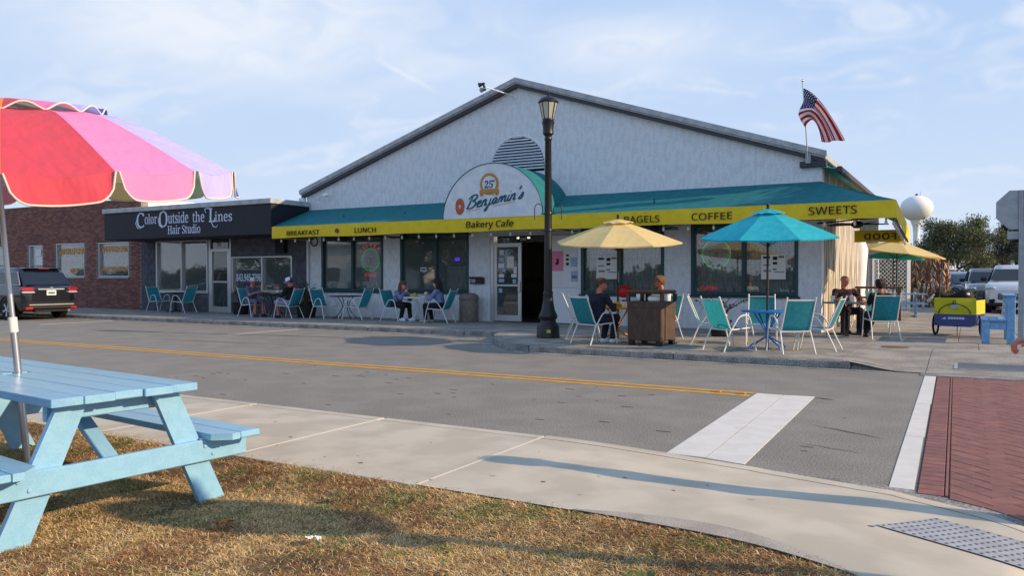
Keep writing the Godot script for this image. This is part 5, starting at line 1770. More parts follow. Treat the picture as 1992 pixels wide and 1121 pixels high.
	part("tub", MB.new().prism(PackedVector2Array([Vector2(-0.40, 0.30), Vector2(-0.30, 0.22), Vector2(0.30, 0.22), Vector2(0.40, 0.30), Vector2(0.41, 0.49), Vector2(-0.41, 0.49)]), 0.0, -0.95), mat(Color(0.27, 0.31, 0.52), 0.7), d)
	var ym := mat(Color(0.80, 0.78, 0.06), 0.6, 0.0, {"backlight_enabled": true, "backlight": Color(0.5, 0.5, 0.2)})
	var yb := func(u: float, v: float) -> Vector3:
		return Vector3(lerpf(-0.40, 0.41, u), lerpf(0.49, 0.85, v), 0.004 + 0.02 * sin(u * 9.0 + v * 4.0) * sin(PI * v))
	part("rear_panel", sheet_out(yb, 16, 8), ym, d)
	for s in [-1.0, 1.0]:
		part("side_panel", MB.new().box(Vector3(s * 0.40 - 0.006, 0.49, -0.9), Vector3(s * 0.40 + 0.006, 0.80, -0.0)), ym, d)
	var hoop := []
	for i in 15:
		var a := PI * i / 14.0
		hoop.append(Vector3(-cos(a) * 0.31, 0.50 + sin(a) * 0.22, 0.03))
	part("hoop", MB.new().tube(hoop, 0.010, 6), M.plastic_black, d)
	part("loop", MB.new().tube(circle(Vector3(0, 0.755, 0.03), 0.03, Vector3.BACK, 14), 0.007, 5), M.plastic_black, d)
	part("badge", MB.new().prism(PackedVector2Array([Vector2(-0.07, 0.63), Vector2(0.07, 0.63), Vector2(0.085, 0.66), Vector2(0.05, 0.70), Vector2(-0.05, 0.70), Vector2(-0.085, 0.66)]), 0.024, 0.03), M.paper_blue, d)
	for i in 6:
		part("letter_mark", MB.new().box(Vector3(-0.13 + i * 0.055, 0.382, 0.001), Vector3(-0.085 + i * 0.055, 0.428, 0.004)), M.letter_pale, d)
	part("logo", MB.new().prism(PackedVector2Array([Vector2(-0.26, 0.38), Vector2(-0.17, 0.38), Vector2(-0.18, 0.43)]), 0.001, 0.005), M.letter_pale, d)
	for s in [-1.0, 1.0]:
		var wl := part("wheel", MB.new().tube(circle(Vector3(0, 0.245, -0.35), 0.225, Vector3.RIGHT, 28), 0.024, 8), M.tyre, d)
		wl.position.x = s * 0.46
		part("rim", MB.new().tube(circle(Vector3(0, 0.245, -0.35), 0.19, Vector3.RIGHT, 24), 0.010, 6), M.black_metal, wl)
		var sp := MB.new()
		for i in 10:
			var a := TAU * i / 10.0
			sp.tube([Vector3(0.015 * (1 if i % 2 == 0 else -1), 0.245, -0.35), Vector3(0, 0.245 + sin(a) * 0.19, -0.35 + cos(a) * 0.19)], 0.003, 4)
		part("spokes", sp, M.steel, wl)
		part("hub", MB.new().tube([Vector3(-0.04, 0.245, -0.35), Vector3(0.04, 0.245, -0.35)], 0.025, 8), M.black_metal, wl)
	part("tow_bar", MB.new().tube([Vector3(0.05, 0.25, 0.0), Vector3(0.06, 0.23, 0.03), Vector3(0.075, 0.02, 0.10)], 0.008, 6), M.plastic_black, d)
	var hi := [["-", -21.9, -19.1, 0.30, 0.42, "round dark planter left of the two men in caps"], ["-", -18.45, -18.75, 0.34, 0.44, "round dark planter with sparse stems right of the two men in caps"], ["-", -4.75, -17.4, 0.24, 0.36, "dark pot of branching twigs behind the chairs of the blue table"], ["-", -18.9, -19.3, 0.2, 0.5, "tall dark pot against the rain pipe at the cafe's left corner"]]
	for k in hi.size():
		var q: Array = hi[k]
		var r: float = q[3]
		var hh: float = q[4]
		var pt := thing("planter", q[5], "planter", Vector3(q[1], SW, q[2]))
		part("pot", MB.new().lathe([Vector2(0, 0), Vector2(r * 0.75, 0), Vector2(r * 0.8, 0.02), Vector2(r * 0.98, hh * 0.9), Vector2(r * 1.05, hh * 0.9), Vector2(r * 1.05, hh), Vector2(r * 0.93, hh), Vector2(r * 0.9, hh * 0.86), Vector2(0, hh * 0.86)], 20), M.pot, pt)
		var names := ["dark leafy plant growing in the planter left of the two men", "tall sparse plant growing in the planter right of the two men", "wide twiggy bush growing in the pot behind the blue table", "thin leafy plant reaching above the table by the rain pipe"]
		var pl := thing("potted_plant", names[k], "plant", Vector3(q[1], SW + hh * 0.86, q[2]))
		var g := RandomNumberGenerator.new()
		g.seed = 300 + k
		var st := MB.new()
		var lv := MB.new()
		var tall: float = [0.55, 0.75, 0.62, 0.7][k]
		var wide: float = [0.30, 0.32, 0.62, 0.30][k]
		for i in [16, 16, 22, 12][k]:
			var a := g.randf() * TAU
			var l := g.randf_range(0.5, 1.0)
			var tip := Vector3(cos(a) * wide * l, tall * g.randf_range(0.6, 1.05), sin(a) * wide * l * 0.7)
			var mid := tip * Vector3(0.35, 0.6, 0.35)
			st.tube([Vector3(cos(a) * 0.05, 0, sin(a) * 0.05), mid, tip], [0.012, 0.009, 0.004], 5, false)
			for j in [7, 7, 8, 8][k]:
				var at := mid.lerp(tip, g.randf_range(-0.5, 1.1))
				var dd := Vector3(g.randfn(), g.randfn() * 0.5 + 0.3, g.randfn()).normalized()
				var ln := g.randf_range(0.05, 0.11)
				var sd := dd.cross(Vector3(g.randfn(), g.randfn(), g.randfn())).normalized() * ln * 0.24
				var nn := dd.cross(sd).normalized()
				lv.tri(at, at + dd * ln * 0.5 + sd, at + dd * ln, nn, nn, nn)
				lv.tri(at, at + dd * ln * 0.5 - sd, at + dd * ln, nn, nn, nn)
		part("stems", st, M.bark, pl)
		part("leaves", lv, mat([Color(0.16, 0.22, 0.15), Color(0.20, 0.25, 0.17), Color(0.17, 0.20, 0.16), Color(0.2, 0.27, 0.16)][k], 0.7), pl)


func bez(a: Vector3, b: Vector3, c: Vector3, d: Vector3, t: float) -> Vector3:
	return a.bezier_interpolate(b, c, d, t)


func rounded(p: Array, r: float, n := 5) -> Array:
	var o := [p[0]]
	for i in range(1, p.size() - 1):
		var a: Vector3 = p[i] + (p[i - 1] - p[i]).normalized() * minf(r, p[i].distance_to(p[i - 1]) * 0.45)
		var b: Vector3 = p[i] + (p[i + 1] - p[i]).normalized() * minf(r, p[i].distance_to(p[i + 1]) * 0.45)
		for k in n + 1:
			var t := float(k) / n
			o.append(a.lerp(p[i], t).lerp(p[i].lerp(b, t), t))
	o.append(p[-1])
	return o


# sling chair facing +z, on its four feet
func make_chair(label: String, group: String) -> Node3D:
	var t := thing("patio_chair", label, "chair", Vector3.ZERO, 0.0, group)
	var fm: Material = M.frame_white
	for s in [-1.0, 1.0]:
		var x: float = s * 0.27
		part("side_frame", MB.new().tube(rounded([Vector3(x * 0.92, 0.95, -0.43), Vector3(x * 0.94, 0.38, -0.19), Vector3(x * 0.95, 0.41, 0.26), Vector3(x, 0.40, 0.29)], 0.07), 0.0135, 8), fm, t)
		part("arm", MB.new().tube(rounded([Vector3(x * 1.04, 0.0, 0.37), Vector3(x * 1.04, 0.38, 0.29), Vector3(x * 1.06, 0.645, 0.20), Vector3(x * 1.06, 0.625, -0.02), Vector3(x * 0.98, 0.37, -0.18)], 0.11, 7), 0.0135, 8), fm, t)
		part("rear_leg", MB.new().tube([Vector3(x * 0.97, 0.385, -0.185), Vector3(x * 1.05, 0.0, -0.36)], 0.0135, 8), fm, t)
		part("end_cap", MB.new().ball(Vector3(x * 0.92, 0.955, -0.433), Vector3.ONE * 0.017, 8, 5), fm, t)
	part("top_rail", MB.new().tube([Vector3(-0.25, 0.915, -0.415), Vector3(0.25, 0.915, -0.415)], 0.010, 6), fm, t)
	part("seat_rail", MB.new().tube([Vector3(-0.25, 0.375, -0.19), Vector3(0.25, 0.375, -0.19)], 0.012, 6), fm, t)
	part("front_rail", MB.new().tube([Vector3(-0.265, 0.395, 0.28), Vector3(0.265, 0.395, 0.28)], 0.012, 6), fm, t)
	var prof := rounded([Vector3(0, 0.905, -0.415), Vector3(0, 0.385, -0.185), Vector3(0, 0.41, 0.285)], 0.12, 6)
	var fin := []
	for i in prof.size() - 1:
		for k in 4:
			fin.append(prof[i].lerp(prof[i + 1], k / 4.0))
	fin.append(prof[-1])
	var f := func(u: float, v: float) -> Vector3:
		var p: Vector3 = fin[int(round(u * (fin.size() - 1)))]
		var sag := 0.018 * sin(PI * v)
		return Vector3(lerpf(-0.245, 0.245, v), p.y - sag * 0.6, p.z - sag * 0.5)
	part("sling", sheet_out(f, fin.size(), 7, Vector3.UP), M.sling, t)
	return t


# market umbrella on its pole: eight gores, a vent on top, ribs beneath
func make_umbrella(label: String, at: Vector3, cloth: Material, pole: Material, r: float, rim: float, peak: float, tilt := Vector3.ZERO, turn := 0.0, n := 8, bow := 0.05) -> Node3D:
	var t := thing("market_umbrella", label, "umbrella", at, 0.0)
	part("pole", MB.new().tube([Vector3(0, 0.02, 0), Vector3(0, rim + 0.1, 0)], 0.021, 10), pole, t)
	var c := Node3D.new()
	var top := MB.new()
	var bs := Basis.from_euler(tilt) * Basis(Vector3.UP, turn)
	var pivot := Vector3(0, rim + 0.05, 0)
	var h := peak - rim
	for i in n:
		var a0 := TAU * i / n
		var pts := []
		for u in 9:
			var row := PackedVector3Array()
			for v in 9:
				var a := a0 + TAU / n * v / 8.0
				var rad := lerpf(0.12, r, u / 8.0)
				var chord := cos(PI / n) / cos(a - a0 - PI / n)
				var edge := sin(PI * v / 8.0)
				var y := h * (1.0 - pow(rad / r, 1.12)) - bow * edge * (rad / r) * 0.7 * 0.5 + 0.02
				var rr := rad * lerpf(1.0, chord, 0.9) * (1.0 - 0.02 * edge * (rad / r))
				row.append(bs * Vector3(cos(a) * rr, y - 0.05, sin(a) * rr) + pivot)
			pts.append(row)
		part("gore", MB.new().grid(pts, Vector3.UP), cloth, t)
		# hanging hem
		var hem := []
		for v in 9:
			var a := a0 + TAU / n * v / 8.0
			var chord := cos(PI / n) / cos(a - a0 - PI / n)
			var edge := sin(PI * v / 8.0)
			var rr := r * lerpf(1.0, chord, 0.9) * (1.0 - 0.02 * edge)
			var y := 0.02 - bow * edge * 0.35
			hem.append(PackedVector3Array([bs * Vector3(cos(a) * rr, y - 0.05, sin(a) * rr) + pivot, bs * Vector3(cos(a) * rr * 0.995, y - 0.075, sin(a) * rr * 0.995) + pivot]))
		part("hem", MB.new().grid(hem, bs * Vector3(cos(a0 + PI / n), 0, sin(a0 + PI / n))), cloth, t)
		var rb := bs * Vector3(cos(a0) * r * 0.985, 0.0 - 0.055, sin(a0) * r * 0.985) + pivot
		part("rib", MB.new().tube([bs * Vector3(cos(a0) * 0.05, h - 0.09, sin(a0) * 0.05) + pivot, rb], 0.008, 5), pole, t)
		part("strut", MB.new().tube([bs * Vector3(0, -0.22, 0) + pivot, bs * Vector3(cos(a0) * r * 0.5, h * 0.50 - 0.06, sin(a0) * r * 0.5) + pivot], 0.007, 5), pole, t)
	var vp := []
	for i in n * 4 + 1:
		var a := TAU * i / (n * 4)
		var row := PackedVector3Array()
		for v in 4:
			var rad := lerpf(0.02, r * 0.235, v / 3.0)
			row.append(bs * Vector3(cos(a) * rad, h * (1.0 - pow(rad / r, 1.12)) + 0.03 + 0.02 * absf(sin(a * n / 2.0)) * v / 3.0 - 0.03, sin(a) * rad) + pivot)
		vp.append(row)
	part("vent", MB.new().grid(vp, Vector3.UP), cloth, t)
	var fin := part("finial", MB.new().lathe([Vector2(0.02, -0.03), Vector2(0.035, 0.0), Vector2(0.018, 0.02), Vector2(0.034, 0.05), Vector2(0.025, 0.075), Vector2(0, 0.085)], 10), pole, t)
	fin.transform = Transform3D(bs, bs * Vector3(0, h + 0.01, 0) + pivot)
	return t


func round_table(called: String, label: String, at: Vector3, r: float, h: float, topm: Material, legm: Material, style := 0, turn := 0.0) -> Node3D:
	var t := thing(called, label, "table", at, turn)
	part("tabletop", MB.new().lathe([Vector2(0, h - 0.03), Vector2(r - 0.02, h - 0.03), Vector2(r, h - 0.022), Vector2(r, h - 0.006), Vector2(r - 0.008, h), Vector2(0, h)], 36), topm, t)
	if style == 0:      # bowed legs tied by a ring
		for i in 4:
			var a := TAU * i / 4.0 + 0.4
			var d := Vector3(cos(a), 0, sin(a))
			var p := []
			for k in 9:
				var u := k / 8.0
				p.append(d * (0.10 + 0.30 * pow(absf(u - 0.42) / 0.58, 1.6) * (1.0 if u > 0.42 else 0.9)) + Vector3.UP * (h - 0.03) * (1.0 - u))
			part("leg", MB.new().tube(p, 0.012, 7), legm, t)
		part("leg_ring", MB.new().tube(circle(Vector3(0, h * 0.54, 0), 0.115, Vector3.UP), 0.009, 6), legm, t)
	elif style == 1:    # crossing bars
		part("column", MB.new().tube([Vector3(0, 0, 0), Vector3(0, h - 0.03, 0)], 0.03, 10), legm, t)
		for i in 4:
			var a := TAU * i / 4.0 + 0.75
			var d := Vector3(cos(a), 0, sin(a))
			part("brace", MB.new().tube([d * r * 0.62 + Vector3.UP * (h - 0.03), d * 0.06 + Vector3.UP * h * 0.52, Vector3.UP * h * 0.42], 0.014, 6), legm, t)
			part("leg", MB.new().tube(rounded([Vector3.UP * h * 0.36, d * 0.14 + Vector3.UP * h * 0.24, d * r * 0.78 + Vector3.UP * 0.08, d * r * 0.84], 0.10), 0.014, 6), legm, t)
	else:               # pedestal with a cross foot
		part("column", MB.new().tube([Vector3(0, 0.03, 0), Vector3(0, h - 0.03, 0)], 0.05, 12), legm, t)
		for i in 4:
			var f := part("foot", MB.new().beam(Vector3(0, 0.035, 0), Vector3(0.36, 0.015, 0), 0.07, 0.03, Vector3.UP, 0.008), legm, t)
			f.rotation.y = TAU * i / 4.0 + 0.4
	return t


func build_terrace() -> void:
	var g := "teal sling chairs with white frames outside the cafe"
	var list := [
		[-26.25, -19.05, 88.0, "teal sling chair with its back to the brick shop, leftmost under the navy canopy"],
		[-24.75, -18.98, -84.0, "teal sling chair facing left before the studio door"],
		[-20.35, -18.2, 84.0, "teal chair under the man in the grey-blue shirt"],
		[-18.62, -18.15, -84.0, "teal chair under the man in the dark jacket and white cap"],
		[-17.42, -18.45, 80.0, "teal chair left of the empty black table"],
		[-16.15, -18.55, -82.0, "teal chair right of the empty black table"],
		[-14.72, -18.6, 84.0, "teal chair under the light-haired girl"],
		[-12.98, -18.42, -80.0, "teal chair under the dark-haired girl, next to the tan bin"],
		[-6.40, -14.30, 158.0, "teal chair with its back to the street under the man in navy"],
		[-7.18, -15.45, 118.0, "pale-lit teal chair behind the man in navy"],
		[-5.62, -16.05, -18.0, "teal chair behind the brown bin under the man in glasses"],
		[-4.38, -15.30, 104.0, "leftmost teal chair at the blue table, seen edge-on"],
		[-3.72, -14.20, 146.0, "front left teal chair at the blue table with its back to the street"],
		[-2.68, -14.30, -146.0, "front right teal chair at the blue table, sunlit back"],
		[-3.52, -15.85, 12.0, "teal chair facing the street behind the blue table"],
		[-2.35, -15.05, -92.0, "rightmost teal chair at the blue table, facing left"],
		[-1.62, -18.50, -158.0, "teal chair under the woman in the dark cap"],
		[-2.72, -22.6, 150.0, "left one of the two empty teal chairs behind the bald man"],
		[-2.05, -22.9, 172.0, "right one of the two empty teal chairs behind the bald man"]]
	var c0: Node3D
	for k in list.size():
		var q: Array = list[k]
		if k == 0:
			c0 = make_chair(q[3], g)
			c0.position = Vector3(q[0], SW, q[1])
			c0.rotation.y = deg_to_rad(q[2])
		else:
			copy(c0, q[3], Vector3(q[0], SW, q[1]), q[2])
	round_table("cafe_table", "small dark table between the two chairs left of the studio door", Vector3(-25.5, SW, -19.2), 0.36, 0.72, M.black_matte, M.black_metal, 2)
	round_table("cafe_table", "dark table between the two men in caps", Vector3(-19.5, SW, -18.35), 0.42, 0.73, M.black_matte, M.black_matte, 0)
	round_table("cafe_table", "empty round black metal table left of the two girls", Vector3(-16.8, SW, -18.75), 0.50, 0.72, M.black_metal, M.black_metal, 0)
	round_table("cafe_table", "round white table between the two girls", Vector3(-13.82, SW, -18.65), 0.50, 0.72, M.white_matte, M.frame_white, 0)
	round_table("cafe_table", "yellow round table under the yellow umbrella", Vector3(-6.2, SW, -15.05), 0.48, 0.70, M.table_yellow, M.table_yellow, 1, 20.0)
	round_table("cafe_table", "blue round table under the turquoise umbrella", Vector3(-3.17, SW, -14.75), 0.46, 0.70, M.table_blue, M.table_blue, 1)
	round_table("cafe_table", "pale round pedestal table before the bald man", Vector3(-2.46, SW, -19.15), 0.42, 0.74, M.grey_matte, M.black_matte, 2)
	make_umbrella("pale yellow market umbrella over the yellow table beside the brown bin", Vector3(-6.2, SW, -15.05), M.cloth_yellow, M.pole_wood, 1.31, 2.0, 2.44, Vector3(0.10, 0.0, -0.04), 0.13, 8)
	make_umbrella("turquoise market umbrella over the blue table", Vector3(-3.17, SW, -14.75), M.cloth_blue, M.pole_wood, 1.26, 2.02, 2.50, Vector3(0.09, 0.0, -0.02), 0.62, 8)
	make_umbrella("tilted yellow umbrella over the far picnic table by the lattice", Vector3(-2.15, SW, -29.9), M.cloth_yellow, M.black_metal, 1.55, 2.1, 2.52, Vector3(0.0, 0.0, -0.14), 0.3, 8)
	make_umbrella("turquoise umbrella behind the tilted yellow one at the far picnic table", Vector3(-2.35, SW, -31.1), M.cloth_blue, M.black_metal, 1.0, 1.95, 2.25, Vector3(0.0, 0.0, -0.05), 0.1, 8)
	# blue picnic tables at the back
	for k in 1:
		var t := thing("picnic_table", ["blue picnic table under the tilted yellow umbrella", "second blue picnic table behind the dog trailer"][k], "picnic table", [Vector3(-1.98, SW, -29.2), Vector3(-0.75, SW, -33.2)][k], [5.0, 12.0][k])
		for i in 5:
			part("top_plank", MB.new().box(Vector3(-0.75, 0.72, -0.40 + i * 0.162), Vector3(0.75, 0.755, -0.25 + i * 0.162), 0.006), M.wood_blue_dark, t)
		for s in [-1.0, 1.0]:
			for i in 2:
				part("bench_plank", MB.new().box(Vector3(-0.75, 0.42, s * 0.68 - 0.13 + i * 0.135), Vector3(0.75, 0.45, s * 0.68 - 0.005 + i * 0.135), 0.006), M.wood_blue_dark, t)
			part("leg", MB.new().box(Vector3(s * 0.45 - 0.04, 0, -0.05), Vector3(s * 0.45 + 0.04, 0.718, 0.05), 0.006), M.wood_blue_dark, t)
			part("bearer", MB.new().box(Vector3(s * 0.45 - 0.035, 0.36, -0.8), Vector3(s * 0.45 + 0.035, 0.418, 0.8), 0.006), M.wood_blue_dark, t)
			part("foot", MB.new().box(Vector3(s * 0.45 - 0.035, 0.0, -0.6), Vector3(s * 0.45 + 0.035, 0.05, -0.051), 0.006), M.wood_blue_dark, t)
			part("foot", MB.new().box(Vector3(s * 0.45 - 0.035, 0.0, 0.051), Vector3(s * 0.45 + 0.035, 0.05, 0.6), 0.006), M.wood_blue_dark, t)
	var bb := thing("wooden_bench", "dark brown bench back behind the bald man's chairs", "bench", Vector3(-2.35, SW, -26.0), 8.0)
	for s in [-1.0, 1.0]:
		part("leg", MB.new().box(Vector3(s * 0.55 - 0.05, 0, -0.05), Vector3(s * 0.55 + 0.05, 0.95, 0.05), 0.008), M.bin_brown, bb)
	part("top_rail", MB.new().box(Vector3(-0.65, 0.953, -0.06), Vector3(0.65, 1.02, 0.06), 0.01), M.bin_brown, bb)
	part("mid_rail", MB.new().box(Vector3(-0.499, 0.45, -0.03), Vector3(0.499, 0.56, 0.03), 0.01), M.bin_brown, bb)


func build_foreground() -> void:
	var t := thing("picnic_table", "light blue wooden picnic table in the left foreground with the big parasol through it", "picnic table", Vector3(-5.46, 0.05, -2.90), -5.5)
	var pw := 0.168
	for i in 5:
		var z0 := -0.42 + i * pw
		var e: float = 1.40 + [0.0, 0.012, -0.006, 0.008, 0.0][i]
		if i == 2:
			# the middle plank is cut round the pole
			part("top_plank", MB.new().box(Vector3(-1.4, 0.715, z0 + 0.002), Vector3(-0.03, 0.76, z0 + pw - 0.002), 0.006), M.wood_blue, t)
			part("top_plank", MB.new().box(Vector3(0.03, 0.715, z0 + 0.002), Vector3(e, 0.76, z0 + pw - 0.002), 0.006), M.wood_blue, t)
		else:
			part("top_plank", MB.new().box(Vector3(-1.4, 0.715, z0 + 0.001), Vector3(e, 0.76 - 0.001 * (i % 2), z0 + pw - 0.001), 0.003), M.wood_blue if i % 2 else M.wood_blue_b, t)
	for s in [-1.0, 1.0]:
		for i in 2:
			var a: float = s * (0.50 + i * 0.148)
			var b: float = s * (0.50 + i * 0.148 + 0.144)
			var lo := minf(a, b)
			var hi := maxf(a, b)
			var cut := 0.09
			if i == 0:      # clipped inner corners
				var inner := a
				var pl := PackedVector2Array([Vector2(-1.5 + cut, inner), Vector2(1.5 - cut, inner), Vector2(1.5, inner + s * cut), Vector2(1.5, b), Vector2(-1.5, b), Vector2(-1.5, inner + s * cut)])
				part("bench_plank", MB.new().slab(pl, 0.395, 0.435), M.wood_blue, t)
			else:
				part("bench_plank", MB.new().box(Vector3(-1.5, 0.395, lo), Vector3(1.5, 0.435, hi), 0.006), M.wood_blue, t)
	for s in [-1.0, 1.0]:
		var x: float = s * 1.29
		for q in [-1.0, 1.0]:
			var f := PackedVector2Array([Vector2(q * 0.19, 0.712), Vector2(q * 0.345, 0.712), Vector2(q * 0.665, 0.0), Vector2(q * 0.49, 0.0)])
			var m := MB.new()
			m.xf = Transform3D(Basis(Vector3(0, 0, 1), Vector3.UP, Vector3(-1, 0, 0)), Vector3.ZERO)
			m.prism(f, -x + 0.02, -x - 0.02)
			part("leg", m, M.wood_blue, t)
		part("top_bearer", MB.new().box(Vector3(x - s * 0.06 - 0.02, 0.62, -0.38), Vector3(x - s * 0.06 + 0.02, 0.712, 0.38), 0.006), M.wood_blue, t)
		part("bench_bearer", MB.new().box(Vector3(x + s * 0.041 - 0.019, 0.26, -0.80), Vector3(x + s * 0.041 + 0.019, 0.392, 0.80), 0.006), M.wood_blue, t)
		part("brace", MB.new().beam(Vector3(x - s * 0.03, 0.30, 0.0), Vector3(s * 0.62, 0.69, 0.0), 0.09, 0.04, Vector3.UP, 0.005), M.wood_blue, t)
		for q in [-0.53, 0.53]:
			for dy in [-0.025, 0.03]:
				var bo := part("bolt", MB.new().lathe([Vector2(0.013, 0), Vector2(0.011, 0.006), Vector2(0, 0.008)], 8), M.wood_blue, t)
				bo.transform = Transform3D(Basis(Vector3.BACK, -s * PI / 2), Vector3(x + s * 0.061, 0.325 + dy, q + dy))
	# the parasol: leaning a little, sixteen coloured gores with scalloped flaps
	var lean := -Vector3(0.866, 0, -0.5) * 0.096
	var axis := (Vector3.UP + lean).normalized()
	var bx := (Vector3.RIGHT - axis * axis.x).normalized()
	var bs := Basis(bx, axis, bx.cross(axis))
	var u := thing("parasol", "large rainbow-panelled parasol with scalloped white-piped flaps in the left foreground", "parasol", Vector3(-5.41, 0.05, -2.95))
	var ln := -Vector3(0.866, 0, -0.5) * 0.095
	var tip := Vector3(0.028, 0, 0.121)
	var ax2 := (Vector3.UP + tip).normalized()
	var bx2 := (Vector3.RIGHT - ax2 * ax2.x).normalized()
	var cb := Basis(bx2, ax2, bx2.cross(ax2))
	var joint := Vector3.UP * 2.02 + ln * 2.0
	var centre := Vector3(-0.178, 2.057, -0.013)
	var can := func(p: Vector3) -> Vector3: return centre + cb * (p - Vector3.UP * 2.057)
	part("pole", MB.new().tube([Vector3.ZERO, Vector3.UP * 1.10 + ln * 1.10], 0.022, 14), M.steel, u)
	part("upper_pole", MB.new().tube([Vector3.UP * 1.10 + ln * 1.10, joint, can.call(Vector3(0, 2.56, 0))], 0.018, 14), M.steel, u)
	part("collar", MB.new().lathe([Vector2(0.022, 1.03), Vector2(0.028, 1.035), Vector2(0.028, 1.13), Vector2(0.02, 1.135)], 14), M.white_matte, u).basis = bs
	part("foot_spike", MB.new().lathe([Vector2(0.0, -0.02), Vector2(0.06, -0.01), Vector2(0.05, 0.03), Vector2(0.024, 0.06)], 12), M.steel, u)
	var cols := [Color(0.80, 0.21, 0.29), Color(0.95, 0.51, 0.73), Color(0.73, 0.71, 0.94), Color(0.22, 0.32, 0.74), Color(0.15, 0.55, 0.75), Color(0.25, 0.65, 0.35), Color(0.95, 0.82, 0.25), Color(0.95, 0.52, 0.18)]
	var cm := []
	for c in cols:
		cm.append(mat(c, 0.75, 0.0, {"backlight_enabled": true, "backlight": Color(0.55, 0.55, 0.55), "rim_enabled": true, "rim": 0.25, "rim_tint": 0.6, "heightmap_enabled": true, "heightmap_texture": M.folds, "heightmap_scale": 1.6, "uv1_triplanar": true, "uv1_scale": Vector3(1.3, 0.6, 1.3)}))
	var R := 1.416
	var N := 16
	var a_cam := deg_to_rad(30.7)
	var hub := 2.057
	var prof := func(r: float) -> float:
		return hub + (0.40 * (1.0 - pow(clampf((r - 0.70) / 0.716, 0.0, 1.0), 1.12)) + 0.13 * maxf(0.0, 0.70 - r))
	var pipe := M.piping as Material
	for k in N:
		# panel k lies to the right of the line to the viewer for k = 0, and so on round
		var a0 := a_cam - TAU * k / N
		var a1 := a_cam - TAU * (k + 1) / N
		var m: Material = cm[k % 8]
		var pts := []
		for i in 12:
			var row := PackedVector3Array()
			for j in 7:
				var a := lerpf(a0, a1, j / 6.0)
				var r := lerpf(0.35, R, i / 11.0)
				var dip := sin(PI * j / 6.0)
				var rr := r * (1.0 - dip * 0.016)
				row.append(can.call(Vector3(cos(a) * rr, prof.call(r) - dip * 0.018 * r, sin(a) * rr)))
			pts.append(row)
		part("gore", MB.new().grid(pts, Vector3.UP), m, u)
		# flap: hangs from the hem, rounded at both lower corners
		var fl := []
		var edge := []
		for j in 25:
			var s := j / 24.0
			var a := lerpf(a0, a1, lerpf(0.015, 0.985, s))
			var dip := sin(PI * s)
			var d := minf(s, 1.0 - s) / 0.20
			var len := 0.155 * (1.0 if d >= 1.0 else sqrt(maxf(0.0, 1.0 - (1.0 - d) * (1.0 - d))))
			var row := PackedVector3Array()
			for i in 5:
				var q := i / 4.0
				var rr := R * (1.0 - dip * 0.016) + 0.018 * q + 0.012 * sin(s * 9.0 + k) * q
				row.append(can.call(Vector3(cos(a) * rr, hub - dip * 0.026 - len * q, sin(a) * rr)))
			fl.append(row)
			edge.append(row[4])
		var flap := part("flap", MB.new().grid(fl, Vector3(cos((a0 + a1) / 2), 0.1, sin((a0 + a1) / 2))), m, u)
		part("piping", MB.new().tube(edge, 0.0065, 6), pipe, flap)
		# vent panel lifting between the ribs
		var vp := []
		var ve := []
		for j in 11:
			var s := j / 10.0
			var a := lerpf(a0, a1, s)
			var lift := pow(sin(PI * s), 1.3)
			var row := PackedVector3Array()
			for i in 7:
				var r := lerpf(0.02, 0.60, i / 6.0)
				var q := i / 6.0
				row.append(can.call(Vector3(cos(a) * r, hub + 0.535 - 0.125 * pow(q, 1.4) + lift * 0.05 * q * q, sin(a) * r)))
			vp.append(row)
			ve.append(row[6])
		var vent := part("vent", MB.new().grid(vp, Vector3.UP), m, u)
		part("piping", MB.new().tube(ve, 0.006, 6), pipe, vent)
		part("rib", MB.new().tube([can.call(Vector3(cos(a0) * 0.04, hub + 0.50, sin(a0) * 0.04)), can.call(Vector3(cos(a0) * R * 0.6, prof.call(R * 0.6) - 0.02, sin(a0) * R * 0.6)), can.call(Vector3(cos(a0) * R * 0.99, hub - 0.012, sin(a0) * R * 0.99))], 0.006, 5), M.steel, u)
		part("strut", MB.new().tube([can.call(Vector3(cos(a0) * 0.03, hub + 0.08, sin(a0) * 0.03)), can.call(Vector3(cos(a0) * 0.75, prof.call(0.75) - 0.03, sin(a0) * 0.75))], 0.005, 5), M.steel, u)


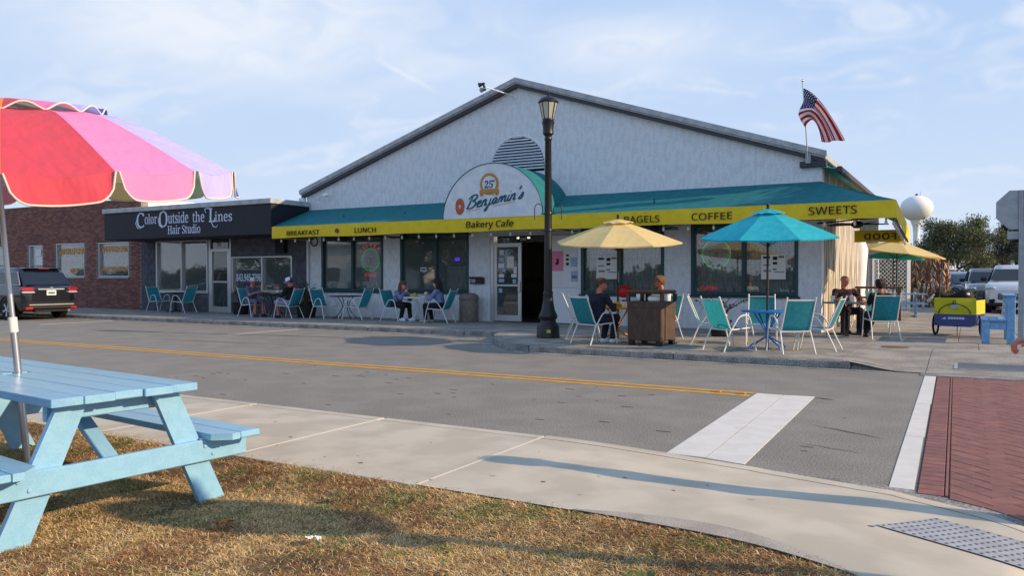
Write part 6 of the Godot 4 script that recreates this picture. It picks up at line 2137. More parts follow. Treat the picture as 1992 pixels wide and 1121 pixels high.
func build_lawn() -> void:
	var hn := noise(61, 0.9, 3)
	var gn := noise(62, 1.3, 3)
	var bn := noise(63, 0.55, 3)
	var lawn_y := func(x: float, z: float) -> float:
		var e := lawn_edge(x)
		var rim := (near_height(x, e) if x > -3.05 else 0.12) - 0.014
		return lerpf(rim, 0.05, smoothstep(0.02, 0.55, z - e)) + 0.012 * hn.get_noise_2d(x * 2.0, z * 2.0) * smoothstep(0.0, 0.1, z - e)
	var f := func(u: float, v: float) -> Vector3:
		var x := lerpf(-30.0, 3.0, 1.0 - pow(1.0 - u, 1.6))
		var z0 := lawn_edge(x) - 0.03
		var z := lerpf(z0, 3.5, v)
		return Vector3(x, lawn_y.call(x, z), z)
	struct("lawn", sheet(f, 160, 60), M.soil)
	# blades: matted straw with green showing through
	var g := RandomNumberGenerator.new()
	g.seed = 5
	var tufts := []
	for k in 6:
		var m := MB.new()
		for i in 12:
			var a := g.randf() * TAU
			var l := g.randf_range(0.018, 0.045)
			var lean := g.randf_range(0.85, 1.55)
			var b0 := Vector3(g.randfn() * 0.014, 0, g.randfn() * 0.014)
			var d := Vector3(cos(a) * sin(lean), cos(lean), sin(a) * sin(lean))
			var mid := b0 + d * l * 0.55
			var d2 := (d + Vector3(g.randfn() * 0.4, -0.45, g.randfn() * 0.4)).normalized()
			var tip := mid + d2 * l * 0.55
			var s := Vector3(-sin(a), 0, cos(a)) * g.randf_range(0.0011, 0.0019)
			var nn := (s.cross(d)).normalized()
			if nn.y < 0.0:
				nn = -nn
			m.tri(b0 - s, b0 + s, mid + s * 0.8, nn, nn, nn)
			m.tri(b0 - s, mid + s * 0.8, mid - s * 0.8, nn, nn, nn)
			m.tri(mid - s * 0.8, mid + s * 0.8, tip, nn, nn, nn)
		tufts.append(m.mesh())
	var xs := [[], [], [], [], [], []]
	var cs := [PackedColorArray(), PackedColorArray(), PackedColorArray(), PackedColorArray(), PackedColorArray(), PackedColorArray()]
	for i in 110000:
		var x := g.randf_range(-9.5, 0.7)
		var z := g.randf_range(-4.15, -1.0)
		var D := -0.5 * x - 0.866 * z
		var X := 0.866 * x - 0.5 * z
		var e := lawn_edge(x)
		if D < 3.0 or absf(X) > D * 0.72 or z < e - 0.035 * g.randf():
			continue
		var bare := bn.get_noise_2d(x, z)
		if bare > 0.32 and g.randf() < 0.75:
			continue
		var k := g.randi() % 6
		var sc := g.randf_range(0.7, 1.35) * (1.25 if z - e < 0.12 else 1.0)
		xs[k].append(Transform3D(Basis(Vector3.UP, g.randf() * TAU).scaled(Vector3.ONE * sc), Vector3(x, lawn_y.call(x, z) - 0.003, z)))
		var thatch := smoothstep(0.02, 0.30, bn.get_noise_2d(x * 1.7 + 9.0, z * 1.7))
		var gr := clampf((gn.get_noise_2d(x * 1.3, z * 1.3) - 0.16) * 1.6 + smoothstep(-4.5, -6.5, x) * 0.35, 0.0, 0.45)
		var c := Color(0.64, 0.44, 0.18)
		var w := g.randf()
		if w < 0.28:
			c = Color(0.44, 0.25, 0.095)
		elif w > 0.72:
			c = Color(0.74, 0.57, 0.31)
		if g.randf() < thatch * 0.6:
			c = Color(0.34, 0.17, 0.07)
		if g.randf() < gr:
			c = Color(0.20, 0.26, 0.055)
		var j := g.randf_range(0.75, 1.2)
		cs[k].append(Color(c.r * j, c.g * j, c.b * j))
	var lawn := Node3D.new()
	lawn.name = "grass"
	add_child(lawn)
	lawn.set_meta("kind", "stuff")
	tag(lawn, "matted dry straw-coloured lawn grass with green showing through", "grass")
	for k in 6:
		scatter("blades", tufts[k], xs[k], cs[k], M.blade, lawn)
	# broad-leaved weeds
	var wm := mat(Color(0.25, 0.36, 0.13), 0.7, 0.0, {"backlight_enabled": true, "backlight": Color(0.4, 0.4, 0.35)})
	var spots := [[-4.75, -3.98, 0.11, "green weed tuft at the pavement edge right of the table's bench"], [-4.35, -3.72, 0.10, "green weed clump in the dry lawn below the bench end"], [-6.35, -3.55, 0.16, "wide leafy weed under the picnic table seen between its legs"], [-2.72, -2.95, 0.11, "green weed beside the scrap of white paper"], [-2.0, -2.75, 0.13, "broad green weed at the bottom edge of the lawn"], [-1.28, -3.35, 0.07, "small white-edged weed in the shadow line near the pavement curve"], [-3.35, -3.70, 0.08, "pale green weed in the middle of the lawn"], [-2.95, -3.80, 0.06, "tiny weed near the lawn's edge at the centre"]]
	for q in spots:
		var m := MB.new()
		for i in 34:
			var a := g.randf() * TAU
			var rr: float = q[2] * sqrt(g.randf())
			var at := Vector3(cos(a) * rr, g.randf_range(0.0, 0.035), sin(a) * rr)
			var d := Vector3(cos(a + g.randfn()), g.randf_range(0.1, 0.9), sin(a + g.randfn())).normalized()
			var l := g.randf_range(0.02, 0.042)
			var s := d.cross(Vector3.UP).normalized() * l * 0.33
			var nn := s.cross(d).normalized()
			if nn.y < 0.0:
				nn = -nn
			m.tri(at, at + d * l * 0.5 + s, at + d * l, nn, nn, nn)
			m.tri(at, at + d * l * 0.5 - s, at + d * l, nn, nn, nn)
		single("weed", m, wm, q[3], "weed", Vector3(q[0], 0.065, q[1]), 0.0, "weeds in the lawn")
	var pm := func(u: float, v: float) -> Vector3:
		return Vector3(u * 0.085 - 0.04, 0.012 + 0.02 * absf(sin(u * 6.0 + v * 4.0)) + 0.012 * v, v * 0.06 - 0.03 + 0.01 * sin(u * 9.0))
	single("paper_scrap", sheet_out(pm, 8, 6, Vector3.UP), M.pure_white, "crumpled scrap of white paper lying on the dry lawn", "litter", Vector3(-2.93, 0.068, -3.02), 30.0)
	single("leaf", sheet_out(pm, 5, 5, Vector3.UP), M.orange, "single orange fallen leaf in the shadow on the lawn", "leaf", Vector3(-3.55, 0.066, -2.98), 80.0)


func ik(a: Vector3, c: Vector3, l1: float, l2: float, pole: Vector3) -> Vector3:
	var d := c - a
	var r := clampf(d.length(), 0.05, (l1 + l2) * 0.999)
	var n := d.normalized()
	var x := (l1 * l1 - l2 * l2 + r * r) / (2.0 * r)
	var hh := sqrt(maxf(0.0, l1 * l1 - x * x))
	var p := (pole - n * pole.dot(n)).normalized()
	return a + n * x + p * hh


func hand_caps(wrist: Vector3, dir: Vector3, palm: Vector3, s: float, curl: float) -> Array:
	var y := dir.normalized()
	var z := (palm - y * palm.dot(y)).normalized()
	var x := y.cross(z) * s
	var c := []
	var at := func(q: Vector3) -> Vector3: return wrist + x * q.x + y * q.y + z * q.z
	for i in 4:
		var fx := -0.027 + i * 0.018
		c.append([at.call(Vector3(fx * 0.7, 0.0, 0)), at.call(Vector3(fx, 0.072, 0)), 0.015, 0.0115])
		var l: float = [0.030, 0.038, 0.036, 0.031][i]
		var b := Vector3(fx * 1.15, 0.080, 0)
		var d := Vector3(0, cos(curl * 0.6), sin(curl * 0.6))
		var e := b + d * l
		var d2 := Vector3(0, cos(curl * 1.7), sin(curl * 1.7))
		var e2 := e + d2 * l * 0.85
		var d3 := Vector3(0, cos(curl * 2.4), sin(curl * 2.4))
		c.append([at.call(b), at.call(e), 0.0095, 0.0088])
		c.append([at.call(e), at.call(e2), 0.0088, 0.0082])
		c.append([at.call(e2), at.call(e2 + d3 * l * 0.55), 0.0080, 0.0070])
	c.append([at.call(Vector3(0.022, 0.012, 0.004)), at.call(Vector3(0.045, 0.045, 0.016)), 0.014, 0.0105])
	c.append([at.call(Vector3(0.045, 0.045, 0.016)), at.call(Vector3(0.044, 0.078, 0.028)), 0.0100, 0.0085])
	return c


# figure facing +z with its feet on y = 0
func person(label: String, at: Vector3, turn: float, o: Dictionary) -> Node3D:
	var t := thing("person", label, "person", at, turn)
	var k: float = o.get("size", 1.0)
	var hip: Vector3 = o.get("hip", Vector3(0, 0.505, -0.07))
	var lean: float = deg_to_rad(o.get("lean", 0.0))
	var up := Vector3(o.get("side", 0.0), cos(lean), sin(lean)).normalized()
	var fw := Vector3.RIGHT.cross(up).normalized()
	var chest := hip + up * 0.30 * k
	var neck := hip + up * 0.475 * k
	var sh := hip + up * 0.435 * k
	var wide: float = o.get("wide", 0.185) * k
	var hb := Basis.from_euler(Vector3(deg_to_rad(o.get("nod", 0.0)), deg_to_rad(o.get("look", 0.0)), 0))
	var head := neck + (up * 0.6 + Vector3.UP * 0.4).normalized() * 0.175 * k + Vector3(0, 0, 0.015)
	var girth: float = o.get("girth", 1.0)
	var skin_m := mat(o.skin, 0.6, 0.0, {"subsurf_scatter_enabled": true, "subsurf_scatter_strength": 0.08})
	var shirt := mat(o.shirt, 0.85, 0.0, {"heightmap_enabled": true, "heightmap_texture": M.folds, "heightmap_scale": 4.0, "uv1_triplanar": true, "uv1_scale": Vector3(3.0, 2.0, 3.0)})
	var body := MB.new()
	var caps := []
	var top := []
	caps.append([hip, chest, 0.115 * girth, 0.115 * girth]); caps.append([chest, sh, 0.115 * girth, 0.075])
	caps.append([sh, head + Vector3(0, -0.03, -0.02), 0.055, 0.05])
	top.append([hip + up * 0.01 + Vector3.RIGHT * 0.045, chest + Vector3.RIGHT * 0.05, 0.125 * girth, 0.115 * girth])
	top.append([hip + up * 0.01 - Vector3.RIGHT * 0.045, chest - Vector3.RIGHT * 0.05, 0.125 * girth, 0.115 * girth])
	top.append([chest, sh - up * 0.01, 0.13 * girth, 0.085])
	var hands := []
	for i in 2:
		var s := 1.0 if i == 0 else -1.0
		var a := sh + Vector3.RIGHT * s * wide - up * 0.015
		var w: Vector3 = o.hands[i]
		var pole: Vector3 = o.get("elbows", [Vector3(1, -1, -0.6), Vector3(-1, -1, -0.6)])[i]
		var l := 0.285 * k
		var reach := (w - a)
		if reach.length() > 0.53 * k:
			w = a + reach.normalized() * 0.53 * k
		var e := ik(a, w, l, 0.25 * k, pole)
		caps.append([a, e, 0.048, 0.038]); caps.append([e, w, 0.038, 0.026])
		top.append([chest + Vector3.RIGHT * s * wide * 0.4 + up * 0.10, a, 0.085, 0.066])
		if o.get("sleeve", "long") == "long":
			top.append([a, e, 0.064, 0.053]); top.append([e, e.lerp(w, 0.93), 0.053, 0.038])
		else:
			top.append([a, a.lerp(e, 0.72), 0.066, 0.058])
		var hd := (w - e).normalized()
		hands.append_array([[w, hd, o.get("palms", [Vector3(-0.3, -1, 0), Vector3(0.3, -1, 0)])[i], s]])
	var bot := []
	var shoes := []
	for i in 2:
		var s := 1.0 if i == 0 else -1.0
		var a := hip + Vector3.RIGHT * s * 0.095 + Vector3(0, -0.02, 0.02)
		var f: Vector3 = o.feet[i]
		var kn := ik(a, f, 0.43 * k, 0.42 * k, o.get("knees", [Vector3(0.15, 1, 1), Vector3(-0.15, 1, 1)])[i])
		caps.append([a, kn, 0.085, 0.055]); caps.append([kn, f, 0.053, 0.036])
		var toe: Vector3 = f + (o.get("toes", [Vector3(0.06, 0, 1), Vector3(-0.06, 0, 1)])[i] as Vector3).normalized() * 0.15 + Vector3(0, -0.045, 0)
		caps.append([f, toe, 0.036, 0.03])
		bot.append([hip + Vector3.RIGHT * s * 0.06, a, 0.135 * girth, 0.11]); bot.append([a, kn, 0.105, 0.078])
		if not o.get("shorts", false):
			bot.append([kn, f + Vector3(0, 0.03, 0), 0.075, 0.058])
		else:
			bot[-1][1] = a.lerp(kn, 0.93)
			bot[-1][3] = 0.09
		var sm := MB.new()
		var heel := f + Vector3(0, -0.04, 0) - (toe - f).normalized() * 0.03
		heel.y = toe.y
		sm.skin([[f + Vector3(0, -0.01, 0), heel, 0.045, 0.042], [heel, toe, 0.042, 0.038], [f, toe, 0.042, 0.034]], 0.015, 0.011)
		shoes.append(sm)
	body.skin(caps, 0.03, 0.016)
	# head on its own finer grid, added to the same surface
	var hc := []
	for q in [[0, 0.040, -0.028, 0, 0.040, 0.012, 0.088, 0.084], [0, -0.01, 0.022, 0, -0.02, 0.030, 0.072, 0.066], [0, -0.068, 0.045, 0, -0.072, 0.058, 0.040, 0.032], [0, 0.018, 0.092, 0, -0.018, 0.106, 0.009, 0.014], [0.076, 0.010, -0.008, 0.082, -0.022, -0.004, 0.017, 0.012], [-0.076, 0.010, -0.008, -0.082, -0.022, -0.004, 0.017, 0.012], [0.018, 0.038, 0.078, 0.048, 0.034, 0.062, 0.016, 0.014], [-0.018, 0.038, 0.078, -0.048, 0.034, 0.062, 0.016, 0.014], [0, -0.05, -0.02, 0, -0.13, -0.03, 0.052, 0.054]]:
		hc.append([head + hb * Vector3(q[0], q[1], q[2]), head + hb * Vector3(q[3], q[4], q[5]), q[6], q[7]])
	body.skin(hc, 0.014, 0.0085)
	for h in hands:
		body.skin(hand_caps(h[0], h[1], h[2], h[3], o.get("curl", 0.45)), 0.006, 0.0055)
	part("body", body, skin_m, t)
	var dark := mat(Color(0.12, 0.09, 0.08), 0.4)
	for s in [-1.0, 1.0]:
		part("eye", MB.new().ball(head + hb * Vector3(s * 0.033, 0.012, 0.083), Vector3(0.013, 0.008, 0.008), 8, 6), dark, t)
	part("mouth", MB.new().ball(head + hb * Vector3(0, -0.052, 0.092), Vector3(0.024, 0.005, 0.006), 8, 6), mat(o.skin * Color(0.85, 0.55, 0.55), 0.6), t)
	part("shirt", MB.new().skin(top, 0.035, 0.016), shirt, t)
	part("shorts" if o.get("shorts", false) else "trousers", MB.new().skin(bot, 0.03, 0.016), mat(o.trousers, 0.9, 0.0, {"heightmap_enabled": true, "heightmap_texture": M.folds, "heightmap_scale": 3.0, "uv1_triplanar": true, "uv1_scale": Vector3(3.0, 2.0, 3.0)}), t)
	for sm in shoes:
		part("shoe", sm, mat(o.shoes, 0.6), t)
	var hr := []
	var style: String = o.get("hair", "short")
	if style != "bald":
		for q in [[0, 0.052, -0.035, 0, 0.062, 0.020, 0.092, 0.082], [0, 0.0, -0.052, 0, 0.03, -0.045, 0.072, 0.085], [0.05, 0.015, -0.03, 0.055, 0.05, 0.0, 0.046, 0.046], [-0.05, 0.015, -0.03, -0.055, 0.05, 0.0, 0.046, 0.046], [0.0, 0.095, 0.045, 0.0, 0.10, -0.02, 0.045, 0.05]]:
			hr.append([head + hb * Vector3(q[0], q[1], q[2]), head + hb * Vector3(q[3], q[4], q[5]), q[6], q[7]])
		if style == "long":
			for q in [[0.06, 0.02, -0.02, 0.085, -0.16, 0.01, 0.045, 0.03], [-0.06, 0.02, -0.02, -0.085, -0.16, 0.01, 0.045, 0.03], [0, 0.0, -0.07, 0, -0.22, -0.085, 0.075, 0.06], [0.05, -0.05, -0.06, 0.06, -0.24, -0.05, 0.05, 0.035], [-0.05, -0.05, -0.06, -0.06, -0.24, -0.05, 0.05, 0.035]]:
				hr.append([head + hb * Vector3(q[0], q[1], q[2]), head + hb * Vector3(q[3], q[4], q[5]), q[6], q[7]])
		part("hair", MB.new().skin(hr, 0.02, 0.009), mat(o.hair_colour, 0.6, 0.0, {"heightmap_enabled": true, "heightmap_texture": M.grain, "heightmap_scale": 2.0, "uv1_triplanar": true, "uv1_scale": Vector3(9.0, 1.2, 9.0)}), t)
	if o.has("cap"):
		var cp := MB.new()
		cp.xf = Transform3D(hb, head + hb * Vector3(0, 0.055, -0.005))
		cp.lathe([Vector2(0.107, -0.02), Vector2(0.108, 0.015), Vector2(0.095, 0.06), Vector2(0.06, 0.088), Vector2(0.0, 0.098)], 18)
		var c := part("cap", cp, mat(o.cap, 0.8), t)
		var br := MB.new()
		br.xf = Transform3D(hb * Basis(Vector3.RIGHT, 0.15), head + hb * Vector3(0, 0.045, 0.0))
		var pl := PackedVector2Array()
		for i in 13:
			var a := PI * (0.1 + 0.8 * i / 12.0)
			pl.append(Vector2(cos(a) * 0.09, 0.075 + sin(a) * 0.095))
		pl.append(Vector2(-0.09, 0.06)); pl.append(Vector2(0.09, 0.06))
		br.slab(pl, -0.004, 0.004)
		part("brim", br, mat(o.get("brim", o.cap), 0.8), c)
	if o.has("glasses"):
		var gl := MB.new()
		gl.xf = Transform3D(hb, head)
		for s in [-1.0, 1.0]:
			var ring := circle(Vector3(s * 0.035, 0.012, 0.098), 0.023, Vector3.BACK, 14)
			gl.tube(ring, 0.0025, 5)
			gl.tube([Vector3(s * 0.058, 0.014, 0.096), Vector3(s * 0.085, 0.014, 0.0)], 0.0025, 5)
		gl.tube([Vector3(-0.012, 0.014, 0.101), Vector3(0.012, 0.014, 0.101)], 0.0025, 5)
		part("glasses", gl, M.black_metal, t)
	return t


func build_people() -> void:
	var fair := Color(0.82, 0.60, 0.50)
	var ruddy := Color(0.72, 0.43, 0.34)
	person("girl with long light brown hair in a grey-blue hoodie leaning over the white table", Vector3(-14.72, SW, -18.6), 84.0, {"skin": fair, "shirt": Color(0.44, 0.48, 0.62), "trousers": Color(0.07, 0.07, 0.09), "shoes": Color(0.85, 0.86, 0.9), "hair": "long", "hair_colour": Color(0.42, 0.28, 0.18), "size": 0.94, "wide": 0.165, "girth": 0.92, "lean": 30.0, "nod": 12.0, "hip": Vector3(0, 0.50, 0.0), "hands": [Vector3(0.10, 0.80, 0.42), Vector3(-0.05, 0.86, 0.42)], "feet": [Vector3(0.10, 0.085, 0.50), Vector3(-0.08, 0.085, 0.30)]})
	person("dark-haired girl in a lilac-blue sweater facing left at the white table", Vector3(-12.98, SW, -18.42), -80.0, {"skin": fair, "shirt": Color(0.46, 0.50, 0.68), "trousers": Color(0.06, 0.06, 0.08), "shoes": Color(0.62, 0.58, 0.55), "hair": "long", "hair_colour": Color(0.16, 0.10, 0.09), "size": 0.95, "wide": 0.165, "girth": 0.92, "lean": 12.0, "nod": 14.0, "look": 12.0, "hip": Vector3(0, 0.50, -0.02), "hands": [Vector3(0.13, 0.78, 0.38), Vector3(-0.13, 0.79, 0.37)], "feet": [Vector3(0.09, 0.085, 0.42), Vector3(-0.10, 0.085, 0.32)]})
	person("man in a grey-blue shirt and a white cap with a red brim reading a paper", Vector3(-20.35, SW, -18.2), 84.0, {"skin": ruddy, "shirt": Color(0.30, 0.37, 0.48), "trousers": Color(0.36, 0.40, 0.48), "shoes": Color(0.10, 0.10, 0.12), "shorts": true, "sleeve": "short", "hair_colour": Color(0.5, 0.47, 0.44), "cap": Color(0.75, 0.76, 0.80), "brim": Color(0.45, 0.10, 0.10), "girth": 1.1, "lean": 14.0, "nod": 14.0, "hands": [Vector3(0.12, 0.79, 0.42), Vector3(-0.12, 0.80, 0.42)], "feet": [Vector3(0.12, 0.085, 0.44), Vector3(-0.12, 0.085, 0.36)]})
	person("man in a dark navy jacket and plain white cap with his head bowed", Vector3(-18.62, SW, -18.15), -84.0, {"skin": ruddy, "shirt": Color(0.05, 0.06, 0.10), "trousers": Color(0.55, 0.56, 0.66), "shoes": Color(0.12, 0.12, 0.14), "shorts": true, "hair_colour": Color(0.3, 0.25, 0.22), "cap": Color(0.86, 0.86, 0.92), "lean": 4.0, "nod": 22.0, "look": 35.0, "hands": [Vector3(0.13, 0.66, 0.30), Vector3(-0.12, 0.79, 0.36)], "feet": [Vector3(0.13, 0.085, 0.30), Vector3(-0.10, 0.085, 0.55)], "toes": [Vector3(0.3, 0, 1), Vector3(0.2, 0, 1)]})
	person("grey-brown-haired man in a navy jacket seated with his back to the street", Vector3(-6.40, SW, -14.30), 158.0, {"skin": ruddy, "shirt": Color(0.075, 0.085, 0.16), "trousers": Color(0.10, 0.13, 0.20), "shoes": Color(0.88, 0.86, 0.84), "hair_colour": Color(0.34, 0.25, 0.19), "girth": 1.12, "lean": 8.0, "nod": 4.0, "look": -60.0, "side": -0.12, "hip": Vector3(-0.06, 0.51, -0.02), "hands": [Vector3(0.14, 0.74, 0.38), Vector3(-0.22, 0.76, 0.36)], "feet": [Vector3(0.02, 0.085, 0.30), Vector3(-0.16, 0.085, 0.36)], "toes": [Vector3(-0.5, 0, 1), Vector3(-0.5, 0, 1)]})
	person("sandy-haired man with glasses and a white shirt behind the brown bin", Vector3(-5.62, SW, -16.05), -18.0, {"skin": ruddy, "shirt": Color(0.84, 0.85, 0.88), "trousers": Color(0.25, 0.26, 0.30), "shoes": Color(0.2, 0.18, 0.17), "hair_colour": Color(0.52, 0.38, 0.26), "glasses": true, "lean": 6.0, "nod": 4.0, "look": -48.0, "size": 1.03, "hip": Vector3(0, 0.53, 0.0), "hands": [Vector3(0.15, 0.76, 0.38), Vector3(-0.15, 0.76, 0.38)], "feet": [Vector3(0.12, 0.085, 0.44), Vector3(-0.12, 0.085, 0.40)]})
	person("bald sunburnt man in a maroon shirt at the pedestal table by the side wall", Vector3(-2.55, SW, -20.15), 32.0, {"skin": Color(0.80, 0.52, 0.42), "shirt": Color(0.22, 0.11, 0.13), "trousers": Color(0.08, 0.08, 0.10), "shoes": Color(0.12, 0.1, 0.1), "sleeve": "short", "hair": "bald", "girth": 1.15, "wide": 0.21, "nod": 10.0, "look": 15.0, "size": 1.05, "hip": Vector3(0, 0.52, -0.02), "hands": [Vector3(0.24, 0.78, 0.42), Vector3(-0.26, 0.70, 0.36)], "feet": [Vector3(0.14, 0.085, 0.42), Vector3(-0.14, 0.085, 0.42)]})
	person("woman in black with a dark maroon cap seated with her back to the street", Vector3(-1.62, SW, -18.50), -158.0, {"skin": Color(0.72, 0.46, 0.34), "shirt": Color(0.06, 0.06, 0.075), "trousers": Color(0.05, 0.055, 0.08), "shoes": Color(0.10, 0.09, 0.10), "sleeve": "short", "hair_colour": Color(0.10, 0.07, 0.07), "cap": Color(0.22, 0.08, 0.11), "wide": 0.17, "size": 0.96, "lean": -6.0, "look": -12.0, "hip": Vector3(0.05, 0.50, -0.06), "hands": [Vector3(0.10, 0.74, 0.30), Vector3(0.46, 0.86, 0.26)], "elbows": [Vector3(1, -1, -0.4), Vector3(-0.4, -1, 0.2)], "feet": [Vector3(0.26, 0.10, 0.42), Vector3(0.18, 0.085, 0.40)]})
	# passer-by just outside the picture, one hand in view
	person("passer-by at the right edge of whom only a lowered hand shows", Vector3(0.78, 0.06, -5.62), 180.0, {"sleeve": "short", "elbows": [Vector3(0, -1, -0.3), Vector3(-1, -1, -0.6)], "skin": Color(0.70, 0.42, 0.35), "shirt": Color(0.35, 0.12, 0.12), "trousers": Color(0.12, 0.13, 0.18), "shoes": Color(0.2, 0.2, 0.2), "hair_colour": Color(0.25, 0.18, 0.14), "hip": Vector3(0, 0.93, 0.0), "curl": 0.85, "hands": [Vector3(0.455, 1.03, -0.14), Vector3(-0.24, 0.88, 0.08)], "feet": [Vector3(0.10, 0.085, 0.04), Vector3(-0.10, 0.085, -0.04)], "knees": [Vector3(0, 0.1, 1), Vector3(0, 0.1, 1)]})
	# dog riding in the trailer: back arched over the panel, muzzle out at the left
	var d := thing("dog", "dark brown dog with a white muzzle looking out left from the yellow trailer", "dog", Vector3(-0.28, SW + 0.13, -19.85), -12.0)
	var dm := mat(Color(0.10, 0.07, 0.065), 0.8)
	var b := MB.new()
	b.skin([[Vector3(-0.16, 0.62, -0.42), Vector3(0.14, 0.74, -0.22), 0.14, 0.17], [Vector3(0.14, 0.74, -0.22), Vector3(0.22, 0.66, -0.25), 0.15, 0.12], [Vector3(-0.16, 0.66, -0.42), Vector3(-0.36, 0.78, -0.30), 0.12, 0.09], [Vector3(-0.36, 0.78, -0.30), Vector3(-0.46, 0.74, -0.22), 0.085, 0.07], [Vector3(-0.48, 0.71, -0.20), Vector3(-0.56, 0.64, -0.16), 0.05, 0.035], [Vector3(-0.16, 0.60, -0.45), Vector3(-0.18, 0.14, -0.44), 0.055, 0.035], [Vector3(0.02, 0.60, -0.45), Vector3(0.0, 0.14, -0.42), 0.055, 0.035], [Vector3(0.22, 0.62, -0.25), Vector3(0.26, 0.42, -0.36), 0.08, 0.05], [Vector3(0.26, 0.42, -0.36), Vector3(0.24, 0.14, -0.28), 0.045, 0.032], [Vector3(0.16, 0.62, -0.40), Vector3(0.18, 0.42, -0.5), 0.08, 0.05], [Vector3(0.18, 0.42, -0.5), Vector3(0.16, 0.14, -0.42), 0.045, 0.032], [Vector3(0.26, 0.72, -0.26), Vector3(0.36, 0.86, -0.28), 0.03, 0.015]], 0.04, 0.014)
	part("body", b, dm, d)
	part("muzzle", MB.new().skin([[Vector3(-0.50, 0.695, -0.165), Vector3(-0.565, 0.635, -0.14), 0.042, 0.036], [Vector3(-0.46, 0.78, -0.165), Vector3(-0.50, 0.71, -0.15), 0.02, 0.03]], 0.02, 0.009), mat(Color(0.80, 0.76, 0.74), 0.8), d)
	part("nose", MB.new().ball(Vector3(-0.595, 0.62, -0.125), Vector3(0.022, 0.018, 0.02), 10, 6), M.plastic_black, d)
	part("ear", MB.new().skin([[Vector3(-0.37, 0.84, -0.24), Vector3(-0.36, 0.70, -0.19), 0.035, 0.028]], 0.01, 0.01), mat(Color(0.20, 0.11, 0.09), 0.8), d)
	part("blaze", MB.new().ball(Vector3(0.22, 0.80, -0.12), Vector3(0.05, 0.035, 0.05), 10, 6), M.pure_white, d)


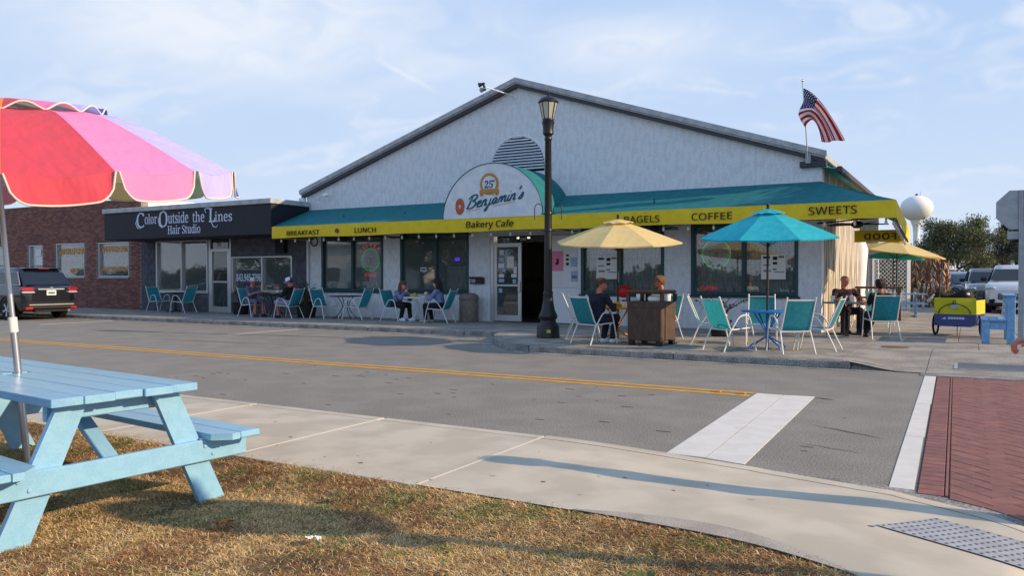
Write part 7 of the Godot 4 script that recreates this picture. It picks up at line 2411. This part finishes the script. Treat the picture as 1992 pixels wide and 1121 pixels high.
# car standing on y = 0 and facing +z
func make_car(called: String, label: String, at: Vector3, turn: float, paint: Material, o: Dictionary) -> Node3D:
	var t := thing(called, label, "car", at, turn, "cars parked in the street and car park")
	var L: float = o.get("len", 4.65)
	var W: float = o.get("w", 1.84) / 2.0
	var H: float = o.get("h", 1.70)
	var belt: float = o.get("belt", 1.02)
	var hood: float = o.get("hood", 1.04)
	var zr := -L / 2.0
	var zf := L / 2.0
	var clad: Material = o.get("cladding", M.plastic_black)
	# lower body: cross-sections from tail to nose
	var st := [[zr, 0.70, 0.44, belt - 0.12, belt - 0.10], [zr + 0.03, 0.82, 0.38, belt - 0.06, belt - 0.04], [zr + 0.10, 0.92, 0.34, belt - 0.03, belt], [zr + 0.25, 0.97, 0.30, belt, belt + 0.02], [zr + 0.9, 1.0, 0.26, belt, belt + 0.02], [0.0, 1.0, 0.26, belt - 0.02, belt], [zf - 1.45, 1.0, 0.26, belt - 0.04, belt], [zf - 1.15, 1.0, 0.26, hood - 0.09, hood], [zf - 0.6, 0.975, 0.28, hood - 0.12, hood - 0.03], [zf - 0.25, 0.92, 0.30, hood - 0.17, hood - 0.09], [zf - 0.08, 0.86, 0.33, hood - 0.26, hood - 0.20], [zf, 0.78, 0.40, hood - 0.36, hood - 0.34]]
	var pts := []
	for s in st:
		var w: float = W * s[1]
		var row := PackedVector3Array()
		var half := [Vector2(0.0, s[2]), Vector2(w * 0.82, s[2]), Vector2(w * 0.97, s[2] + 0.08), Vector2(w, lerpf(s[2], s[3], 0.45)), Vector2(w * 0.99, lerpf(s[2], s[3], 0.8)), Vector2(w * 0.955, s[3]), Vector2(w * 0.88, lerpf(s[3], s[4], 0.7)), Vector2(w * 0.5, s[4] + 0.012), Vector2(0.0, s[4] + 0.02)]
		for q in half:
			row.append(Vector3(q.x, q.y, s[0]))
		for i in range(half.size() - 2, -1, -1):
			row.append(Vector3(-half[i].x, half[i].y, s[0]))
		pts.append(row)
	var body := MB.new()
	body.grid(pts, Vector3.ZERO)
	# make the skin face outwards whatever way the grid ran
	for i in body.n.size():
		var c := Vector3(0, 0.65, clampf(body.v[i].z, zr + 0.9, zf - 0.9))
		if body.n[i].dot(body.v[i] - c) < 0.0:
			body.n[i] = -body.n[i]
	for i in range(0, body.v.size(), 3):
		if (body.v[i + 1] - body.v[i]).cross(body.v[i + 2] - body.v[i]).dot(body.n[i]) > 0.0:
			var x := body.v[i + 1]; body.v[i + 1] = body.v[i + 2]; body.v[i + 2] = x
			x = body.n[i + 1]; body.n[i + 1] = body.n[i + 2]; body.n[i + 2] = x
	for e in [0, st.size() - 1]:
		var nn := Vector3(0, 0, -1.0 if e == 0 else 1.0)
		var c := Vector3(0, (st[e][2] + st[e][4]) / 2.0, st[e][0])
		for j in pts[e].size() - 1:
			body.tri(c, pts[e][j], pts[e][j + 1], nn, nn, nn)
	part("body", body, paint, t)
	# cabin: base ring at the belt, roof ring above
	var cb: float = o.get("cab_rear", zr + 0.12)
	var cf: float = o.get("cab_front", zf - 1.25)
	var rb: float = o.get("roof_rear", zr + 0.42)
	var rf: float = o.get("roof_front", zf - 2.0)
	var wb := W * 0.93
	var wt := W * 0.74
	var lev := [[0.0, 0.0], [0.25, 0.25], [0.5, 0.5], [0.75, 0.76], [0.90, 0.93], [0.96, 0.99], [0.99, 1.04], [1.0, 1.12], [1.003, 1.4]]
	var cab := MB.new()
	var shell := []
	for i in 49:
		var a := TAU * i / 48.0
		var row := PackedVector3Array()
		for q in lev:
			var y := lerpf(belt - 0.03, H, q[0])
			var f: float = minf(q[1], 1.0)
			var shrink: float = 1.0 - maxf(0.0, q[1] - 1.0) * 1.9
			var x := lerpf(wb, wt, f) * shrink
			var z0 := lerpf(cb, rb, f)
			var z1 := lerpf(cf, rf, f)
			var c := cos(a)
			var d := sin(a)
			row.append(Vector3(x * signf(c) * pow(absf(c), 0.33), y, (z0 + z1) / 2.0 + (z1 - z0) / 2.0 * (1.0 - (1.0 - shrink) * 0.6) * signf(d) * pow(absf(d), 0.33)))
		shell.append(row)
	cab.grid(shell, Vector3.ZERO)
	for i in cab.n.size():
		if cab.n[i].dot(cab.v[i] - Vector3(0, 0.9, clampf(cab.v[i].z, rb + 0.3, rf - 0.3))) < 0.0:
			cab.n[i] = -cab.n[i]
	for i in range(0, cab.v.size(), 3):
		if (cab.v[i + 1] - cab.v[i]).cross(cab.v[i + 2] - cab.v[i]).dot(cab.n[i]) > 0.0:
			var x := cab.v[i + 1]; cab.v[i + 1] = cab.v[i + 2]; cab.v[i + 2] = x
			x = cab.n[i + 1]; cab.n[i + 1] = cab.n[i + 2]; cab.n[i + 2] = x
	var ring := PackedVector2Array()
	for i in 48:
		ring.append(Vector2(shell[i][8].x, shell[i][8].z))
	cab.slab(ring, H - 0.01, H + 0.004)
	part("cabin", cab, paint, t)
	var at_side := func(f: float, z: float, s: float, off: float) -> Vector3:
		# a point on the cabin's side at height fraction f and length fraction z
		var y := lerpf(belt - 0.03, H - 0.075, f)
		var k := lerpf(0.0, 0.90, f)
		var x := lerpf(wb, wt, k * 0.5 / 0.45 * 0.5 if f < 0.59 else k)
		var q := lerpf(lerpf(cb, rb, 0.93 * f), lerpf(cf, rf, 0.93 * f), z)
		return Vector3(s * (lerpf(wb, wt, f * 0.93) + 0.008 + off), y, q)
	for s in [-1.0, 1.0]:
		for q in o.get("side_glass", [[0.05, 0.26], [0.29, 0.57], [0.60, 0.90]]):
			var g := MB.new()
			var a: Vector3 = at_side.call(0.12, q[0], s, 0.0)
			var b: Vector3 = at_side.call(0.12, q[1], s, 0.0)
			var c: Vector3 = at_side.call(0.88, q[1] - (0.02 if q[1] > 0.8 else 0.0), s, 0.0)
			var d: Vector3 = at_side.call(0.88, q[0] + (0.03 if q[0] < 0.1 else 0.0), s, 0.0)
			g.flat(a, b, c, Vector3(0, 1, 0)); g.flat(a, c, d, Vector3(0, 1, 0))
			var w := part("window", g, M.car_glass, t)
			part("trim", MB.new().tube([a, b, c, d, a], 0.012, 5, false), o.get("trim", M.plastic_black), w)
		part("door_line", MB.new().tube([Vector3(s * W * 1.0, 0.36, 0.05), Vector3(s * W * 0.998, 0.7, 0.04), Vector3(s * W * 0.975, belt - 0.06, 0.02)], 0.006, 4), M.plastic_black, t)
		part("handle", MB.new().obox(Vector3(s * W * 0.995, belt - 0.13, -0.15), Vector3(0.03, 0.03, 0.16), Basis(), 0.01), paint, t)
		var mr := part("mirror", MB.new().obox(Vector3(s * (W + 0.07), belt + 0.10, cf - 0.45), Vector3(0.20, 0.15, 0.10), Basis(), 0.04), o.get("mirror", M.plastic_black), t)
		part("sill", MB.new().box(Vector3(s * W * 0.985 - 0.02, 0.22, -1.0), Vector3(s * W * 0.985 + 0.02, 0.36, 1.0), 0.012), clad, t)
		if o.get("rails", true):
			part("roof_rail", MB.new().tube(rounded([Vector3(s * wt * 0.86, H - 0.015, rf - 0.35), Vector3(s * wt * 0.86, H + 0.06, rf - 0.45), Vector3(s * wt * 0.86, H + 0.06, rb + 0.35), Vector3(s * wt * 0.86, H - 0.015, rb + 0.22)], 0.05), 0.018, 6), M.plastic_black, t)
	# windscreen and rear window
	for e in [0, 1]:
		var lo := 0.14
		var hi := 0.86
		var p := []
		for q in [[lo, -1.0], [lo, 1.0], [hi, 1.0], [hi, -1.0]]:
			var f: float = q[0]
			var y := lerpf(belt - 0.03, H - 0.075, f)
			var z := lerpf(cb, lerpf(cb, rb, 0.93), f) - 0.018 if e == 0 else lerpf(cf, lerpf(cf, rf, 0.93), f) + 0.03
			var x := (lerpf(wb, lerpf(wb, wt, 0.9), f) - 0.07) * float(q[1])
			p.append(Vector3(x, y, z))
		var g := MB.new()
		g.flat(p[0], p[1], p[2], Vector3(0, 1, 0)); g.flat(p[0], p[2], p[3], Vector3(0, 1, 0))
		part("rear_window" if e == 0 else "windscreen", g, M.car_glass, t)
	part("spoiler", MB.new().box(Vector3(-wt * 0.9, H - 0.055, rb - 0.14), Vector3(wt * 0.9, H - 0.012, rb + 0.12), 0.018), paint, t)
	# bumpers
	part("rear_bumper", MB.new().box(Vector3(-W * 0.93, 0.34, zr - 0.05), Vector3(W * 0.93, 0.62, zr + 0.20), 0.06), o.get("bumper", clad), t)
	part("rear_skid", MB.new().box(Vector3(-W * 0.6, 0.27, zr - 0.03), Vector3(W * 0.6, 0.345, zr + 0.15), 0.02), clad, t)
	part("front_bumper", MB.new().box(Vector3(-W * 0.84, 0.26, zf - 0.22), Vector3(W * 0.84, 0.42, zf + 0.03), 0.05), clad, t)
	part("grille", MB.new().box(Vector3(-W * 0.52, 0.50, zf - 0.06), Vector3(W * 0.52, 0.72, zf + 0.022), 0.02), M.plastic_black, t)
	for i in 3:
		part("grille_bar", MB.new().box(Vector3(-W * 0.50, 0.54 + i * 0.06, zf + 0.022), Vector3(W * 0.50, 0.555 + i * 0.06, zf + 0.032), 0.004), M.aluminium, t)
	var red: Material = M.tail_red
	for s in [-1.0, 1.0]:
		part("headlight", MB.new().obox(Vector3(s * W * 0.74, hood - 0.25, zf - 0.13), Vector3(0.34, 0.11, 0.22), Basis(Vector3.UP, s * 0.45), 0.04), M.lens, t)
		part("fog_lamp", MB.new().obox(Vector3(s * W * 0.70, 0.47, zf - 0.02), Vector3(0.20, 0.13, 0.08), Basis(Vector3.UP, s * 0.3), 0.03), M.plastic_black, t)
		var tl := part("tail_light", MB.new().obox(Vector3(s * W * 0.80, belt - 0.10, zr + 0.09), Vector3(0.40, 0.13, 0.22), Basis(Vector3.UP, -s * 0.32), 0.04), red, t)
		part("reverse_lens", MB.new().obox(Vector3(s * W * 0.78, belt - 0.195, zr + 0.075), Vector3(0.38, 0.06, 0.22), Basis(Vector3.UP, -s * 0.32), 0.025), M.lens, tl)
		part("reflector", MB.new().obox(Vector3(s * W * 0.80, 0.40, zr - 0.015), Vector3(0.22, 0.07, 0.10), Basis(Vector3.UP, -s * 0.2), 0.02), M.tail_bright, t)
	part("garnish", MB.new().box(Vector3(-W * 0.48, belt - 0.12, zr - 0.03), Vector3(W * 0.48, belt - 0.07, zr + 0.03), 0.012), M.aluminium, t)
	var pl := part("number_plate", MB.new().box(Vector3(-0.16, belt - 0.30, zr - 0.022), Vector3(0.16, belt - 0.13, zr - 0.008), 0.006), M.paper, t)
	part("plate_mark", MB.new().box(Vector3(-0.11, belt - 0.25, zr - 0.026), Vector3(0.11, belt - 0.19, zr - 0.023)), M.ink_teal, pl)
	part("wiper", MB.new().beam(Vector3(0.02, belt + 0.10, zr + 0.07), Vector3(-0.42, belt + 0.16, zr + 0.08), 0.02, 0.02), M.plastic_black, t)
	part("bumper_strip", MB.new().box(Vector3(-W * 0.80, 0.50, zr - 0.056), Vector3(W * 0.80, 0.53, zr - 0.045), 0.004), M.aluminium, t)
	part("badge", MB.new().ball(Vector3(0, belt - 0.045, zr - 0.03), Vector3(0.07, 0.03, 0.012), 12, 6), M.aluminium, t)
	part("exhaust", MB.new().tube([Vector3(-W * 0.62, 0.31, zr + 0.2), Vector3(-W * 0.62, 0.31, zr - 0.05)], 0.045, 12), M.steel, t)
	part("brake_light", MB.new().box(Vector3(-0.18, H - 0.05, rb - 0.15), Vector3(0.18, H - 0.03, rb - 0.135)), red, t)
	# wheels in dark arches
	for q in [[-1.0, zf - 0.95], [1.0, zf - 0.95], [-1.0, zr + 0.95], [1.0, zr + 0.95]]:
		var x: float = q[0] * (W - 0.12)
		var arch := MB.new()
		var pr := []
		for i in 17:
			var a := PI * (-0.08 + 1.16 * i / 16.0)
			pr.append(Vector2(cos(a), sin(a)))
		for i in 16:
			for rr in [[0.0, 0.42]]:
				var aa := Vector3(q[0] * (W + 0.006), 0.36, q[1])
				var p1 := aa + Vector3(0, pr[i].y, pr[i].x) * 0.42
				var p2 := aa + Vector3(0, pr[i + 1].y, pr[i + 1].x) * 0.42
				arch.tri(aa, p1, p2, Vector3(q[0], 0, 0), Vector3(q[0], 0, 0), Vector3(q[0], 0, 0))
				var i1 := p1 - Vector3(q[0] * 0.05, 0, 0)
				var i2 := p2 - Vector3(q[0] * 0.05, 0, 0)
				arch.flat(p1, p2, i2, aa); arch.flat(p1, i2, i1, aa)
		part("wheel_arch", arch, M.plastic_black, t)
		var lip := []
		for i in 17:
			lip.append(Vector3(q[0] * (W + 0.004), 0.36 + pr[i].y * 0.43, q[1] + pr[i].x * 0.43))
		part("arch_lip", MB.new().tube(lip, 0.028, 6), clad, t)
		var ty := MB.new()
		ty.xf = Transform3D(Basis(Vector3.BACK, -PI / 2 * q[0]), Vector3(x, 0.345, q[1]))
		ty.lathe([Vector2(0.22, -0.11), Vector2(0.315, -0.115), Vector2(0.345, -0.09), Vector2(0.347, 0.09), Vector2(0.325, 0.135), Vector2(0.24, 0.14), Vector2(0.23, 0.12)], 30)
		var w := part("wheel", ty, M.tyre, t)
		var rm := MB.new()
		rm.xf = ty.xf
		rm.lathe([Vector2(0.245, 0.138), Vector2(0.232, 0.145), Vector2(0.222, 0.11), Vector2(0.0, 0.095)], 24)
		part("rim", rm, M.black_metal, w)
		var sp := MB.new()
		sp.xf = ty.xf
		for i in 5:
			var a := TAU * i / 5.0
			for d in [-0.13, 0.13]:
				sp.beam(Vector3(cos(a) * 0.05, 0.125, sin(a) * 0.05), Vector3(cos(a + d) * 0.228, 0.138, sin(a + d) * 0.228), 0.032, 0.02, Vector3.UP, 0.006)
		sp.lathe([Vector2(0.07, 0.11), Vector2(0.065, 0.145), Vector2(0.0, 0.148)], 12)
		part("spokes", sp, M.aluminium, w)
	return t


func build_cars() -> void:
	M.car_glass = mat(Color(0.045, 0.05, 0.06), 0.04, 0.0, {"metallic_specular": 0.7})
	M.tail_red = mat(Color(0.62, 0.05, 0.06), 0.12, 0.0, {"clearcoat_enabled": true, "clearcoat": 0.6})
	M.tail_bright = mat(Color(0.85, 0.08, 0.05), 0.2)
	M.lens = mat(Color(0.80, 0.82, 0.85), 0.08, 0.3)
	var coat := {"clearcoat_enabled": true, "clearcoat": 1.0, "clearcoat_roughness": 0.03}
	var navy := mat(Color(0.045, 0.055, 0.10), 0.3, 0.0, coat)
	var white := mat(Color(0.82, 0.83, 0.85), 0.35, 0.0, coat)
	var silver := mat(Color(0.48, 0.47, 0.46), 0.25, 0.6, coat)
	var blue := mat(Color(0.05, 0.08, 0.20), 0.3, 0.3, coat)
	make_car("parked_car", "dark blue estate car parked at the far kerb before the brick shop, tail towards us", Vector3(-28.9, 0.0, -15.25), -90.0, navy, {"len": 4.6, "h": 1.75, "roof_rear": -1.72, "cab_rear": -2.22, "belt": 1.12, "hood": 1.08, "trim": M.aluminium, "bumper": mat(Color(0.115, 0.115, 0.12), 0.4)})
	make_car("parked_car", "white car parked nose towards us at the right edge behind the blue bench", Vector3(1.55, 0.118, -35.4), -4.0, white, {"len": 4.9, "w": 1.96, "h": 1.76, "belt": 1.14, "hood": 1.16})
	make_car("parked_car", "silver car between the white one and the dark blue ones in the car park", Vector3(0.70, 0.118, -40.2), 2.0, silver, {"len": 4.7, "w": 1.88, "h": 1.68, "belt": 1.08, "hood": 1.08})
	make_car("parked_car", "dark blue car in the car park beyond the silver one", Vector3(-0.45, 0.118, -46.5), 28.0, blue, {"len": 4.5, "w": 1.8, "h": 1.45, "belt": 0.95, "hood": 0.95, "rails": false})
	make_car("parked_car", "far white car of which only the roof line shows over the dark blue one", Vector3(0.3, 0.118, -54.0), 50.0, white, {"len": 4.5, "w": 1.8, "h": 1.62, "belt": 1.0, "hood": 0.98, "rails": false})


func poster(label: String, at: Vector3, w: float, h: float, paper: Material, lines: Array, called := "poster") -> void:
	var t := thing(called, label, "poster", at)
	part("sheet", MB.new().box(Vector3(0, 0, 0), Vector3(w, h, 0.004)), paper, t)
	for q in lines:
		part("print", MB.new().box(Vector3(q[0] * w, q[1] * h, 0.0045), Vector3(q[2] * w, q[3] * h, 0.0055)), q[4] if q.size() > 4 else M.grey_matte, t)


func neon_sign(label: String, at: Vector3, above: String, below: String) -> void:
	var t := thing("neon_sign", label, "neon sign", at)
	part("ring", MB.new().tube(circle(Vector3.ZERO, 0.36, Vector3.BACK, 40), 0.012, 6), M.neon_green, t)
	part("disc", MB.new().tube([Vector3(0, 0, -0.02), Vector3(0, 0, -0.012)], 0.355, 36), M.sign_disc, t)
	var cup := MB.new()
	cup.tube(rounded([Vector3(-0.17, 0.06, 0), Vector3(-0.12, -0.12, 0), Vector3(0.12, -0.12, 0), Vector3(0.17, 0.06, 0), Vector3(-0.17, 0.06, 0)], 0.05), 0.008, 5)
	cup.tube([Vector3(-0.2, -0.15, 0), Vector3(0.2, -0.15, 0)], 0.008, 5)
	part("cup_outline", cup, M.dark, t)
	words("B", t, "cup_letter", Vector3(-0.06, -0.10, 0), 0.12, 0.14, M.dark, "Droid Serif", true, 0.2)
	var n := above.length()
	for i in n:
		var a := deg_to_rad(lerpf(52.0, -40.0, i / float(n - 1)))
		words(above[i], t, "letter", Vector3(sin(-a) * 0.44, cos(a) * 0.44 - 0.02, 0) - Basis(Vector3.BACK, a) * Vector3(0.04, 0.0, 0), 0.085, 0.12, M.neon_red, "Droid Sans", true, 0.0, 0.012, Basis(Vector3.BACK, a))
	words(below, t, "lower_letters", Vector3(-0.24, -0.54, 0), 0.48, 0.12, M.neon_red, "Droid Sans", true, 0.0, 0.012)


func build_small_things() -> void:
	var z := ZF - 0.066
	neon_sign("round neon sign with a green ring and red letters in the cafe's leftmost window", Vector3(-16.78, 1.98, ZF - 0.14), "COFFEE", "BAGELS")
	neon_sign("round neon sign with a green ring in the window behind the turquoise umbrella", Vector3(-5.55, 2.02, ZF - 0.14), "COFFEE", "")
	var cn := thing("neon_sign", "small red neon word low in the window behind the blue table", "neon sign", Vector3(-5.95, 1.10, ZF - 0.14))
	words("Coffee", cn, "letters", Vector3.ZERO, 0.44, 0.12, M.neon_red, "Droid Sans", true, 0.1)
	var vn := thing("neon_sign", "small violet glowing sign in the window behind the two girls", "neon sign", Vector3(-13.45, 1.97, ZF - 0.2))
	part("glow_bar", MB.new().box(Vector3(-0.08, -0.05, 0), Vector3(0.10, 0.05, 0.03), 0.02), M.neon_violet, vn)
	part("case", MB.new().box(Vector3(0.103, -0.045, 0), Vector3(0.32, 0.045, 0.03), 0.01), M.ink_blue, vn)
	# notices
	var blocks := [[0.08, 0.84, 0.36, 0.93, M.dark], [0.48, 0.78, 0.66, 0.92, M.dark], [0.7, 0.86, 0.94, 0.95, M.bin_tan], [0.48, 0.60, 0.66, 0.70, M.dark], [0.10, 0.30, 0.40, 0.38, M.grey_matte], [0.48, 0.38, 0.64, 0.43, M.dark], [0.55, 0.28, 0.95, 0.32, M.grey_matte], [0.08, 0.55, 0.36, 0.60, M.grey_matte]]
	poster("white menu sheet in the window left of the yellow umbrella's pole", Vector3(-8.80, 1.38, z), 0.62, 0.62, M.paper, blocks)
	poster("white menu sheet in the window behind the turquoise umbrella's pole", Vector3(-4.42, 1.38, z), 0.58, 0.60, M.paper, blocks)
	poster("pink poster with a dark figure on the white panel right of the cafe door", Vector3(-10.16, 1.60, ZF - 0.056), 0.36, 0.56, M.paper_pink, [[0.42, 0.35, 0.62, 0.62, M.dark], [0.35, 0.3, 0.5, 0.42, M.dark]])
	poster("white sheet hanging below the pink poster", Vector3(-10.15, 1.20, ZF - 0.056), 0.30, 0.36, M.paper, [])
	poster("narrow notice with dark blocks right of the pink poster", Vector3(-9.74, 1.72, ZF - 0.056), 0.14, 0.38, M.paper, [[0.2, 0.1, 0.8, 0.3, M.dark], [0.2, 0.45, 0.8, 0.62, M.dark], [0.2, 0.75, 0.8, 0.9, M.dark]])
	poster("grey notice at the right side of the white panel by the door", Vector3(-9.56, 1.30, ZF - 0.056), 0.2, 0.30, M.paper_blue, [[0.1, 0.3, 0.9, 0.6, M.grey_matte]])
	poster("small blue-grey notice above the grey one on the white panel", Vector3(-9.57, 1.72, ZF - 0.056), 0.2, 0.26, M.paper_blue, [])
	poster("small white card low in the window behind the girls' table", Vector3(-14.72, 1.60, z), 0.22, 0.13, M.paper, [[0.1, 0.2, 0.9, 0.8, M.grey_matte]])
	var st := [[0.09, 2.10, 0.20, 0.14, "white round sticker at the top left of the cafe door"], [0.25, 2.10, 0.14, 0.13, "square sticker beside the round one at the top of the cafe door"], [0.35, 1.72, 0.26, 0.33, "large white notice in the middle of the cafe door"], [0.06, 1.90, 0.2, 0.12, "pale blue sticker below the round one on the cafe door"], [0.05, 1.72, 0.22, 0.13, "second pale sticker in the left column of the cafe door"], [0.18, 1.60, 0.13, 0.10, "small white sticker near the large notice on the cafe door"], [0.06, 1.44, 0.2, 0.10, "third pale sticker in the left column of the cafe door"], [0.06, 1.30, 0.2, 0.10, "lowest sticker of the left column above the door bar"], [0.50, 1.44, 0.2, 0.10, "wide blue notice at the right of the cafe door"], [0.55, 1.27, 0.13, 0.12, "small notice above the bar at the right of the cafe door"], [0.58, 1.55, 0.12, 0.2, "tall pale sticker at the right edge of the cafe door"], [0.06, 1.0, 0.13, 0.12, "sticker below the bar at the left of the cafe door"]]
	for k in st.size():
		var q: Array = st[k]
		poster(q[4], Vector3(-11.95 + q[0] * 0.95, q[1] - 0.02, ZF - 0.056), q[2] * 0.9, q[3], M.paper_blue if k % 2 == 1 else M.paper, [], "sticker")
	# things on the tables
	var food := [[-13.98, 0.73, -18.55, "yellow paper basket of food on the girls' white table", M.food_green], [-6.22, 0.70, -15.05, "yellow-green basket of food on the yellow table", M.food_green], [-5.72, 0.70, -15.02, "brown bread on a tray at the right of the yellow table", M.food], [-2.52, 0.74, -19.05, "brown snack packet on the bald man's table", M.food]]
	for q in food:
		var t := thing("food_basket", q[3], "food", Vector3(q[0], SW + q[1], q[2]))
		part("basket", MB.new().lathe([Vector2(0, 0.002), Vector2(0.09, 0.002), Vector2(0.13, 0.05), Vector2(0.125, 0.052), Vector2(0.085, 0.01), Vector2(0, 0.01)], 14), q[4], t)
		part("filling", MB.new().skin([[Vector3(-0.05, 0.04, 0), Vector3(0.03, 0.06, 0.02), 0.04, 0.045], [Vector3(0.05, 0.04, -0.03), Vector3(0.02, 0.07, -0.02), 0.03, 0.03], [Vector3(-0.04, 0.06, 0.04), Vector3(0.0, 0.085, 0.0), 0.02, 0.03]], 0.015, 0.012), M.food, t)
	var cups := [[-2.66, -19.02, "left white paper cup on the bald man's table"], [-2.28, -19.12, "right white domed cup on the bald man's table"], [-13.62, -18.62, "small white cup on the girls' table"], [-6.05, -15.0, "dark-lidded cup next to the umbrella pole on the yellow table"], [-19.35, -18.4, "pale bottle between the two men in caps"]]
	for k in cups.size():
		var q: Array = cups[k]
		var y: float = SW + [0.74, 0.74, 0.72, 0.70, 0.73][k]
		var t := thing("cup", q[2], "cup", Vector3(q[0], y, q[1]))
		part("cup_body", MB.new().lathe([Vector2(0, 0.001), Vector2(0.034, 0.001), Vector2(0.048, 0.12), Vector2(0.044, 0.12), Vector2(0.0, 0.118)], 14), M.pure_white, t)
		part("lid", MB.new().lathe([Vector2(0.050, 0.118), Vector2(0.050, 0.128), Vector2(0.038, 0.145), Vector2(0.02, 0.17 if k == 1 else 0.147), Vector2(0, 0.172 if k == 1 else 0.147)], 14), M.dark if k == 3 else M.white_matte, t)
	var nf := func(u: float, v: float) -> Vector3:
		return Vector3(lerpf(-0.34, 0.34, u), 0.012 + 0.05 * absf(sin(u * PI * 1.0 + 0.3)) + 0.02 * sin(v * 5.0 + u * 4.0), lerpf(-0.2, 0.22, v))
	single("newspaper", sheet_out(nf, 14, 8, Vector3.UP), mat(Color(0.66, 0.60, 0.44), 0.9), "open newspaper lying across the table between the two men in caps", "newspaper", Vector3(-19.6, SW + 0.735, -18.3), 8.0)
	var tn := thing("tray", "white tray on the girls' table before the dark-haired girl", "tray", Vector3(-13.48, SW + 0.721, -18.55))
	part("plate", MB.new().box(Vector3(-0.16, 0, -0.1), Vector3(0.16, 0.018, 0.1), 0.008), M.pure_white, tn)
	var rb := thing("red_cushion", "round red cushion seen against the wall behind the yellow table", "cushion", Vector3(-7.72, SW + 0.93, -19.15))
	part("cushion", MB.new().ball(Vector3.ZERO, Vector3(0.24, 0.16, 0.12), 16, 10), M.red_matte, rb)
	var ws := thing("side_stand", "small white stand under the window behind the yellow table", "stand", Vector3(-7.45, SW, -19.2))
	part("top", MB.new().box(Vector3(-0.55, 0.74, -0.22), Vector3(0.42, 0.77, 0.22), 0.008), M.white_matte, ws)
	for s in [-1.0, 1.0]:
		part("leg", MB.new().box(Vector3(-0.065 + s * 0.43 - 0.02, 0, -0.2), Vector3(-0.065 + s * 0.43 + 0.02, 0.739, -0.16), 0.004), M.white_matte, ws)
		part("leg", MB.new().box(Vector3(-0.065 + s * 0.43 - 0.02, 0, 0.16), Vector3(-0.065 + s * 0.43 + 0.02, 0.739, 0.2), 0.004), M.white_matte, ws)
	var wb := thing("napkin_box", "white box on the stand beside the red cushion", "box", Vector3(-7.25, SW + 0.772, -19.15))
	part("box", MB.new().box(Vector3(-0.11, 0, -0.08), Vector3(0.11, 0.18, 0.08), 0.012), M.pure_white, wb)
	var mh := thing("manhole_cover", "rust-stained round cover in the far pavement before the dog trailer", "manhole cover", Vector3(-1.20, SW + 0.002, -16.35))
	part("cover", MB.new().lathe([Vector2(0, 0.004), Vector2(0.24, 0.004), Vector2(0.25, 0.0)], 24), mat(Color(0.45, 0.34, 0.28), 0.8, 0.2), mh)
